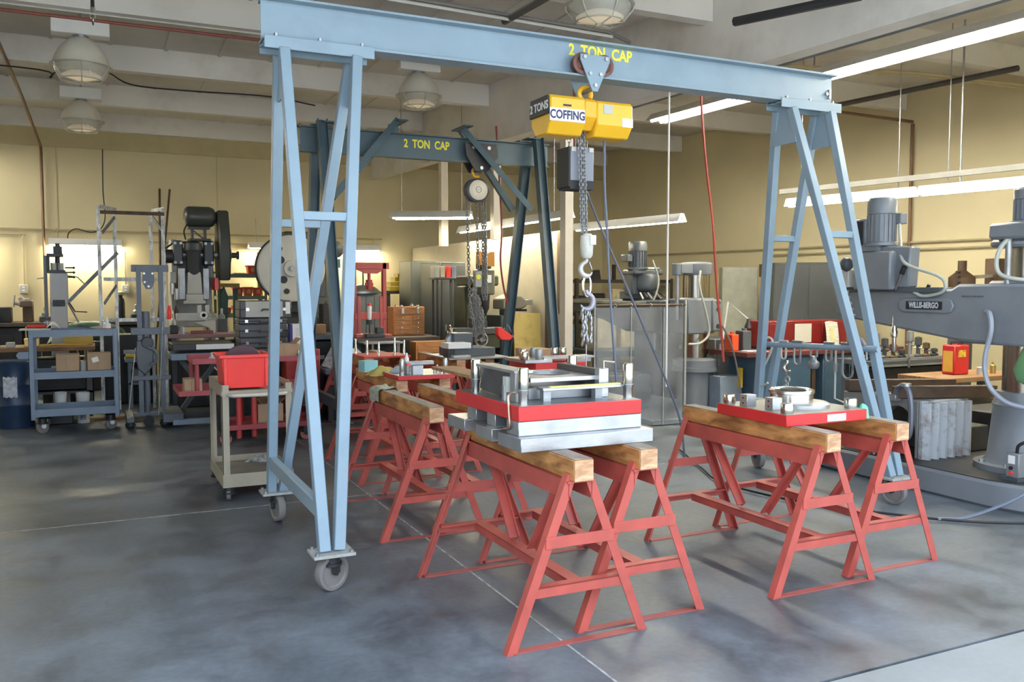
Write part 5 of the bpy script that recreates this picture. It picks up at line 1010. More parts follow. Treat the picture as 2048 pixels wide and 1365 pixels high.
crumple((1.20, 7.40, 0.159), 0.11, 0.07, 0.05, 33, mat('shavings', (0.50, 0.50, 0.48), 0.4, 0.5, var=0.6, scale=40), 'metal_shavings', 'pile of bright metal shavings on the beige cart lower shelf', 'shavings')['kind'] = 'stuff'
# ---------------------------------------------------------------- centre: red shop press, tool chests, lockers, olive milling machine
RP = thing('shop_press', 'red H-frame shop press with small red jack standing on the dark table', 'press', (3.27, 11.2, 0.95))
RPM = mat('press_red_paint', (0.50, 0.10, 0.085), 0.5, var=0.1)
for x in (3.03, 3.48): part(MB().chan((x, 11.2, 0.95), (x, 11.2, 1.92), 0.08, 0.045, 0.008, up=(1 if x < 3.2 else -1, 0, 0)), 'upright', RPM, RP)
part(MB().box(3.0, 11.16, 1.84, 3.52, 11.20, 1.925).prism([(3.06, 1.84), (3.20, 1.78), (3.36, 1.78), (3.46, 1.84)], 'y', 11.165, 11.195), 'head_beam', RPM, RP, 0.004)
part(MB().box(3.04, 11.14, 1.18, 3.48, 11.18, 1.27), 'table_beam', RPM, RP, 0.004)
for x in (3.10, 3.40): part(MB().box(x-0.02, 11.13, 0.99, x+0.02, 11.16, 1.48), 'inner_post', RPM, RP, 0.003)
part(MB().cyl((3.25, 11.18, 1.57), (3.25, 11.18, 1.70), 0.045, n=14).cyl((3.25, 11.18, 1.70), (3.25, 11.18, 1.78), 0.022, n=10).box(3.20, 11.15, 1.62, 3.30, 11.21, 1.66), 'bottle_jack', mat('jack_red', (0.42, 0.045, 0.04), 0.35), RP, 0.003)
part(MB().cyl((3.17, 11.18, 1.62), (3.17, 11.18, 1.80), 0.010, n=8), 'return_spring', DARK, RP)
part(MB().box(3.02, 11.0, 0.95, 3.5, 11.4, 0.985), 'foot', RPM, RP, 0.004)
AP = thing('arbor_press', 'small dark arbor press with white handle grip before the red press', 'arbor press', (3.22, 11.0, 0.95))
part(MB().box(3.13, 10.92, 0.95, 3.38, 11.08, 1.0).box(3.28, 10.95, 1.0, 3.38, 11.05, 1.08), 'base', CHARC, AP, 0.008)
part(MB().cyl((3.20, 11.0, 1.0), (3.20, 11.0, 1.12), 0.012, n=10).cyl((3.20, 11.0, 1.12), (3.20, 11.0, 1.18), 0.04, n=12), 'ram', CHARC, AP)
part(MB().lathe((3.20, 11.0, 1.18), [(0.02, 0), (0.026, 0.03), (0.026, 0.17), (0.02, 0.18)], 14), 'grip', PAPER, AP)
part(MB().lathe((3.20, 11.0, 1.36), [(0.024, 0), (0.024, 0.025), (0.012, 0.035)], 14), 'grip_cap', PLRED, AP)
bench('work_table', 'dark topped table under the red shop press and wooden chest', 2.95, 10.85, 4.12, 11.75, 0.95, 0.05, mat('table_dark_brown', (0.075, 0.055, 0.05), 0.5), CHARC, shelf=None)
TP = thing('table_plate', 'thin steel plate lying on the front of the dark table', 'plate', (3.3, 10.7, 0.90))
part(MB().box(3.0, 10.55, 0.89, 3.52, 10.84, 0.91), 'plate', STEELD, TP, 0.002)
part(MB().cyl((3.12, 10.6, 0.0), (3.12, 10.6, 0.89), 0.015, n=8).cyl((3.45, 10.6, 0.0), (3.45, 10.6, 0.89), 0.015, n=8), 'leg', STEELD, TP)
def chest(x0, x1, y, z0, z1, rows, label, name='tool_chest', lid=True):
    t = thing(name, label, 'tool chest', ((x0+x1)/2, y+0.13, z0))
    part(MB().box(x0, y, z0, x1, y+0.26, z1), 'case', WOOD, t, 0.006)
    for (a0, a1, b0, b1) in rows:
        d = part(MB().box(x0+a0*(x1-x0), y-0.006, z0+b0*(z1-z0), x0+a1*(x1-x0), y+0.01, z0+b1*(z1-z0)), 'drawer', WOOD, t, 0.003)
        n = 2 if a1-a0 > 0.6 else 1
        if lid:
            for k in range(n): part(MB().lathe((x0+(x1-x0)*((a0+a1)/2 if n == 1 else (0.27 if k == 0 else 0.78)), y-0.006, z0+(b0+b1)/2*(z1-z0)), [(0.006, 0), (0.012, -0.012), (0.012, -0.018), (0, -0.022)], 10, (0, 1, 0)), 'knob', CHROME, d)
        else: part(MB().box(x0+(x1-x0)*0.38, y-0.012, z0+(b0+b1)/2*(z1-z0)-0.008, x0+(x1-x0)*0.62, y-0.004, z0+(b0+b1)/2*(z1-z0)+0.008), 'pull', BENCHW, d)
    return t
tc = chest(3.63, 4.08, 11.35, 0.95, 1.335, [(0.03, 0.58, 0.52, 0.68), (0.62, 0.97, 0.52, 0.68), (0.03, 0.58, 0.36, 0.49), (0.62, 0.97, 0.36, 0.49), (0.03, 0.97, 0.19, 0.33), (0.03, 0.97, 0.03, 0.16)], 'oak machinist chest with many small drawers on the dark table')
for f in (0.3, 0.78):
    part(MB().box(3.63+0.45*f-0.02, 11.335, 1.24, 3.63+0.45*f+0.02, 11.35, 1.32), 'clasp', CHROME, tc, 0.003)
part(MB().box(3.63, 11.345, 1.225, 4.08, 11.352, 1.231), 'lid_seam', BENCHW, tc)
for x, r_, h_ in ((3.70, 0.02, 0.03), (3.78, 0.025, 0.025), (3.93, 0.03, 0.04), (4.02, 0.022, 0.03)):
    solo(MB().lathe((x, 11.45, 1.335), [(r_, 0), (r_*1.1, h_*0.3), (r_*0.5, h_*0.7), (r_*0.5, h_)], 12), 'machine_part', STEELD, {3.70: 'leftmost small part on top of the oak chest', 3.78: 'second small part from the left on the oak chest', 3.93: 'larger knobbed part on top of the oak chest', 4.02: 'rightmost small part on top of the oak chest'}[x], 'part')
chest(3.66, 4.16, 10.52, 0.36, 0.905, [(0.05, 0.95, 0.52, 0.93), (0.05, 0.95, 0.06, 0.46)], 'oak drawer cabinet standing low in front of the dark table', 'drawer_cabinet', False)
solo(MB().box(3.62, 10.5, 0.0, 4.2, 10.8, 0.36), 'pedestal', CHARC, 'dark plinth under the oak drawer cabinet', 'stand')
MCab = thing('machine_cabinet', 'grey sheet metal machine cabinet behind the red shop press', 'cabinet', (4.05, 14.0, 0))
part(MB().box(3.72, 13.9, 0, 4.28, 14.4, 1.50), 'body', mat('cabinet_mid_grey', (0.22, 0.235, 0.235), 0.4), MCab, 0.008)
for x in (3.85, 3.98, 4.12): part(MB().box(x, 13.895, 0.1, x+0.012, 13.90, 1.46), 'fold', GREYD, MCab)
part(MB().lathe((3.98, 14.1, 1.50), [(0.30, 0), (0.30, 0.03), (0.22, 0.10), (0.12, 0.14), (0, 0.15)], 24), 'round_lid', STEEL, MCab)
for k, (x0, x1, z) in enumerate(((4.46, 4.80, 1.54), (4.47, 4.80, 1.62), (4.55, 4.80, 1.70), (4.60, 4.80, 1.76))):
    solo(MB().tray(x0, 14.1, z, x1, 14.35, z+0.07, 0.008), 'parts_tray', mat('yellow_tray_plastic', (0.62, 0.42, 0.03), 0.5), ['lowest yellow tray of the pile left of the lockers', 'second yellow tray from the bottom of the pile', 'third yellow tray of the pile left of the lockers', 'topmost yellow tray of the pile left of the lockers'][k], 'tray', group='pile of yellow trays')
bench('stand', 'dark stand under the pile of yellow trays', 4.36, 14.05, 4.90, 14.45, 1.54, 0.05, CHARC, CHARC, cat='stand')
def cabinet(x0, y0, x1, y1, z1, m, label, doors=2, side=None, name='locker', z0=0.0):
    t = thing(name, label, 'cabinet', ((x0+x1)/2, (y0+y1)/2, z0))
    part(MB().box(x0, y0, z0, x1, y1, z1), 'body', m, t, 0.008)
    w_ = (x1-x0)/doors
    for k in range(doors):
        d = part(MB().box(x0+k*w_+0.012, y0-0.008, z0+0.06, x0+(k+1)*w_-0.006, y0, z1-0.03), 'door', m, t, 0.003)
        part(MB().box(x0+(k+1)*w_-0.06 if k == 0 or doors > 2 else x0+k*w_+0.03, y0-0.022, z0+(z1-z0)*0.50, x0+(k+1)*w_-0.035 if k == 0 or doors > 2 else x0+k*w_+0.055, y0-0.008, z0+(z1-z0)*0.58), 'handle', STEELD, d)
    return t
cabinet(4.52, 13.2, 4.95, 13.8, 2.02, mat('locker_light', (0.085, 0.09, 0.08), 0.45), 'tall grey locker facing the camera left of the milling machine', 1)
LK_ = thing('locker', 'dark grey tall locker turned sideways behind the milling machine', 'cabinet', (4.98, 12.6, 0))
part(MB().box(4.58, 12.05, 0, 4.98, 12.9, 1.97), 'body', LOCK, LK_, 0.008)
part(MB().box(4.60, 12.04, 0.08, 4.96, 12.05, 1.93), 'door', LOCK, LK_, 0.003)
part(MB().box(4.64, 12.02, 0.95, 4.67, 12.04, 1.05), 'handle', STEELD, LK_)
for x0, m, lab in ((4.62, PALE, 'cream binder standing on the shelf by the milling head'), (4.70, mat('cream_binder', (0.55, 0.50, 0.38), 0.6), 'darker cream binder next to the first one'), (4.79, PLRED, 'red binder on the shelf by the milling head'), (4.87, mat('blue_grey_binder', (0.18, 0.2, 0.28), 0.6), 'blue grey binder beside the red one')):
    solo(MB().box(x0, 12.2, 1.97, x0+0.07, 12.42, 2.10) if False else MB().box(x0-0.27, 11.65, 1.74, x0-0.20, 11.85, 1.90), 'binder', m, lab, 'binder', group='binders by the milling machine', bevel=0.003)
bench('shelf_stand', 'dark stand holding binders beside the milling machine', 4.33, 11.62, 4.72, 11.9, 1.74, 0.03, CHARC, CHARC, 0.03, cat='stand')
ML = thing('milling_machine', 'olive grey vertical milling machine behind the hanging chain fall', 'milling machine', (4.7, 11.1, 0))
part(MB().prism([(11.0, 0), (11.5, 0), (11.45, 1.3), (11.35, 1.62), (11.05, 1.62), (11.0, 1.3)], 'x', 4.55, 4.85), 'column', OLIVE, ML, 0.02)
part(MB().box(4.45, 10.7, 0, 4.95, 11.5, 0.10), 'base', OLIVE, ML, 0.01)
part(MB().box(4.58, 10.55, 1.62, 4.84, 11.45, 1.76), 'ram', OLIVE, ML, 0.02)
part(MB().box(4.52, 10.45, 1.50, 4.74, 10.70, 1.84), 'head', mat('olive_head', (0.10, 0.105, 0.075), 0.4), ML, 0.02)
part(MB().lathe((4.63, 10.58, 1.84), [(0.10, 0), (0.105, 0.03), (0.105, 0.16), (0.08, 0.20), (0, 0.21)], 18), 'motor', OLIVE, ML)
part(MB().lathe((4.63, 10.55, 1.22), [(0.02, 0), (0.035, 0.05), (0.06, 0.10), (0.07, 0.28), (0.09, 0.30)], 18), 'quill', DARK, ML)
part(MB().box(4.60, 10.44, 1.66, 4.68, 10.45, 1.76), 'data_plate', PAPER, ML)
part(MB().lathe((4.48, 10.55, 1.56), [(0.01, 0.02), (0.035, 0.02), (0.05, 0), (0.035, -0.02), (0.01, -0.02)], 14, (0, 1, 0)).tube([(4.40, 10.5, 1.75), (4.50, 10.52, 1.60), (4.42, 10.5, 1.48)], 0.012, 6), 'feed_handle', STEEL, ML)
part(MB().box(4.15, 10.40, 0.99, 4.90, 10.66, 1.07), 'table', GREYD, ML, 0.006)
part(MB().box(4.40, 10.42, 0.80, 4.80, 11.0, 0.99).box(4.45, 10.6, 0.5, 4.75, 11.0, 0.80), 'knee', OLIVE, ML, 0.01)
part(MB().ring((4.12, 10.5, 1.03), 0.075, 0.012, (1, 0, 0), n=20).cyl((4.12, 10.5, 1.03), (4.16, 10.5, 1.03), 0.03, n=10), 'hand_wheel', CHROME, ML)
part(MB().ring((4.50, 10.36, 0.92), 0.085, 0.014, (0, 1, 0), n=22).cyl((4.5, 10.34, 0.92), (4.5, 10.42, 0.92), 0.03, n=10).bar((4.42, 10.36, 0.92), (4.58, 10.36, 0.92), 0.02, 0.012), 'hand_wheel', STEEL, ML)
part(MB().box(4.42, 10.44, 1.07, 4.62, 10.60, 1.16).box(4.40, 10.46, 1.16, 4.46, 10.58, 1.20).box(4.56, 10.46, 1.16, 4.62, 10.58, 1.20), 'machine_vise', CHARC, ML, 0.004)
part(MB().prism([(4.46, 1.90), (4.57, 1.88), (4.57, 2.04), (4.52, 2.07), (4.46, 2.06)], 'y', 10.43, 10.44).prism([(4.59, 1.88), (4.72, 1.87), (4.72, 2.06), (4.66, 2.06), (4.59, 2.02)], 'y', 10.43, 10.44), 'splash_card', mat('orange_card', (0.50, 0.22, 0.04), 0.6), ML)
RJ = thing('funnel', 'small red funnel shaped guard behind the gantry leg by the mill', 'guard', (4.68, 10.0, 0.95))
part(MB().prism([(4.55, 1.10), (4.62, 1.08), (4.76, 0.98), (4.72, 0.93), (4.60, 0.94), (4.55, 1.0)], 'y', 9.95, 10.05), 'shell', PLRED, RJ, 0.006)
part(MB().tube([(4.64, 10.0, 1.05), (4.80, 10.0, 1.25)], 0.008, 6).tube([(4.70, 10.0, 1.15), (4.80, 10.0, 0.95)], 0.006, 6), 'linkage', PALE, RJ)
MC2 = thing('bandsaw', 'grey machine with rounded hood and cream nose by the partition', 'machine', (5.2, 10.9, 0))
part(MB().box(4.96, 10.75, 0, 5.24, 11.25, 1.22), 'base', GREYD, MC2, 0.01)
part(MB().prism([(4.99, 1.30), (4.99, 1.44), (5.13, 1.50), (5.27, 1.48), (5.35, 1.42), (5.35, 1.34), (5.27, 1.30)], 'y', 10.75, 11.1), 'hood', mat('taupe_paint', (0.20, 0.19, 0.16), 0.45), MC2, 0.015)
part(MB().box(5.05, 10.8, 1.22, 5.2, 11.0, 1.30), 'neck', GREYD, MC2, 0.006)
part(MB().box(5.35, 10.78, 1.36, 5.46, 11.0, 1.43), 'nose', STEEL, MC2, 0.004)
part(MB().box(5.22, 10.77, 1.27, 5.36, 11.05, 1.30), 'rest', DARK, MC2)
part(MB().tube([(5.25, 10.72, 1.1), (5.30, 10.70, 0.6), (5.32, 10.70, 0.02)], 0.012, 6), 'steel_tube', PALE, MC2)
solo(MB().cbox((5.22, 10.45, 0.63), (0.40, 0.02, 1.25), (-0.07, 0, 0)), 'panel', mat('stained_yellow_panel', (0.55, 0.42, 0.13), 0.6, var=0.05, dirt=(0.28, 0.16, 0.03), dscale=4, damt=0.8), 'stained yellow sheet leaning by the partition door', 'panel')

# ---------------------------------------------------------------- middle radial drill, its clear guard, the back bay
def motor(t, c, r, h, m, fins=True):
    x, y, z = c
    b = part(MB().lathe(c, [(r*0.75, 0), (r*1.15, 0), (r*1.15, h*0.06), (r*0.95, h*0.08), (r*0.95, h*0.66), (r*1.03, h*0.67), (r*1.03, h*0.93), (r*0.9, h), (0, h)], 28), 'motor', m, t)
    if fins:
        f = MB()
        for k in range(20):
            a = 2*PI*k/20; f.cbox((x+r*0.97*math.cos(a), y+r*0.97*math.sin(a), z+h*0.37), (r*0.13, r*0.05, h*0.56), (0, 0, a))
        part(f, 'cooling_fins', m, b, kind='stuff')
    return b
RD = thing('radial_drill', 'grey radial arm drill in the middle bay behind the clear guard', 'drill', (6.76, 8.85, 0))
part(MB().box(5.75, 8.3, 0, 7.15, 10.9, 0.07), 'base', GREYD, RD, 0.01)
part(MB().lathe((6.76, 8.85, 0.07), [(0.26, 0), (0.235, 0.03), (0.225, 0.08), (0.225, 0.55)], 32), 'lower_column', GREY, RD)
part(MB().lathe((6.76, 8.85, 0.55), [(0.24, 0), (0.29, 0.01), (0.29, 0.06), (0.275, 0.065), (0.275, 0.15), (0.25, 0.17), (0.17, 0.18)], 32), 'clamp_collar', GREY, RD)
part(MB().cyl((6.76, 8.85, 0.7), (6.76, 8.85, 1.78), 0.165, n=32), 'column', mat('polished_column', (0.34, 0.31, 0.26), 0.22, 1.0, var=0.1, scale=3, stretch=(1, 1, 0.3)), RD)
part(MB().lathe((6.76, 8.85, 1.75), [(0.19, 0), (0.20, 0.02), (0.20, 0.14), (0.17, 0.16), (0, 0.17)], 28).cyl((6.44, 8.80, 1.75), (6.44, 8.80, 1.89), 0.07, n=18).box(6.44, 8.72, 1.77, 6.7, 8.9, 1.88), 'column_cap', GREY, RD, 0.006)
part(MB().cyl((6.44, 8.80, 1.2), (6.44, 8.80, 1.82), 0.028, n=12), 'lift_screw', STEELD, RD)
part(MB().lathe((6.76, 8.85, 1.03), [(0.21, 0), (0.235, 0.02), (0.235, 0.42), (0.21, 0.44)], 28).box(6.47, 8.62, 1.03, 6.73, 9.05, 1.46).box(6.83, 8.60, 1.06, 6.97, 8.75, 1.45), 'arm_sleeve', GREY, RD, 0.015)
for z in (1.41, 1.33, 1.12): part(MB().cyl((6.91, 8.595, z), (6.91, 8.615, z), 0.03, n=12), 'clamp_bolt', DARK, RD)
part(MB().prism([(9.0, 1.03), (9.0, 1.44), (11.3, 1.44), (11.3, 1.25), (10.4, 1.16), (9.8, 1.02)], 'x', 6.33, 6.63), 'arm', GREYD, RD, 0.02)
part(MB().box(6.25, 9.3, 1.38, 6.70, 11.2, 1.42), 'arm_way', STEELD, RD, 0.004)
HX, HY = 6.50, 9.55
part(MB().lathe((HX, HY, 1.55), [(0.14, 0), (0.165, 0.03), (0.17, 0.06), (0.17, 0.19), (0.15, 0.22), (0.10, 0.23)], 30).box(HX-0.20, HY+0.05, 1.44, HX+0.2, HY+0.35, 1.56), 'gear_head', GREYD, RD, 0.015)
part(MB().box(HX-0.26, HY-0.1, 1.76, HX+0.20, HY+0.2, 1.83).cyl((HX+0.10, HY+0.0, 1.80), (HX+0.10, HY+0.0, 1.86), 0.10, n=20).box(HX-0.24, HY-0.02, 1.5, HX-0.12, HY+0.18, 1.78), 'belt_cover', GREYD, RD, 0.02)
motor(RD, (HX-0.13, HY+0.02, 1.83), 0.118, 0.36, GREYD)
part(MB().box(HX-0.34, HY-0.05, 1.93, HX-0.25, HY+0.10, 2.02), 'terminal_box', GREYD, RD, 0.008)
for k in range(6): part(MB().tube([(HX-0.18+0.06*k, HY-0.12, 1.53), (HX-0.20+0.07*k, HY-0.22, 1.45+0.02*(k % 2))], 0.012, 6), 'lever', DARK if k % 2 else STEELD, RD)
part(MB().cyl((HX+0.1, HY-0.05, 0.78), (HX+0.1, HY-0.05, 1.05), 0.02, n=12).cyl((HX+0.1, HY-0.05, 0.92), (HX+0.1, HY-0.05, 1.0), 0.03, n=12), 'spindle', STEEL, RD)
part(MB().tube(smoothpts([(HX-0.02, HY-0.16, 1.95), (HX+0.03, HY-0.22, 1.72), (HX-0.02, HY-0.25, 1.52), (HX-0.12, HY-0.25, 1.36)]), 0.010, 6), 'conduit', PALE, RD)
part(MB().tube(smoothpts([(6.63, 8.60, 1.80), (6.58, 8.55, 1.62), (6.66, 8.52, 1.3), (6.71, 8.52, 1.05), (6.57, 8.50, 0.93), (6.39, 8.50, 0.92)]), 0.014, 8), 'conduit', mat('pale_hose', (0.45, 0.46, 0.40), 0.4), RD)
part(MB().box(6.80, 8.40, 0.07, 7.12, 8.62, 0.52), 'control_cabinet', mat('blue_grey_steel', (0.24, 0.29, 0.35), 0.4), RD, 0.006)
part(MB().box(7.05, 8.33, 0.38, 7.08, 8.40, 0.62), 'yellow_strip', mat('caution_yellow', (0.70, 0.45, 0.02), 0.5), RD)
DT = thing('drill_table', 'dark slotted box table on the base of the middle radial drill', 'table', (6.1, 9.6, 0.07))
part(MB().box(5.75, 9.2, 0.07, 6.35, 9.9, 0.50), 'box_body', GREYD, DT, 0.01)
for y in (9.3, 9.5, 9.7): part(MB().box(5.745, y, 0.4, 6.355, y+0.03, 0.505), 't_slot', DARK, DT)
part(MB().cbox((5.74, 9.45, 0.30), (0.012, 0.26, 0.16)), 'side_plate', STEELD, DT)
# clear guard on a rail
GU = thing('machine_guard', 'large dusty clear plastic guard curtain hung in front of the middle drill', 'guard', (5.3, 7.85, 0))
m = bpy.data.materials.new('dusty_clear_plastic'); m.use_nodes = True; nt_ = m.node_tree; bs = nt_.nodes['Principled BSDF']
bs.inputs['Base Color'].default_value = (0.42, 0.44, 0.45, 1); bs.inputs['Roughness'].default_value = 0.25
nz = nt_.nodes.new('ShaderNodeTexNoise'); nz.inputs['Scale'].default_value = 3.5; nz.inputs['Detail'].default_value = 6
tcx = nt_.nodes.new('ShaderNodeTexCoord'); nt_.links.new(tcx.outputs['Object'], nz.inputs['Vector'])
mr = nt_.nodes.new('ShaderNodeMapRange'); mr.inputs['From Min'].default_value = 0.3; mr.inputs['From Max'].default_value = 0.75; mr.inputs['To Min'].default_value = 0.12; mr.inputs['To Max'].default_value = 0.42
nt_.links.new(nz.outputs['Fac'], mr.inputs['Value']); nt_.links.new(mr.outputs['Result'], bs.inputs['Alpha']); MATS['dusty_clear_plastic'] = m
part(MB().cyl((4.70, 7.85, 1.41), (5.86, 7.85, 1.41), 0.010, n=8), 'rail', RUST, GU)
for x0, x1 in ((4.72, 5.14), (5.15, 5.56), (5.57, 5.83)): part(MB().box(x0, 7.848, 0.10, x1, 7.853, 1.385), 'clear_panel', m, GU)
for x in (4.95, 5.15, 5.40, 5.62, 5.80): part(MB().ring((x, 7.85, 1.405), 0.022, 0.004, (1, 0, 0.2), n=14, m=5), 'ring_hook', STEEL, GU)
for x in (4.70, 5.86): part(MB().cyl((x, 7.85, 0), (x, 7.85, 1.46), 0.012, n=8).cyl((x, 7.85, 0), (x, 7.85, 0.012), 0.06, n=14), 'stanchion', PALE if x > 5 else STEELD, GU)
for x in (5.145, 5.565): part(MB().cyl((x, 7.84, 0.10), (x, 7.84, 1.385), 0.006, n=6), 'edge_strip', PALE, GU)
# back bay seen behind the drill
bench('long_bench', 'long dark bench at the back of the middle bay', 8.0, 14.8, 9.8, 15.5, 0.95, 0.06, CHARC, CHARC, shelf=0.4)
SR = shelf_unit('steel_rack', 'dark steel rack with a high shelf behind the middle drill', 7.75, 13.6, 9.85, 14.15, (1.15, 1.74), 1.76, mat('rack_dark', (0.05, 0.045, 0.04), 0.5), 0.06)
for k, (x, w_, h_, m_, lab) in enumerate(((7.95, 0.20, 0.30, DARK, 'black grinder leftmost on the steel rack'), (8.32, 0.22, 0.34, DARK, 'dark cast machine second on the steel rack'), (8.70, 0.22, 0.42, mat('cream_box', (0.60, 0.52, 0.32), 0.6), 'tall cream box on the steel rack'), (9.05, 0.14, 0.20, PALE, 'pale jug on the steel rack right of the cream box'), (9.55, 0.3, 0.25, DARK, 'dark case at the right end of the steel rack'))):
    t = thing('rack_item', lab, 'box', (x, 13.8, 1.15)); part(MB().box(x-w_/2, 13.7, 1.15, x+w_/2, 13.95, 1.15+h_), 'body', m_, t, 0.02); part(MB().lathe((x, 13.69, 1.15+h_*0.6), [(0.0, -0.04), (w_*0.3, -0.03), (w_*0.34, 0), (w_*0.2, 0.01)], 14, (0, 1, 0)), 'face', m_, t)
solo(MB().prism([(8.05, 1.74), (8.33, 1.92), (8.36, 1.74)], 'y', 13.75, 13.95), 'bracket', DARK, 'dark triangular bracket on top of the steel rack', 'bracket')
solo(MB().box(8.66, 13.8, 1.74, 8.71, 13.86, 2.02), 'block', DARK, 'upright dark block on top of the steel rack', 'block')
for x0, x1, lab in ((7.15, 7.50, 'left cream tank behind the clear guard'), (7.58, 8.05, 'middle cream tank behind the clear guard'), (8.25, 8.75, 'right cream tank behind the clear guard')):
    t = thing('tank', lab, 'tank', ((x0+x1)/2, 12.0, 0)); part(MB().box(x0, 11.8, 0.25, x1, 12.3, 1.18), 'body', mat('cream_tank', (0.52, 0.46, 0.31), 0.6, var=0.08), t, 0.05); part(MB().box(x0+0.02, 11.85, 0, x1-0.02, 12.25, 0.25), 'stand', CHARC, t)
bench('steel_bench', 'dark steel bench in front of the cream tanks', 6.6, 11.05, 8.2, 11.6, 0.66, 0.10, GREYD, CHARC, shelf=0.3)
solo(MB().box(6.72, 12.4, 0.62, 7.05, 12.8, 0.95), 'toolbox', NAVY, 'blue grey toolbox low behind the white post', 'box', bevel=0.01)
bench('stand', 'dark stand under the blue grey toolbox behind the white post', 6.65, 12.3, 7.10, 12.9, 0.62, 0.05, CHARC, CHARC, cat='stand')
# ---------------------------------------------------------------- right side: cabinets, benches, lockers
def rot_cabinet(px, py, w_, d_, h, m, label, doors, name='locker', cat='cabinet', z0=0.0):
    t = thing(name, label, cat, (px, py, z0), -0.55); M = MW[t]
    def T_(mb): 
        mb.v = [M@v for v in mb.v]; return mb
    part(T_(MB().box(-w_/2, 0, 0, w_/2, d_, h)), 'body', m, t, 0.008); dw = w_/doors
    for k in range(doors):
        d = part(T_(MB().box(-w_/2+k*dw+0.01, -0.01, 0.06, -w_/2+(k+1)*dw-0.006, 0, h-0.03)), 'door', m, t, 0.003)
        part(T_(MB().box(-w_/2+(k+0.5)*dw+(0.3 if k == 0 else -0.34)*dw, -0.03, h*0.5, -w_/2+(k+0.5)*dw+(0.34 if k == 0 else -0.30)*dw, -0.01, h*0.58)), 'handle', STEELD, d)
    return t
rot_cabinet(9.36, 9.62, 0.98, 0.5, 1.96, LOCK, 'wide dark grey two-door locker against the right wall', 2)
rot_cabinet(9.22, 10.95, 0.55, 0.4, 1.92, mat('pale_olive_cabinet', (0.33, 0.33, 0.26), 0.5), 'pale olive cabinet left of the dark grey locker', 1)
EB = thing('electric_box', 'small dark breaker box on the wall above the pale cabinet', 'switch box', (9.55, 10.9, 1.78))
part(MB().cbox((9.50, 10.7, 1.86), (0.16, 0.10, 0.20)), 'box', RUST, EB, 0.006)
part(MB().tube(smoothpts([(9.50, 10.7, 1.95), (9.52, 10.72, 2.25), (9.62, 10.75, 2.36), (9.9, 10.6, 2.37)]), 0.014, 6), 'conduit', COND, EB)
NB = thing('storage_bench', 'long blue steel bench with cabinets behind the right gantry legs', 'workbench', (8.6, 8.3, 0))
part(MB().box(6.90, 8.05, 0.77, 9.5, 8.75, 0.83), 'top', mat('oxblood_top', (0.12, 0.03, 0.025), 0.5), NB, 0.006)
for x0, x1 in ((7.16, 7.95), (8.15, 9.1)):
    c = part(MB().box(x0, 8.10, 0.05, x1, 8.70, 0.77), 'cabinet', NAVY, NB, 0.006)
    part(MB().box(x0+0.02, 8.092, 0.08, (x0+x1)/2-0.005, 8.10, 0.74), 'door', NAVY, c, 0.003); part(MB().box((x0+x1)/2+0.005, 8.092, 0.08, x1-0.02, 8.10, 0.74), 'door', NAVY, c, 0.003)
part(MB().box(7.99, 8.12, 0.0, 8.05, 8.2, 0.77), 'post', RUST, NB)
part(MB().box(7.18, 8.55, 0.05, 9.4, 8.6, 0.77), 'back_panel', NAVY, NB)
TBX = thing('toolbox', 'long dark red tool cabinet on the blue bench carrying two papers', 'tool chest', (8.22, 8.45, 0.83))
DR = mat('toolbox_dark_red', (0.16, 0.008, 0.008), 0.4, var=0.08)
part(MB().box(7.44, 8.3, 0.86, 8.74, 8.7, 1.18), 'body', DR, TBX, 0.008)
part(MB().box(7.46, 8.32, 0.83, 8.72, 8.68, 0.86), 'plinth', DARK, TBX)
for k in range(3): part(MB().box(7.46+0.43*k, 8.292, 0.88, 7.87+0.43*k, 8.30, 1.15), 'drawer', DR, TBX, 0.003)
solo(MB().grid(lambda u, v: V((7.85+0.27*u, 8.285-0.012*math.sin(2.5*u), 0.91+0.235*v)), 8, 2), 'paper', mat('cream_paper', (0.66, 0.63, 0.53), 0.8, var=0.04), 'plain cream paper taped on the dark red tool cabinet', 'paper')
t = thing('paper_sheet', 'curled sheet with a yellow centre leaning on the dark red tool cabinet', 'paper', (8.36, 8.2, 0.83))
part(MB().grid(lambda u, v: V((8.24+0.05*v+0.21*u+0.015*math.sin(3*v), 8.14+0.09*v, 0.79+0.375*v+0.01*math.sin(4*u))), 6, 8), 'sheet', mat('printed_paper', (0.60, 0.59, 0.50), 0.8, var=0.25, scale=22, stretch=(1, 1, 4)), t)
part(MB().grid(lambda u, v: V((8.305+0.04*v+0.06*u+0.012*math.sin(3*v), 8.134+0.09*v*0.8, 0.84+0.25*v)), 3, 5), 'yellow_strip', mat('pale_yellow_print', (0.60, 0.55, 0.25), 0.8), t)
for x, w_, h_, m_, lab in ((6.98, 0.10, 0.20, ORANGE, 'orange can at the left end of the blue bench'), (7.16, 0.13, 0.24, GREYD, 'dark grey box beside the orange can on the blue bench'), (8.90, 0.12, 0.3, CARD, 'brown box right of the dark red tool cabinet')):
    t = thing('bench_item', lab, 'box', (x, 8.4, 0.83)); part(MB().box(x-w_/2, 8.35, 0.83, x+w_/2, 8.5, 0.83+h_), 'body', m_, t, 0.008); part(MB().cyl((x, 8.42, 0.83+h_), (x, 8.42, 0.86+h_), 0.025, n=12), 'cap', m_, t)
solo(MB().grid(lambda u, v: V((7.02+0.3*u, 8.12+0.2*v, 0.834+0.004*math.sin(5*u))), 5, 3), 'paper', PAPER, 'white paper lying flat on the left end of the blue bench', 'paper')
AL = thing('arm_lamp', 'white jointed arm lamp standing on the left end of the blue bench', 'lamp', (7.25, 8.45, 0.83))
part(MB().tube([(6.98, 8.62, 0.86), (7.06, 8.60, 1.42), (7.34, 8.55, 1.20)], 0.012, 6), 'arm', PAPER, AL)
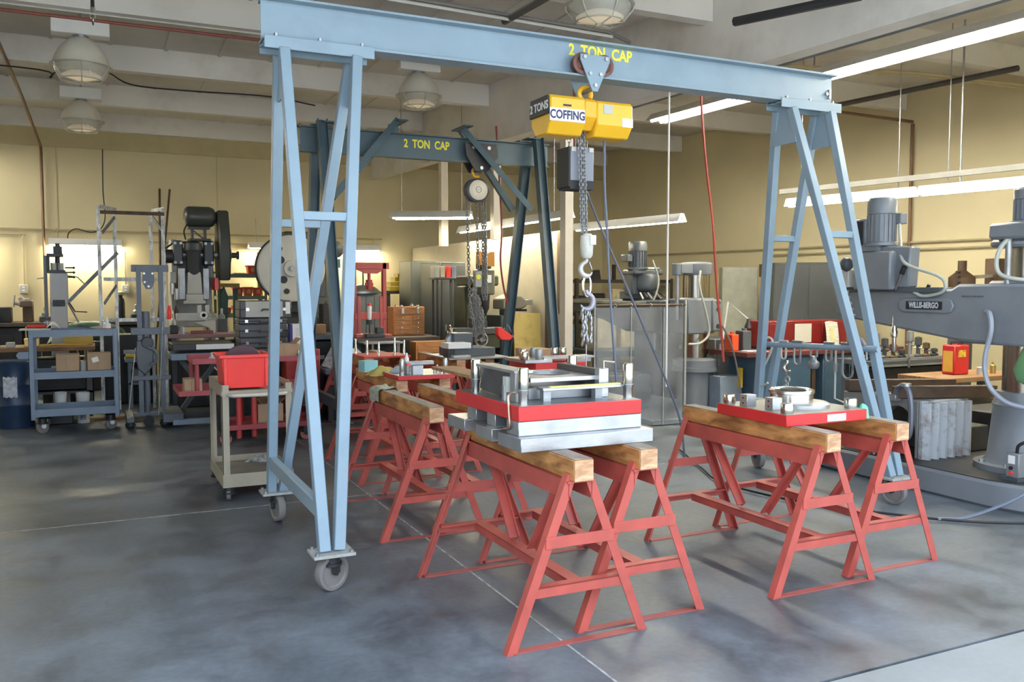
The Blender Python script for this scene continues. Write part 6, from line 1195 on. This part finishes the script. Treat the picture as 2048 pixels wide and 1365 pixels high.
part(MB().lathe((7.34, 8.55, 1.09), [(0.05, 0), (0.045, 0.03), (0.02, 0.09), (0.02, 0.12)], 14), 'lamp_shade', DARK, AL)
part(MB().cyl((6.98, 8.62, 0.83), (6.98, 8.62, 0.90), 0.03, n=10), 'base', PALE, AL)
# rear right bench with small machines and red can
bench('steel_bench', 'long grey bench cluttered with dark parts under the big drill arm', 7.75, 6.9, 9.1, 7.5, 0.78, 0.06, GREYD, GREYD)
for k in range(9):
    x = 7.80+0.135*k; h_ = 0.10+0.07*((k*7) % 4); m_ = (DARK, STEELD, CHARC, RUST)[k % 4]
    t = thing('machine_part', ['dark turned part, first of the row under the drill arm', 'dull steel spool, second of the row under the arm', 'charcoal fitting, third of the row under the arm', 'rusty cone, fourth of the row under the arm', 'dark spindle, fifth of the row under the arm', 'dull steel plug, sixth of the row under the arm', 'charcoal knob, seventh of the row under the arm', 'rusty short spool, eighth of the row under the arm', 'last dark spindle of the row beside the red can'][k], 'part', (x, 7.1, 0.78), 0, 'dark parts on the bench under the drill arm')
    part(MB().lathe((x, 7.1, 0.78), [(0.045, 0), (0.05, 0.03), (0.022, 0.05), (0.022, h_*0.6), (0.04, h_*0.65), (0.038, h_), (0.01, h_+0.01)], 14), 'turned_body', m_, t)
    part(MB().cyl((x, 7.04, 0.78+h_*0.5), (x, 7.15, 0.78+h_*0.5), 0.010, n=8), 'cross_pin', CHROME if k % 3 == 0 else STEELD, t)
part(MB().box(7.8, 6.88, 0.72, 8.9, 6.9, 0.74).box(7.8, 6.88, 0.80, 8.9, 6.9, 0.815).box(8.2, 6.88, 0.70, 8.22, 6.9, 0.86), 'guard_rail', STEELD, thing('rail_guard', 'low steel rail along the front of the cluttered bench', 'rail', (8.35, 6.89, 0.70)))
bench('workbench', 'wooden topped bench with splayed legs at right under the arm', 7.35, 5.75, 8.6, 6.3, 0.72, 0.05, BENCHW, CHARC)
RCN = thing('fuel_can', 'red oil can with yellow label on the wooden bench at right', 'can', (7.82, 6.0, 0.72))
part(MB().box(7.74, 5.95, 0.72, 7.96, 6.10, 1.02), 'body', mat('can_red', (0.55, 0.02, 0.02), 0.35, var=0.05), RCN, 0.012)
part(MB().box(7.79, 5.945, 0.90, 7.90, 5.951, 0.97), 'yellow_label', mat('can_label', (0.75, 0.45, 0.05), 0.5, var=0.5, scale=40), RCN)
part(MB().box(7.737, 5.97, 0.75, 7.741, 6.08, 0.96), 'side_label', mat('can_side_label', (0.70, 0.40, 0.06), 0.5), RCN)
part(MB().tube([(7.77, 6.02, 1.02), (7.77, 6.02, 1.05), (7.88, 6.02, 1.05), (7.88, 6.02, 1.02)], 0.008, 6).cyl((7.93, 6.02, 1.02), (7.93, 6.02, 1.045), 0.02, n=12), 'handle', DARK, RCN)
for x, z, m_, lab in ((8.05, 0.10, PALE, 'small pale spray tube right of the red can'), (8.25, 0.12, mat('brass_part', (0.42, 0.30, 0.1), 0.35, 0.7), 'brass fitting at the right end of the wooden bench')):
    solo(MB().lathe((x, 5.9, 0.72), [(0.028, 0), (0.028, z*0.7), (0.012, z*0.8), (0.012, z)], 12), 'bottle', m_, lab, 'bottle')

# ---------------------------------------------------------------- right-hand radial drill
R2 = thing('radial_drill', 'large grey radial arm drill at the right edge with black name plate', 'drill', (6.35, 4.4, 0))
base = [(5.86, 3.93), (5.80, 4.15), (5.80, 6.9), (6.95, 6.9), (6.95, 3.75), (6.1, 3.75)]
part(MB().prism(base, 'z', 0, 0.195), 'base', GREY, R2, 0.02)
part(MB().prism([(x+(0.03 if x < 6.3 else -0.03), y+(0.04 if y < 5 else -0.03)) for x, y in base], 'z', 0.195, 0.202), 'base_top', mat('oily_cast_iron', (0.035, 0.034, 0.032), 0.5, var=0.4, scale=5), R2)
CX, CY = 6.42, 4.33
part(MB().lathe((CX, CY, 0.202), [(0.33, 0), (0.33, 0.045), (0.27, 0.05), (0.24, 0.09), (0.205, 0.48), (0.215, 0.50), (0.20, 0.53), (0.19, 0.60)], 36), 'column_foot', GREY, R2)
for a in (2.6, 3.4, 4.3, 5.2): part(MB().cyl((CX+0.29*math.cos(a), CY+0.29*math.sin(a), 0.247), (CX+0.29*math.cos(a), CY+0.29*math.sin(a), 0.272), 0.022, n=6), 'bolt', STEEL, R2)
part(MB().cyl((CX, CY, 0.70), (CX, CY, 1.97), 0.15, n=32), 'column', MATS['polished_column'], R2)
arm = part(MB().prism([(4.02, 1.17), (4.02, 1.625), (4.62, 1.625), (4.68, 1.59), (5.80, 1.575), (5.86, 1.54), (5.86, 1.36), (5.68, 1.325), (4.72, 1.20), (4.60, 1.185)], 'x', 6.02, 6.32), 'arm', GREY, R2, 0.02)
part(MB().lathe((CX, CY, 1.16), [(0.24, 0), (0.26, 0.02), (0.26, 0.47), (0.24, 0.49)], 32).box(6.03, 4.05, 1.17, 6.42, 4.62, 1.625), 'arm_sleeve', GREY, R2, 0.02)
npl = part(MB().prism([(4.66, 1.41), (4.64, 1.455), (4.66, 1.50), (4.70, 1.515), (5.10, 1.515), (5.14, 1.50), (5.16, 1.455), (5.14, 1.41), (5.10, 1.395), (4.70, 1.395)], 'x', 6.000, 6.02), 'name_boss', GREY, R2, 0.008)
pl_ = part(MB().box(5.994, 4.735, 1.422, 6.0, 5.075, 1.488), 'name_plate', INK, R2, 0.004)
text(pl_, 'lettering', 'WILLIS-BERGO', mat('plate_silver', (0.55, 0.56, 0.58), 0.4), (5.9935, 4.905, 1.455), (PI/2, 0, -PI/2), 0.064, 0.0024, sx=0.66)
part(MB().box(6.016, 4.40, 1.525, 6.021, 4.58, 1.537), 'scale_strip', mat('scale_strip_dark', (0.10, 0.10, 0.12), 0.5, var=0.9, scale=60), R2)
part(MB().box(5.985, 4.75, 1.56, 6.38, 5.8, 1.60), 'arm_way', GREYD, R2, 0.004)
part(MB().box(5.90, 5.16, 1.58, 6.06, 5.55, 1.90), 'drill_head', GREY, R2, 0.012)
part(MB().prism([(5.04, 1.60), (5.02, 1.93), (5.30, 1.95), (5.44, 1.95), (5.44, 1.66), (5.28, 1.66), (5.26, 1.60)], 'x', 5.97, 6.09), 'head_housing', GREY, R2, 0.012)
part(MB().box(5.93, 5.32, 1.90, 6.10, 5.50, 2.14).box(5.92, 5.44, 1.94, 6.0, 5.56, 2.18), 'motor_bracket', GREY, R2, 0.008)
part(MB().box(5.905, 5.46, 1.96, 5.915, 5.54, 2.16), 'slot', INK, R2)
motor(R2, (6.03, 5.37, 1.95), 0.115, 0.40, GREY)
part(MB().box(6.08, 5.22, 2.13, 6.16, 5.28, 2.22), 'terminal_box', GREY, R2, 0.006)
part(MB().lathe((5.88, 5.56, 1.80), [(0.02, 0), (0.05, 0.01), (0.065, 0.04), (0.05, 0.07), (0.02, 0.08)], 18, (0, 1, 0)), 'hand_knob', CHARC, R2)
part(MB().box(5.90, 5.60, 1.60, 6.02, 5.72, 1.75), 'switch_box', PALE, R2, 0.005)
part(MB().tube([(5.97, 5.16, 1.58), (5.95, 5.06, 1.76)], 0.011, 8), 'lever', CHROME, R2)
part(MB().tube([(5.957, 5.09, 1.71), (5.95, 5.06, 1.77)], 0.019, 10), 'lever_grip', BLACK, R2)
for k in range(5): part(MB().tube([(5.94, 5.55+0.02*k, 1.36+0.05*k), (5.86, 5.60+0.02*k, 1.34+0.05*k)], 0.016, 8), 'feed_lever', mat('brass_lever', (0.3, 0.24, 0.14), 0.4, 0.5) if k % 2 else STEELD, R2)
part(MB().lathe((6.04, 5.22, 1.06), [(0.012, 0), (0.018, 0.02), (0.018, 0.12), (0.028, 0.13), (0.028, 0.17), (0.022, 0.18), (0.022, 0.30)], 16), 'spindle', CHROME, R2)
part(MB().cyl((6.05, 4.93, 1.575), (6.05, 4.90, 1.62), 0.014, n=8), 'oil_cap', BLACK, R2)
part(MB().box(6.04, 4.00, 1.955, 6.60, 4.40, 2.075).cyl((6.32, 4.33, 1.90), (6.32, 4.33, 1.96), 0.20, n=24), 'top_bracket', GREY, R2, 0.02)
part(MB().cyl((6.10, 4.27, 1.60), (6.10, 4.27, 1.96), 0.022, n=14), 'lift_screw', STEELD, R2)
motor(R2, (6.26, 4.20, 2.075), 0.125, 0.26, GREY)
part(MB().tube(smoothpts([(6.30, 4.10, 2.22), (6.15, 4.13, 2.10), (6.06, 4.30, 1.90), (6.06, 4.32, 1.72), (6.10, 4.20, 1.66), (6.25, 4.03, 1.655)], 8), 0.016, 8), 'conduit', MATS['pale_hose'], R2)
part(MB().tube(smoothpts([(6.09, 5.24, 2.13), (6.05, 5.19, 1.98), (5.95, 5.06, 1.80), (5.97, 4.76, 1.69), (5.98, 4.70, 1.62), (5.99, 4.74, 1.56), (5.99, 4.90, 1.53), (6.0, 5.0, 1.56)], 8), 0.013, 8), 'conduit', MATS['pale_hose'], R2)
part(MB().tube(smoothpts([(5.995, 4.36, 1.42), (5.96, 4.30, 1.40), (5.95, 4.28, 1.28), (5.96, 4.33, 1.06), (5.97, 4.30, 0.88), (6.0, 4.18, 0.76), (6.08, 4.02, 0.72)], 8), 0.018, 8), 'conduit', mat('grey_hose', (0.30, 0.32, 0.37), 0.4), R2)
gs = part(MB().lathe((6.12, 4.06, 1.0), [(0.0, -0.13), (0.08, -0.10), (0.16, 0.02), (0.19, 0.09), (0.17, 0.12), (0.0, 0.13)], 20, (0.5, -0.6, 0.6)), 'green_guard', mat('mint_green_paint', (0.16, 0.36, 0.16), 0.4, var=0.06), R2)
# switch box by the column
SB = thing('switch_box', 'grey push button box on its post at the bottom right', 'switch box', (6.0, 4.02, 0.202))
part(MB().box(5.93, 4.02, 0.202, 6.10, 4.16, 0.225), 'foot', GREYD, SB)
part(MB().box(5.95, 4.03, 0.225, 6.05, 4.13, 0.40), 'box', mat('switch_grey', (0.22, 0.22, 0.23), 0.4), SB, 0.006)
part(MB().cbox((5.948, 4.085, 0.355), (0.004, 0.05, 0.06)), 'label_plate', PAPER, SB)
for z, m_ in ((0.295, INK), (0.258, PLRED)): part(MB().cyl((5.95, 4.085, z), (5.938, 4.085, z), 0.013, n=12), 'button', m_, SB)
part(MB().tube(smoothpts([(6.0, 4.08, 0.40), (5.99, 4.06, 0.46), (6.03, 4.0, 0.50), (6.10, 3.96, 0.51)]), 0.012, 8), 'cable', BLACK, SB)
solo(MB().cyl((6.12, 3.93, 0.202), (6.12, 3.93, 0.75), 0.022, n=14), 'pipe', mat('pale_pipe', (0.5, 0.5, 0.47), 0.35, 0.5), 'pale upright pipe at the right edge beside the switch box', 'pipe')
# work on the drill base: ribbed angle block, arched block, bars, clamp
AB = thing('angle_block', 'pale ribbed cast angle block on the base of the right drill', 'fixture block', (6.25, 4.95, 0.202))
ABM = mat('streaked_white_iron', (0.42, 0.44, 0.46), 0.5, var=0.1, scale=6, dirt=(0.14, 0.06, 0.025), dscale=9, damt=0.8, stretch=(1, 1, 0.2))
part(MB().box(6.0, 4.89, 0.202, 6.55, 4.925, 0.68), 'body', ABM, AB, 0.006)
for k in range(6):
    x = 6.0+0.095*k; part(MB().prism([(x, 4.89), (x+0.035, 4.84), (x+0.055, 4.84), (x+0.075, 4.89)], 'z', 0.202, 0.665+0.0*k), 'rib', ABM, AB, 0.004)
CB = thing('arched_block', 'grey cast block with a round arch beside the ribbed block', 'fixture block', (6.25, 5.4, 0.202))
ap = [(4.93, 0.202), (4.93, 0.68), (5.72, 0.68), (5.72, 0.202), (5.31, 0.202)]+[(5.135+0.175*math.cos(a), 0.40+0.215*math.sin(a)) for a in [k*PI/12 for k in range(0, 13)]]+[(4.96, 0.202)]
part(MB().prism(ap, 'x', 6.0, 6.10), 'body', mat('grey_cast_iron', (0.20, 0.20, 0.195), 0.55, var=0.12), CB, 0.008)
part(MB().box(6.42, 4.93, 0.202, 6.55, 5.72, 0.68), 'rear_wall', mat('dark_cast_iron', (0.05, 0.05, 0.048), 0.6), CB, 0.008)
part(MB().box(6.10, 4.93, 0.64, 6.42, 5.72, 0.68), 'web', MATS['grey_cast_iron'], CB)
for (x0, y0), (x1, y1), lab in (((5.98, 5.66), (6.90, 5.30), 'rear rusty steel bar lying across the cast blocks'), ((5.93, 5.12), (6.75, 4.80), 'front rusty steel bar lying across the ribbed block')):
    solo(MB().bar((x0, y0, 0.735 if y0 > 5.5 else 0.735), (x1, y1, 0.735), 0.07, 0.10), 'steel_bar', RUST, lab, 'bar', bevel=0.004)
CC = thing('c_clamp', 'dark grey C-clamp gripping the front rusty bar', 'clamp', (5.95, 5.08, 0.40))
part(MB().tube(smoothpts([(5.93, 5.10, 0.72), (5.92, 5.06, 0.78), (5.90, 4.98, 0.80), (5.895, 4.93, 0.74), (5.895, 4.91, 0.6), (5.895, 4.92, 0.42), (5.90, 4.98, 0.36), (5.93, 5.04, 0.37)]), 0.022, 8), 'frame', mat('clamp_grey', (0.16, 0.17, 0.21), 0.4, 0.3), CC)
part(MB().box(5.91, 5.08, 0.66, 5.98, 5.18, 0.72), 'jaw', STEELD, CC, 0.005)
part(MB().cyl((5.90, 4.97, 0.80), (5.90, 4.97, 0.825), 0.04, n=14), 'screw_head', STEEL, CC)
solo(MB().cyl((5.93, 4.62, 0.202), (5.93, 4.62, 0.36), 0.010, n=8) if False else MB().cyl((5.87, 5.25, 0.202), (5.87, 5.25, 0.50), 0.010, n=8), 'threaded_rod', STEEL, 'short upright threaded rod behind the rightmost sawhorse', 'rod')
solo(MB().box(6.6, 4.95, 0.202, 6.9, 5.5, 0.42), 'machine_block', DARK, 'low dark block beyond the ribbed angle block', 'block', bevel=0.01)
# indexing head standing behind the arm
IH = thing('indexing_head', 'dark indexing head with spoked handles behind the big drill arm', 'machine', (9.65, 7.2, 0))
part(MB().lathe((9.45, 7.2, 1.50), [(0.12, 0), (0.15, 0.04), (0.15, 0.22), (0.10, 0.26), (0.05, 0.30), (0.05, 0.42), (0, 0.42)], 18), 'body', RUST, IH)
part(MB().box(9.35, 7.1, 0, 9.55, 7.3, 1.50), 'pedestal', CHARC, IH, 0.01)
for k in range(5): part(MB().cyl((9.30, 7.12, 1.54+0.06*k), (9.20, 7.08, 1.54+0.06*k), 0.016, n=8), 'spoke', DARK, IH)
part(MB().bar((9.50, 7.15, 1.72), (9.90, 7.1, 1.74), 0.05, 0.04).bar((9.50, 7.15, 1.60), (9.90, 7.1, 1.62), 0.05, 0.04), 'arm', STEELD, IH)
part(MB().box(9.85, 7.05, 1.55, 10.05, 7.2, 1.95), 'tail_block', RUST, IH, 0.01)

# ---------------------------------------------------------------- pipes, conduits, cords and cables
def wire(name, pts, r, m, label, cat, n=6, sm=5): return solo(MB().tube(smoothpts(pts, sm) if sm else pts, r, n), name, m, label, cat)
BRN = mat('brown_conduit', (0.16, 0.085, 0.04), 0.5)
wire('conduit', [(-0.72, 15.93, 1.05), (-0.72, 15.93, 3.75), (-0.72, 15.85, 3.84), (-0.80, 13.2, 4.10), (-0.84, 9.0, 4.10)], 0.022, BRN, 'brown pipe running down the back wall and along under the ceiling', 'pipe', 8, 0)
wire('conduit', [(-3.0, 15.96, 2.54), (4.9, 15.96, 2.50)], 0.016, COND, 'long upper painted conduit along the back wall', 'pipe', 6, 0)
wire('conduit', [(-3.0, 15.96, 2.44), (-1.15, 15.96, 2.44), (-1.03, 15.96, 2.36), (-1.02, 15.96, 1.62)], 0.016, COND, 'conduit dropping to the left wall outlet', 'pipe', 6, 3)
wire('conduit', [(0.46, 15.96, 2.2), (0.46, 15.96, 1.62)], 0.014, COND, 'short conduit dropping to the right wall outlet', 'pipe', 6, 0)
wire('conduit', [(0.9, 15.96, 2.36), (4.4, 15.96, 2.34), (4.7, 15.96, 2.28)], 0.014, COND, 'lower painted conduit along the back wall', 'pipe', 6, 3)
for x, lab in ((-1.03, 'white outlet box on the back wall at far left'), (0.46, 'white outlet box on the back wall behind the angle-iron frame')):
    t = thing('wall_outlet', lab, 'outlet', (x, 15.95, 1.5)); part(MB().box(x-0.06, 15.93, 1.50, x+0.06, 16.0, 1.64), 'box', PALE, t, 0.008)
    for z in (1.54, 1.59): part(MB().box(x-0.02, 15.926, z, x+0.02, 15.931, z+0.025), 'socket', PAPER, t)
wire('cable', [(0.17, 15.94, 3.86), (0.16, 15.94, 3.2), (0.18, 15.94, 2.75), (0.10, 15.94, 2.55), (-0.05, 15.94, 2.50), (-0.25, 15.94, 2.55), (-0.36, 15.94, 2.48), (-0.38, 15.9, 2.38)], 0.008, BLACK, 'dark cord hanging from the ceiling to the left wall light', 'cable')
for k, (x0, x1) in enumerate(((1.18, 0.80), (1.02, 0.93))):
    solo(MB().cyl((x1, 15.3, 0.02), (x0, 15.88, 3.25), 0.018, n=8), 'rod', RUST, ['long brown rod leaning on the back wall behind the frame', 'second long brown rod leaning on the back wall behind the frame'][k], 'rod')
# supply pipes in the ceiling above the front gantry, and right-wall conduits
wire('sprinkler_pipe', [(-3.0, 7.55, 3.645), (4.20, 7.55, 3.645), (4.27, 7.55, 3.60), (4.28, 7.55, 2.9)], 0.013, CPIPE, 'rust red pipe run crossing behind the front blue beam', 'pipe', 8, 0)
wire('conduit', [(-3.0, 7.5, 3.68), (4.2, 7.5, 3.68)], 0.007, PALE, 'thin pale conduit running above the rust red pipe', 'pipe', 6, 0)
t = thing('pipe_hanger', 'dark threaded pipe hanger with bright ring at the top left', 'hanger', (0.04, 7.55, 3.62))
part(MB().cyl((0.04, 7.55, 3.72), (0.04, 7.55, 4.43), 0.014, n=8), 'rod', DARK, t); part(MB().ring((0.04, 7.55, 3.645), 0.03, 0.008, (1, 0, 0), n=16).cyl((0.04, 7.55, 3.66), (0.04, 7.55, 3.74), 0.02, n=8), 'clevis', CHROME, t)
wire('cable', [(-1.8, 11.33, 4.06), (-0.5, 11.33, 4.05), (-0.40, 11.33, 3.97), (-0.30, 11.33, 4.06), (0.15, 11.3, 4.10), (0.45, 11.3, 3.97), (1.1, 11.3, 3.96), (2.0, 11.3, 3.98), (2.6, 11.3, 3.92)], 0.009, BLACK, 'black cord drooping along the second purlin at left', 'cable')
wire('cable', [(2.75, 13.6, 4.13), (3.30, 13.4, 3.72), (3.75, 13.2, 3.62), (4.4, 12.8, 3.72), (4.90, 12.6, 3.76)], 0.009, BLACK, 'black cord drooping under the ceiling behind the rear gantry', 'cable')
BRP = mat('brown_wall_pipe', (0.17, 0.095, 0.05), 0.5)
def rw(y, z, off=0.05): return (rwx(y)-off, y, z)
wire('conduit', [rw(8.9, 3.92), rw(8.9, 0.4)], 0.024, BRP, 'brown pipe running down the right wall beside the drill motor', 'pipe', 8, 0)
wire('conduit', [(6.2, 8.9, 4.0), rw(8.9, 3.95)], 0.022, BRP, 'brown pipe crossing the right bay below the ceiling', 'pipe', 8, 0)
wire('conduit', [rw(15.0, 2.24), rw(4.0, 2.24)], 0.016, COND, 'upper painted conduit along the right wall', 'pipe', 6, 0)
wire('conduit', [rw(11.4, 2.14), rw(7.6, 2.14)], 0.016, COND, 'lower painted conduit along the right wall', 'pipe', 6, 0)
for q in (0, 0.10):
    wire('conduit', [(6.4, 8.0-q, 4.10), (8.6, 7.3-q, 4.06), rw(7.0-q, 4.02), rw(6.95-q, 3.85), rw(6.95-q, 2.1 if q else 1.2)], 0.020, COND, 'outer conduit curving from the ceiling down the right wall' if q else 'inner conduit curving from the ceiling down the right wall', 'pipe', 8, 0)
wire('strut_channel', [(8.90, 9.4, 4.02), (9.20, 6.4, 4.0)], 0.035, mat('dark_strut', (0.06, 0.055, 0.05), 0.5), 'dark strut hung below the ceiling at upper right', 'strut', 6, 0)
wire('conduit', [(gx(3.0)+0.14, 3.0, 3.64), (gx(9.0)+0.14, 9.0, 3.64)], 0.028, mat('grey_conduit', (0.20, 0.22, 0.23), 0.4, 0.5), 'grey conduit running along the bottom of the big girder', 'pipe', 8, 0)
wire('heater_rail', [(4.45, 5.40, 3.62), (4.80, 4.50, 3.60)], 0.035, DARK, 'black track hung under the ceiling at the top edge', 'rail', 6, 0)
# hanging cords
CORD = mat('grey_cord', (0.12, 0.14, 0.19), 0.45)
wire('pendant_cord', [(3.23, 5.28, 2.625), (3.235, 5.28, 2.3), (3.26, 5.29, 2.04), (3.29, 5.3, 1.65), (3.32, 5.3, 1.3), (3.36, 5.3, 0.88)], 0.010, CORD, 'grey pendant cord hanging straight from the yellow hoist', 'cord')
wire('cable', [(3.10, 5.36, 2.70), (3.45, 5.9, 2.52), (3.84, 6.5, 2.33), (4.31, 6.5, 1.42), (4.77, 6.5, 0.48), (4.9, 6.55, 0.02)], 0.010, CORD, 'grey cable slanting from the hoist down towards the guard foot', 'cable')
wire('air_hose', [(5.37, 7.0, 3.62), (5.39, 7.0, 3.3), (5.45, 7.0, 2.8), (5.54, 7.0, 2.22), (5.60, 7.0, 1.6), (5.66, 7.0, 1.2), (5.70, 7.0, 0.85)], 0.013, mat('hose_red', (0.45, 0.07, 0.05), 0.4), 'red air hose hanging from the girder by the middle drill', 'hose')
wire('air_hose', [(5.66, 6.98, 1.22), (5.78, 6.98, 1.02), (5.88, 7.0, 0.75), (5.93, 7.0, 0.50), (5.98, 7.0, 0.02)], 0.009, mat('hose_tail', (0.20, 0.16, 0.16), 0.4, 0.3), 'thin grey hose tail trailing from the red air hose to the floor', 'hose')
wire('drop_rod', [(5.43, 7.6, 3.62), (5.43, 7.6, 0.55)], 0.011, PAPER, 'white conduit dropping from the girder to the clear guard', 'rod', 8, 0)
wire('air_hose', [(4.66, 9.9, 1.4), (4.60, 9.9, 1.62), (4.56, 9.9, 1.95), (4.60, 9.95, 2.4), (4.55, 10.0, 3.6)], 0.012, mat('hose_dark_red', (0.30, 0.04, 0.035), 0.4), 'dark red hose hanging beside the chain fall', 'hose')
wire('cable', [(6.05, 3.62, 0.02), (5.6, 3.72, 0.02), (5.2, 4.0, 0.02), (4.8, 4.55, 0.02), (4.6, 5.0, 0.02), (4.55, 5.6, 0.02), (4.75, 6.1, 0.02), (5.1, 6.9, 0.02)], 0.009, BLACK, 'black cable trailing across the floor under the right sawhorses', 'cable')
wire('cable', [(6.25, 3.9, 0.62), (6.05, 3.85, 0.42), (5.75, 3.82, 0.20), (5.35, 3.95, 0.04), (5.15, 4.05, 0.02)], 0.012, CORD, 'grey cable sagging from the right drill to the floor', 'cable')

# ---------------------------------------------------------------- more of the shop: overhead runs and the dark clutter under and behind things
wire('conduit', [(1.8, 6.1, 3.68), (3.75, 6.1, 3.64), (4.0, 6.15, 3.60)], 0.016, mat('dark_conduit', (0.13, 0.12, 0.11), 0.5), 'upper dark pipe just above the front blue beam', 'pipe', 8, 0)
wire('conduit', [(1.8, 6.02, 3.62), (3.75, 6.02, 3.58)], 0.012, PALE, 'thin pale pipe just above the front blue beam', 'pipe', 6, 0)
wire('strut', [(2.85, 6.12, 3.61), (2.93, 4.9, 3.62)], 0.026, mat('dark_strut', (0.06, 0.055, 0.05), 0.5), 'short dark strut crossing the pipes over the front beam', 'strut', 6, 0)
def clutter(name, label, cat, x0, y0, z0, x1, y1, z1, m, detail=0):
    t = thing(name, label, cat, ((x0+x1)/2, (y0+y1)/2, z0))
    part(MB().box(x0, y0, z0, x1, y1, z1), 'body', m, t, 0.012)
    w_, h_ = x1-x0, z1-z0
    if detail == 0: part(MB().box(x0+w_*0.08, y0-0.006, z0+h_*0.1, x1-w_*0.08, y0, z1-h_*0.12), 'front_panel', m, t, 0.003); part(MB().box(x0+w_*0.4, y0-0.018, z0+h_*0.72, x0+w_*0.6, y0-0.006, z0+h_*0.78), 'pull', STEELD, t)
    elif detail == 1: part(MB().cyl(((x0+x1)/2, y0, z0+h_*0.5), ((x0+x1)/2, y0-0.06, z0+h_*0.5), min(w_, h_)*0.35, n=16), 'shaft_end', STEELD, t)
    else: part(MB().lathe(((x0+x1)/2, (y0+y1)/2, z1), [(w_*0.3, 0), (w_*0.32, 0.04), (w_*0.12, 0.07), (w_*0.12, 0.14), (0, 0.15)], 14), 'upper_fitting', STEELD, t)
    return t
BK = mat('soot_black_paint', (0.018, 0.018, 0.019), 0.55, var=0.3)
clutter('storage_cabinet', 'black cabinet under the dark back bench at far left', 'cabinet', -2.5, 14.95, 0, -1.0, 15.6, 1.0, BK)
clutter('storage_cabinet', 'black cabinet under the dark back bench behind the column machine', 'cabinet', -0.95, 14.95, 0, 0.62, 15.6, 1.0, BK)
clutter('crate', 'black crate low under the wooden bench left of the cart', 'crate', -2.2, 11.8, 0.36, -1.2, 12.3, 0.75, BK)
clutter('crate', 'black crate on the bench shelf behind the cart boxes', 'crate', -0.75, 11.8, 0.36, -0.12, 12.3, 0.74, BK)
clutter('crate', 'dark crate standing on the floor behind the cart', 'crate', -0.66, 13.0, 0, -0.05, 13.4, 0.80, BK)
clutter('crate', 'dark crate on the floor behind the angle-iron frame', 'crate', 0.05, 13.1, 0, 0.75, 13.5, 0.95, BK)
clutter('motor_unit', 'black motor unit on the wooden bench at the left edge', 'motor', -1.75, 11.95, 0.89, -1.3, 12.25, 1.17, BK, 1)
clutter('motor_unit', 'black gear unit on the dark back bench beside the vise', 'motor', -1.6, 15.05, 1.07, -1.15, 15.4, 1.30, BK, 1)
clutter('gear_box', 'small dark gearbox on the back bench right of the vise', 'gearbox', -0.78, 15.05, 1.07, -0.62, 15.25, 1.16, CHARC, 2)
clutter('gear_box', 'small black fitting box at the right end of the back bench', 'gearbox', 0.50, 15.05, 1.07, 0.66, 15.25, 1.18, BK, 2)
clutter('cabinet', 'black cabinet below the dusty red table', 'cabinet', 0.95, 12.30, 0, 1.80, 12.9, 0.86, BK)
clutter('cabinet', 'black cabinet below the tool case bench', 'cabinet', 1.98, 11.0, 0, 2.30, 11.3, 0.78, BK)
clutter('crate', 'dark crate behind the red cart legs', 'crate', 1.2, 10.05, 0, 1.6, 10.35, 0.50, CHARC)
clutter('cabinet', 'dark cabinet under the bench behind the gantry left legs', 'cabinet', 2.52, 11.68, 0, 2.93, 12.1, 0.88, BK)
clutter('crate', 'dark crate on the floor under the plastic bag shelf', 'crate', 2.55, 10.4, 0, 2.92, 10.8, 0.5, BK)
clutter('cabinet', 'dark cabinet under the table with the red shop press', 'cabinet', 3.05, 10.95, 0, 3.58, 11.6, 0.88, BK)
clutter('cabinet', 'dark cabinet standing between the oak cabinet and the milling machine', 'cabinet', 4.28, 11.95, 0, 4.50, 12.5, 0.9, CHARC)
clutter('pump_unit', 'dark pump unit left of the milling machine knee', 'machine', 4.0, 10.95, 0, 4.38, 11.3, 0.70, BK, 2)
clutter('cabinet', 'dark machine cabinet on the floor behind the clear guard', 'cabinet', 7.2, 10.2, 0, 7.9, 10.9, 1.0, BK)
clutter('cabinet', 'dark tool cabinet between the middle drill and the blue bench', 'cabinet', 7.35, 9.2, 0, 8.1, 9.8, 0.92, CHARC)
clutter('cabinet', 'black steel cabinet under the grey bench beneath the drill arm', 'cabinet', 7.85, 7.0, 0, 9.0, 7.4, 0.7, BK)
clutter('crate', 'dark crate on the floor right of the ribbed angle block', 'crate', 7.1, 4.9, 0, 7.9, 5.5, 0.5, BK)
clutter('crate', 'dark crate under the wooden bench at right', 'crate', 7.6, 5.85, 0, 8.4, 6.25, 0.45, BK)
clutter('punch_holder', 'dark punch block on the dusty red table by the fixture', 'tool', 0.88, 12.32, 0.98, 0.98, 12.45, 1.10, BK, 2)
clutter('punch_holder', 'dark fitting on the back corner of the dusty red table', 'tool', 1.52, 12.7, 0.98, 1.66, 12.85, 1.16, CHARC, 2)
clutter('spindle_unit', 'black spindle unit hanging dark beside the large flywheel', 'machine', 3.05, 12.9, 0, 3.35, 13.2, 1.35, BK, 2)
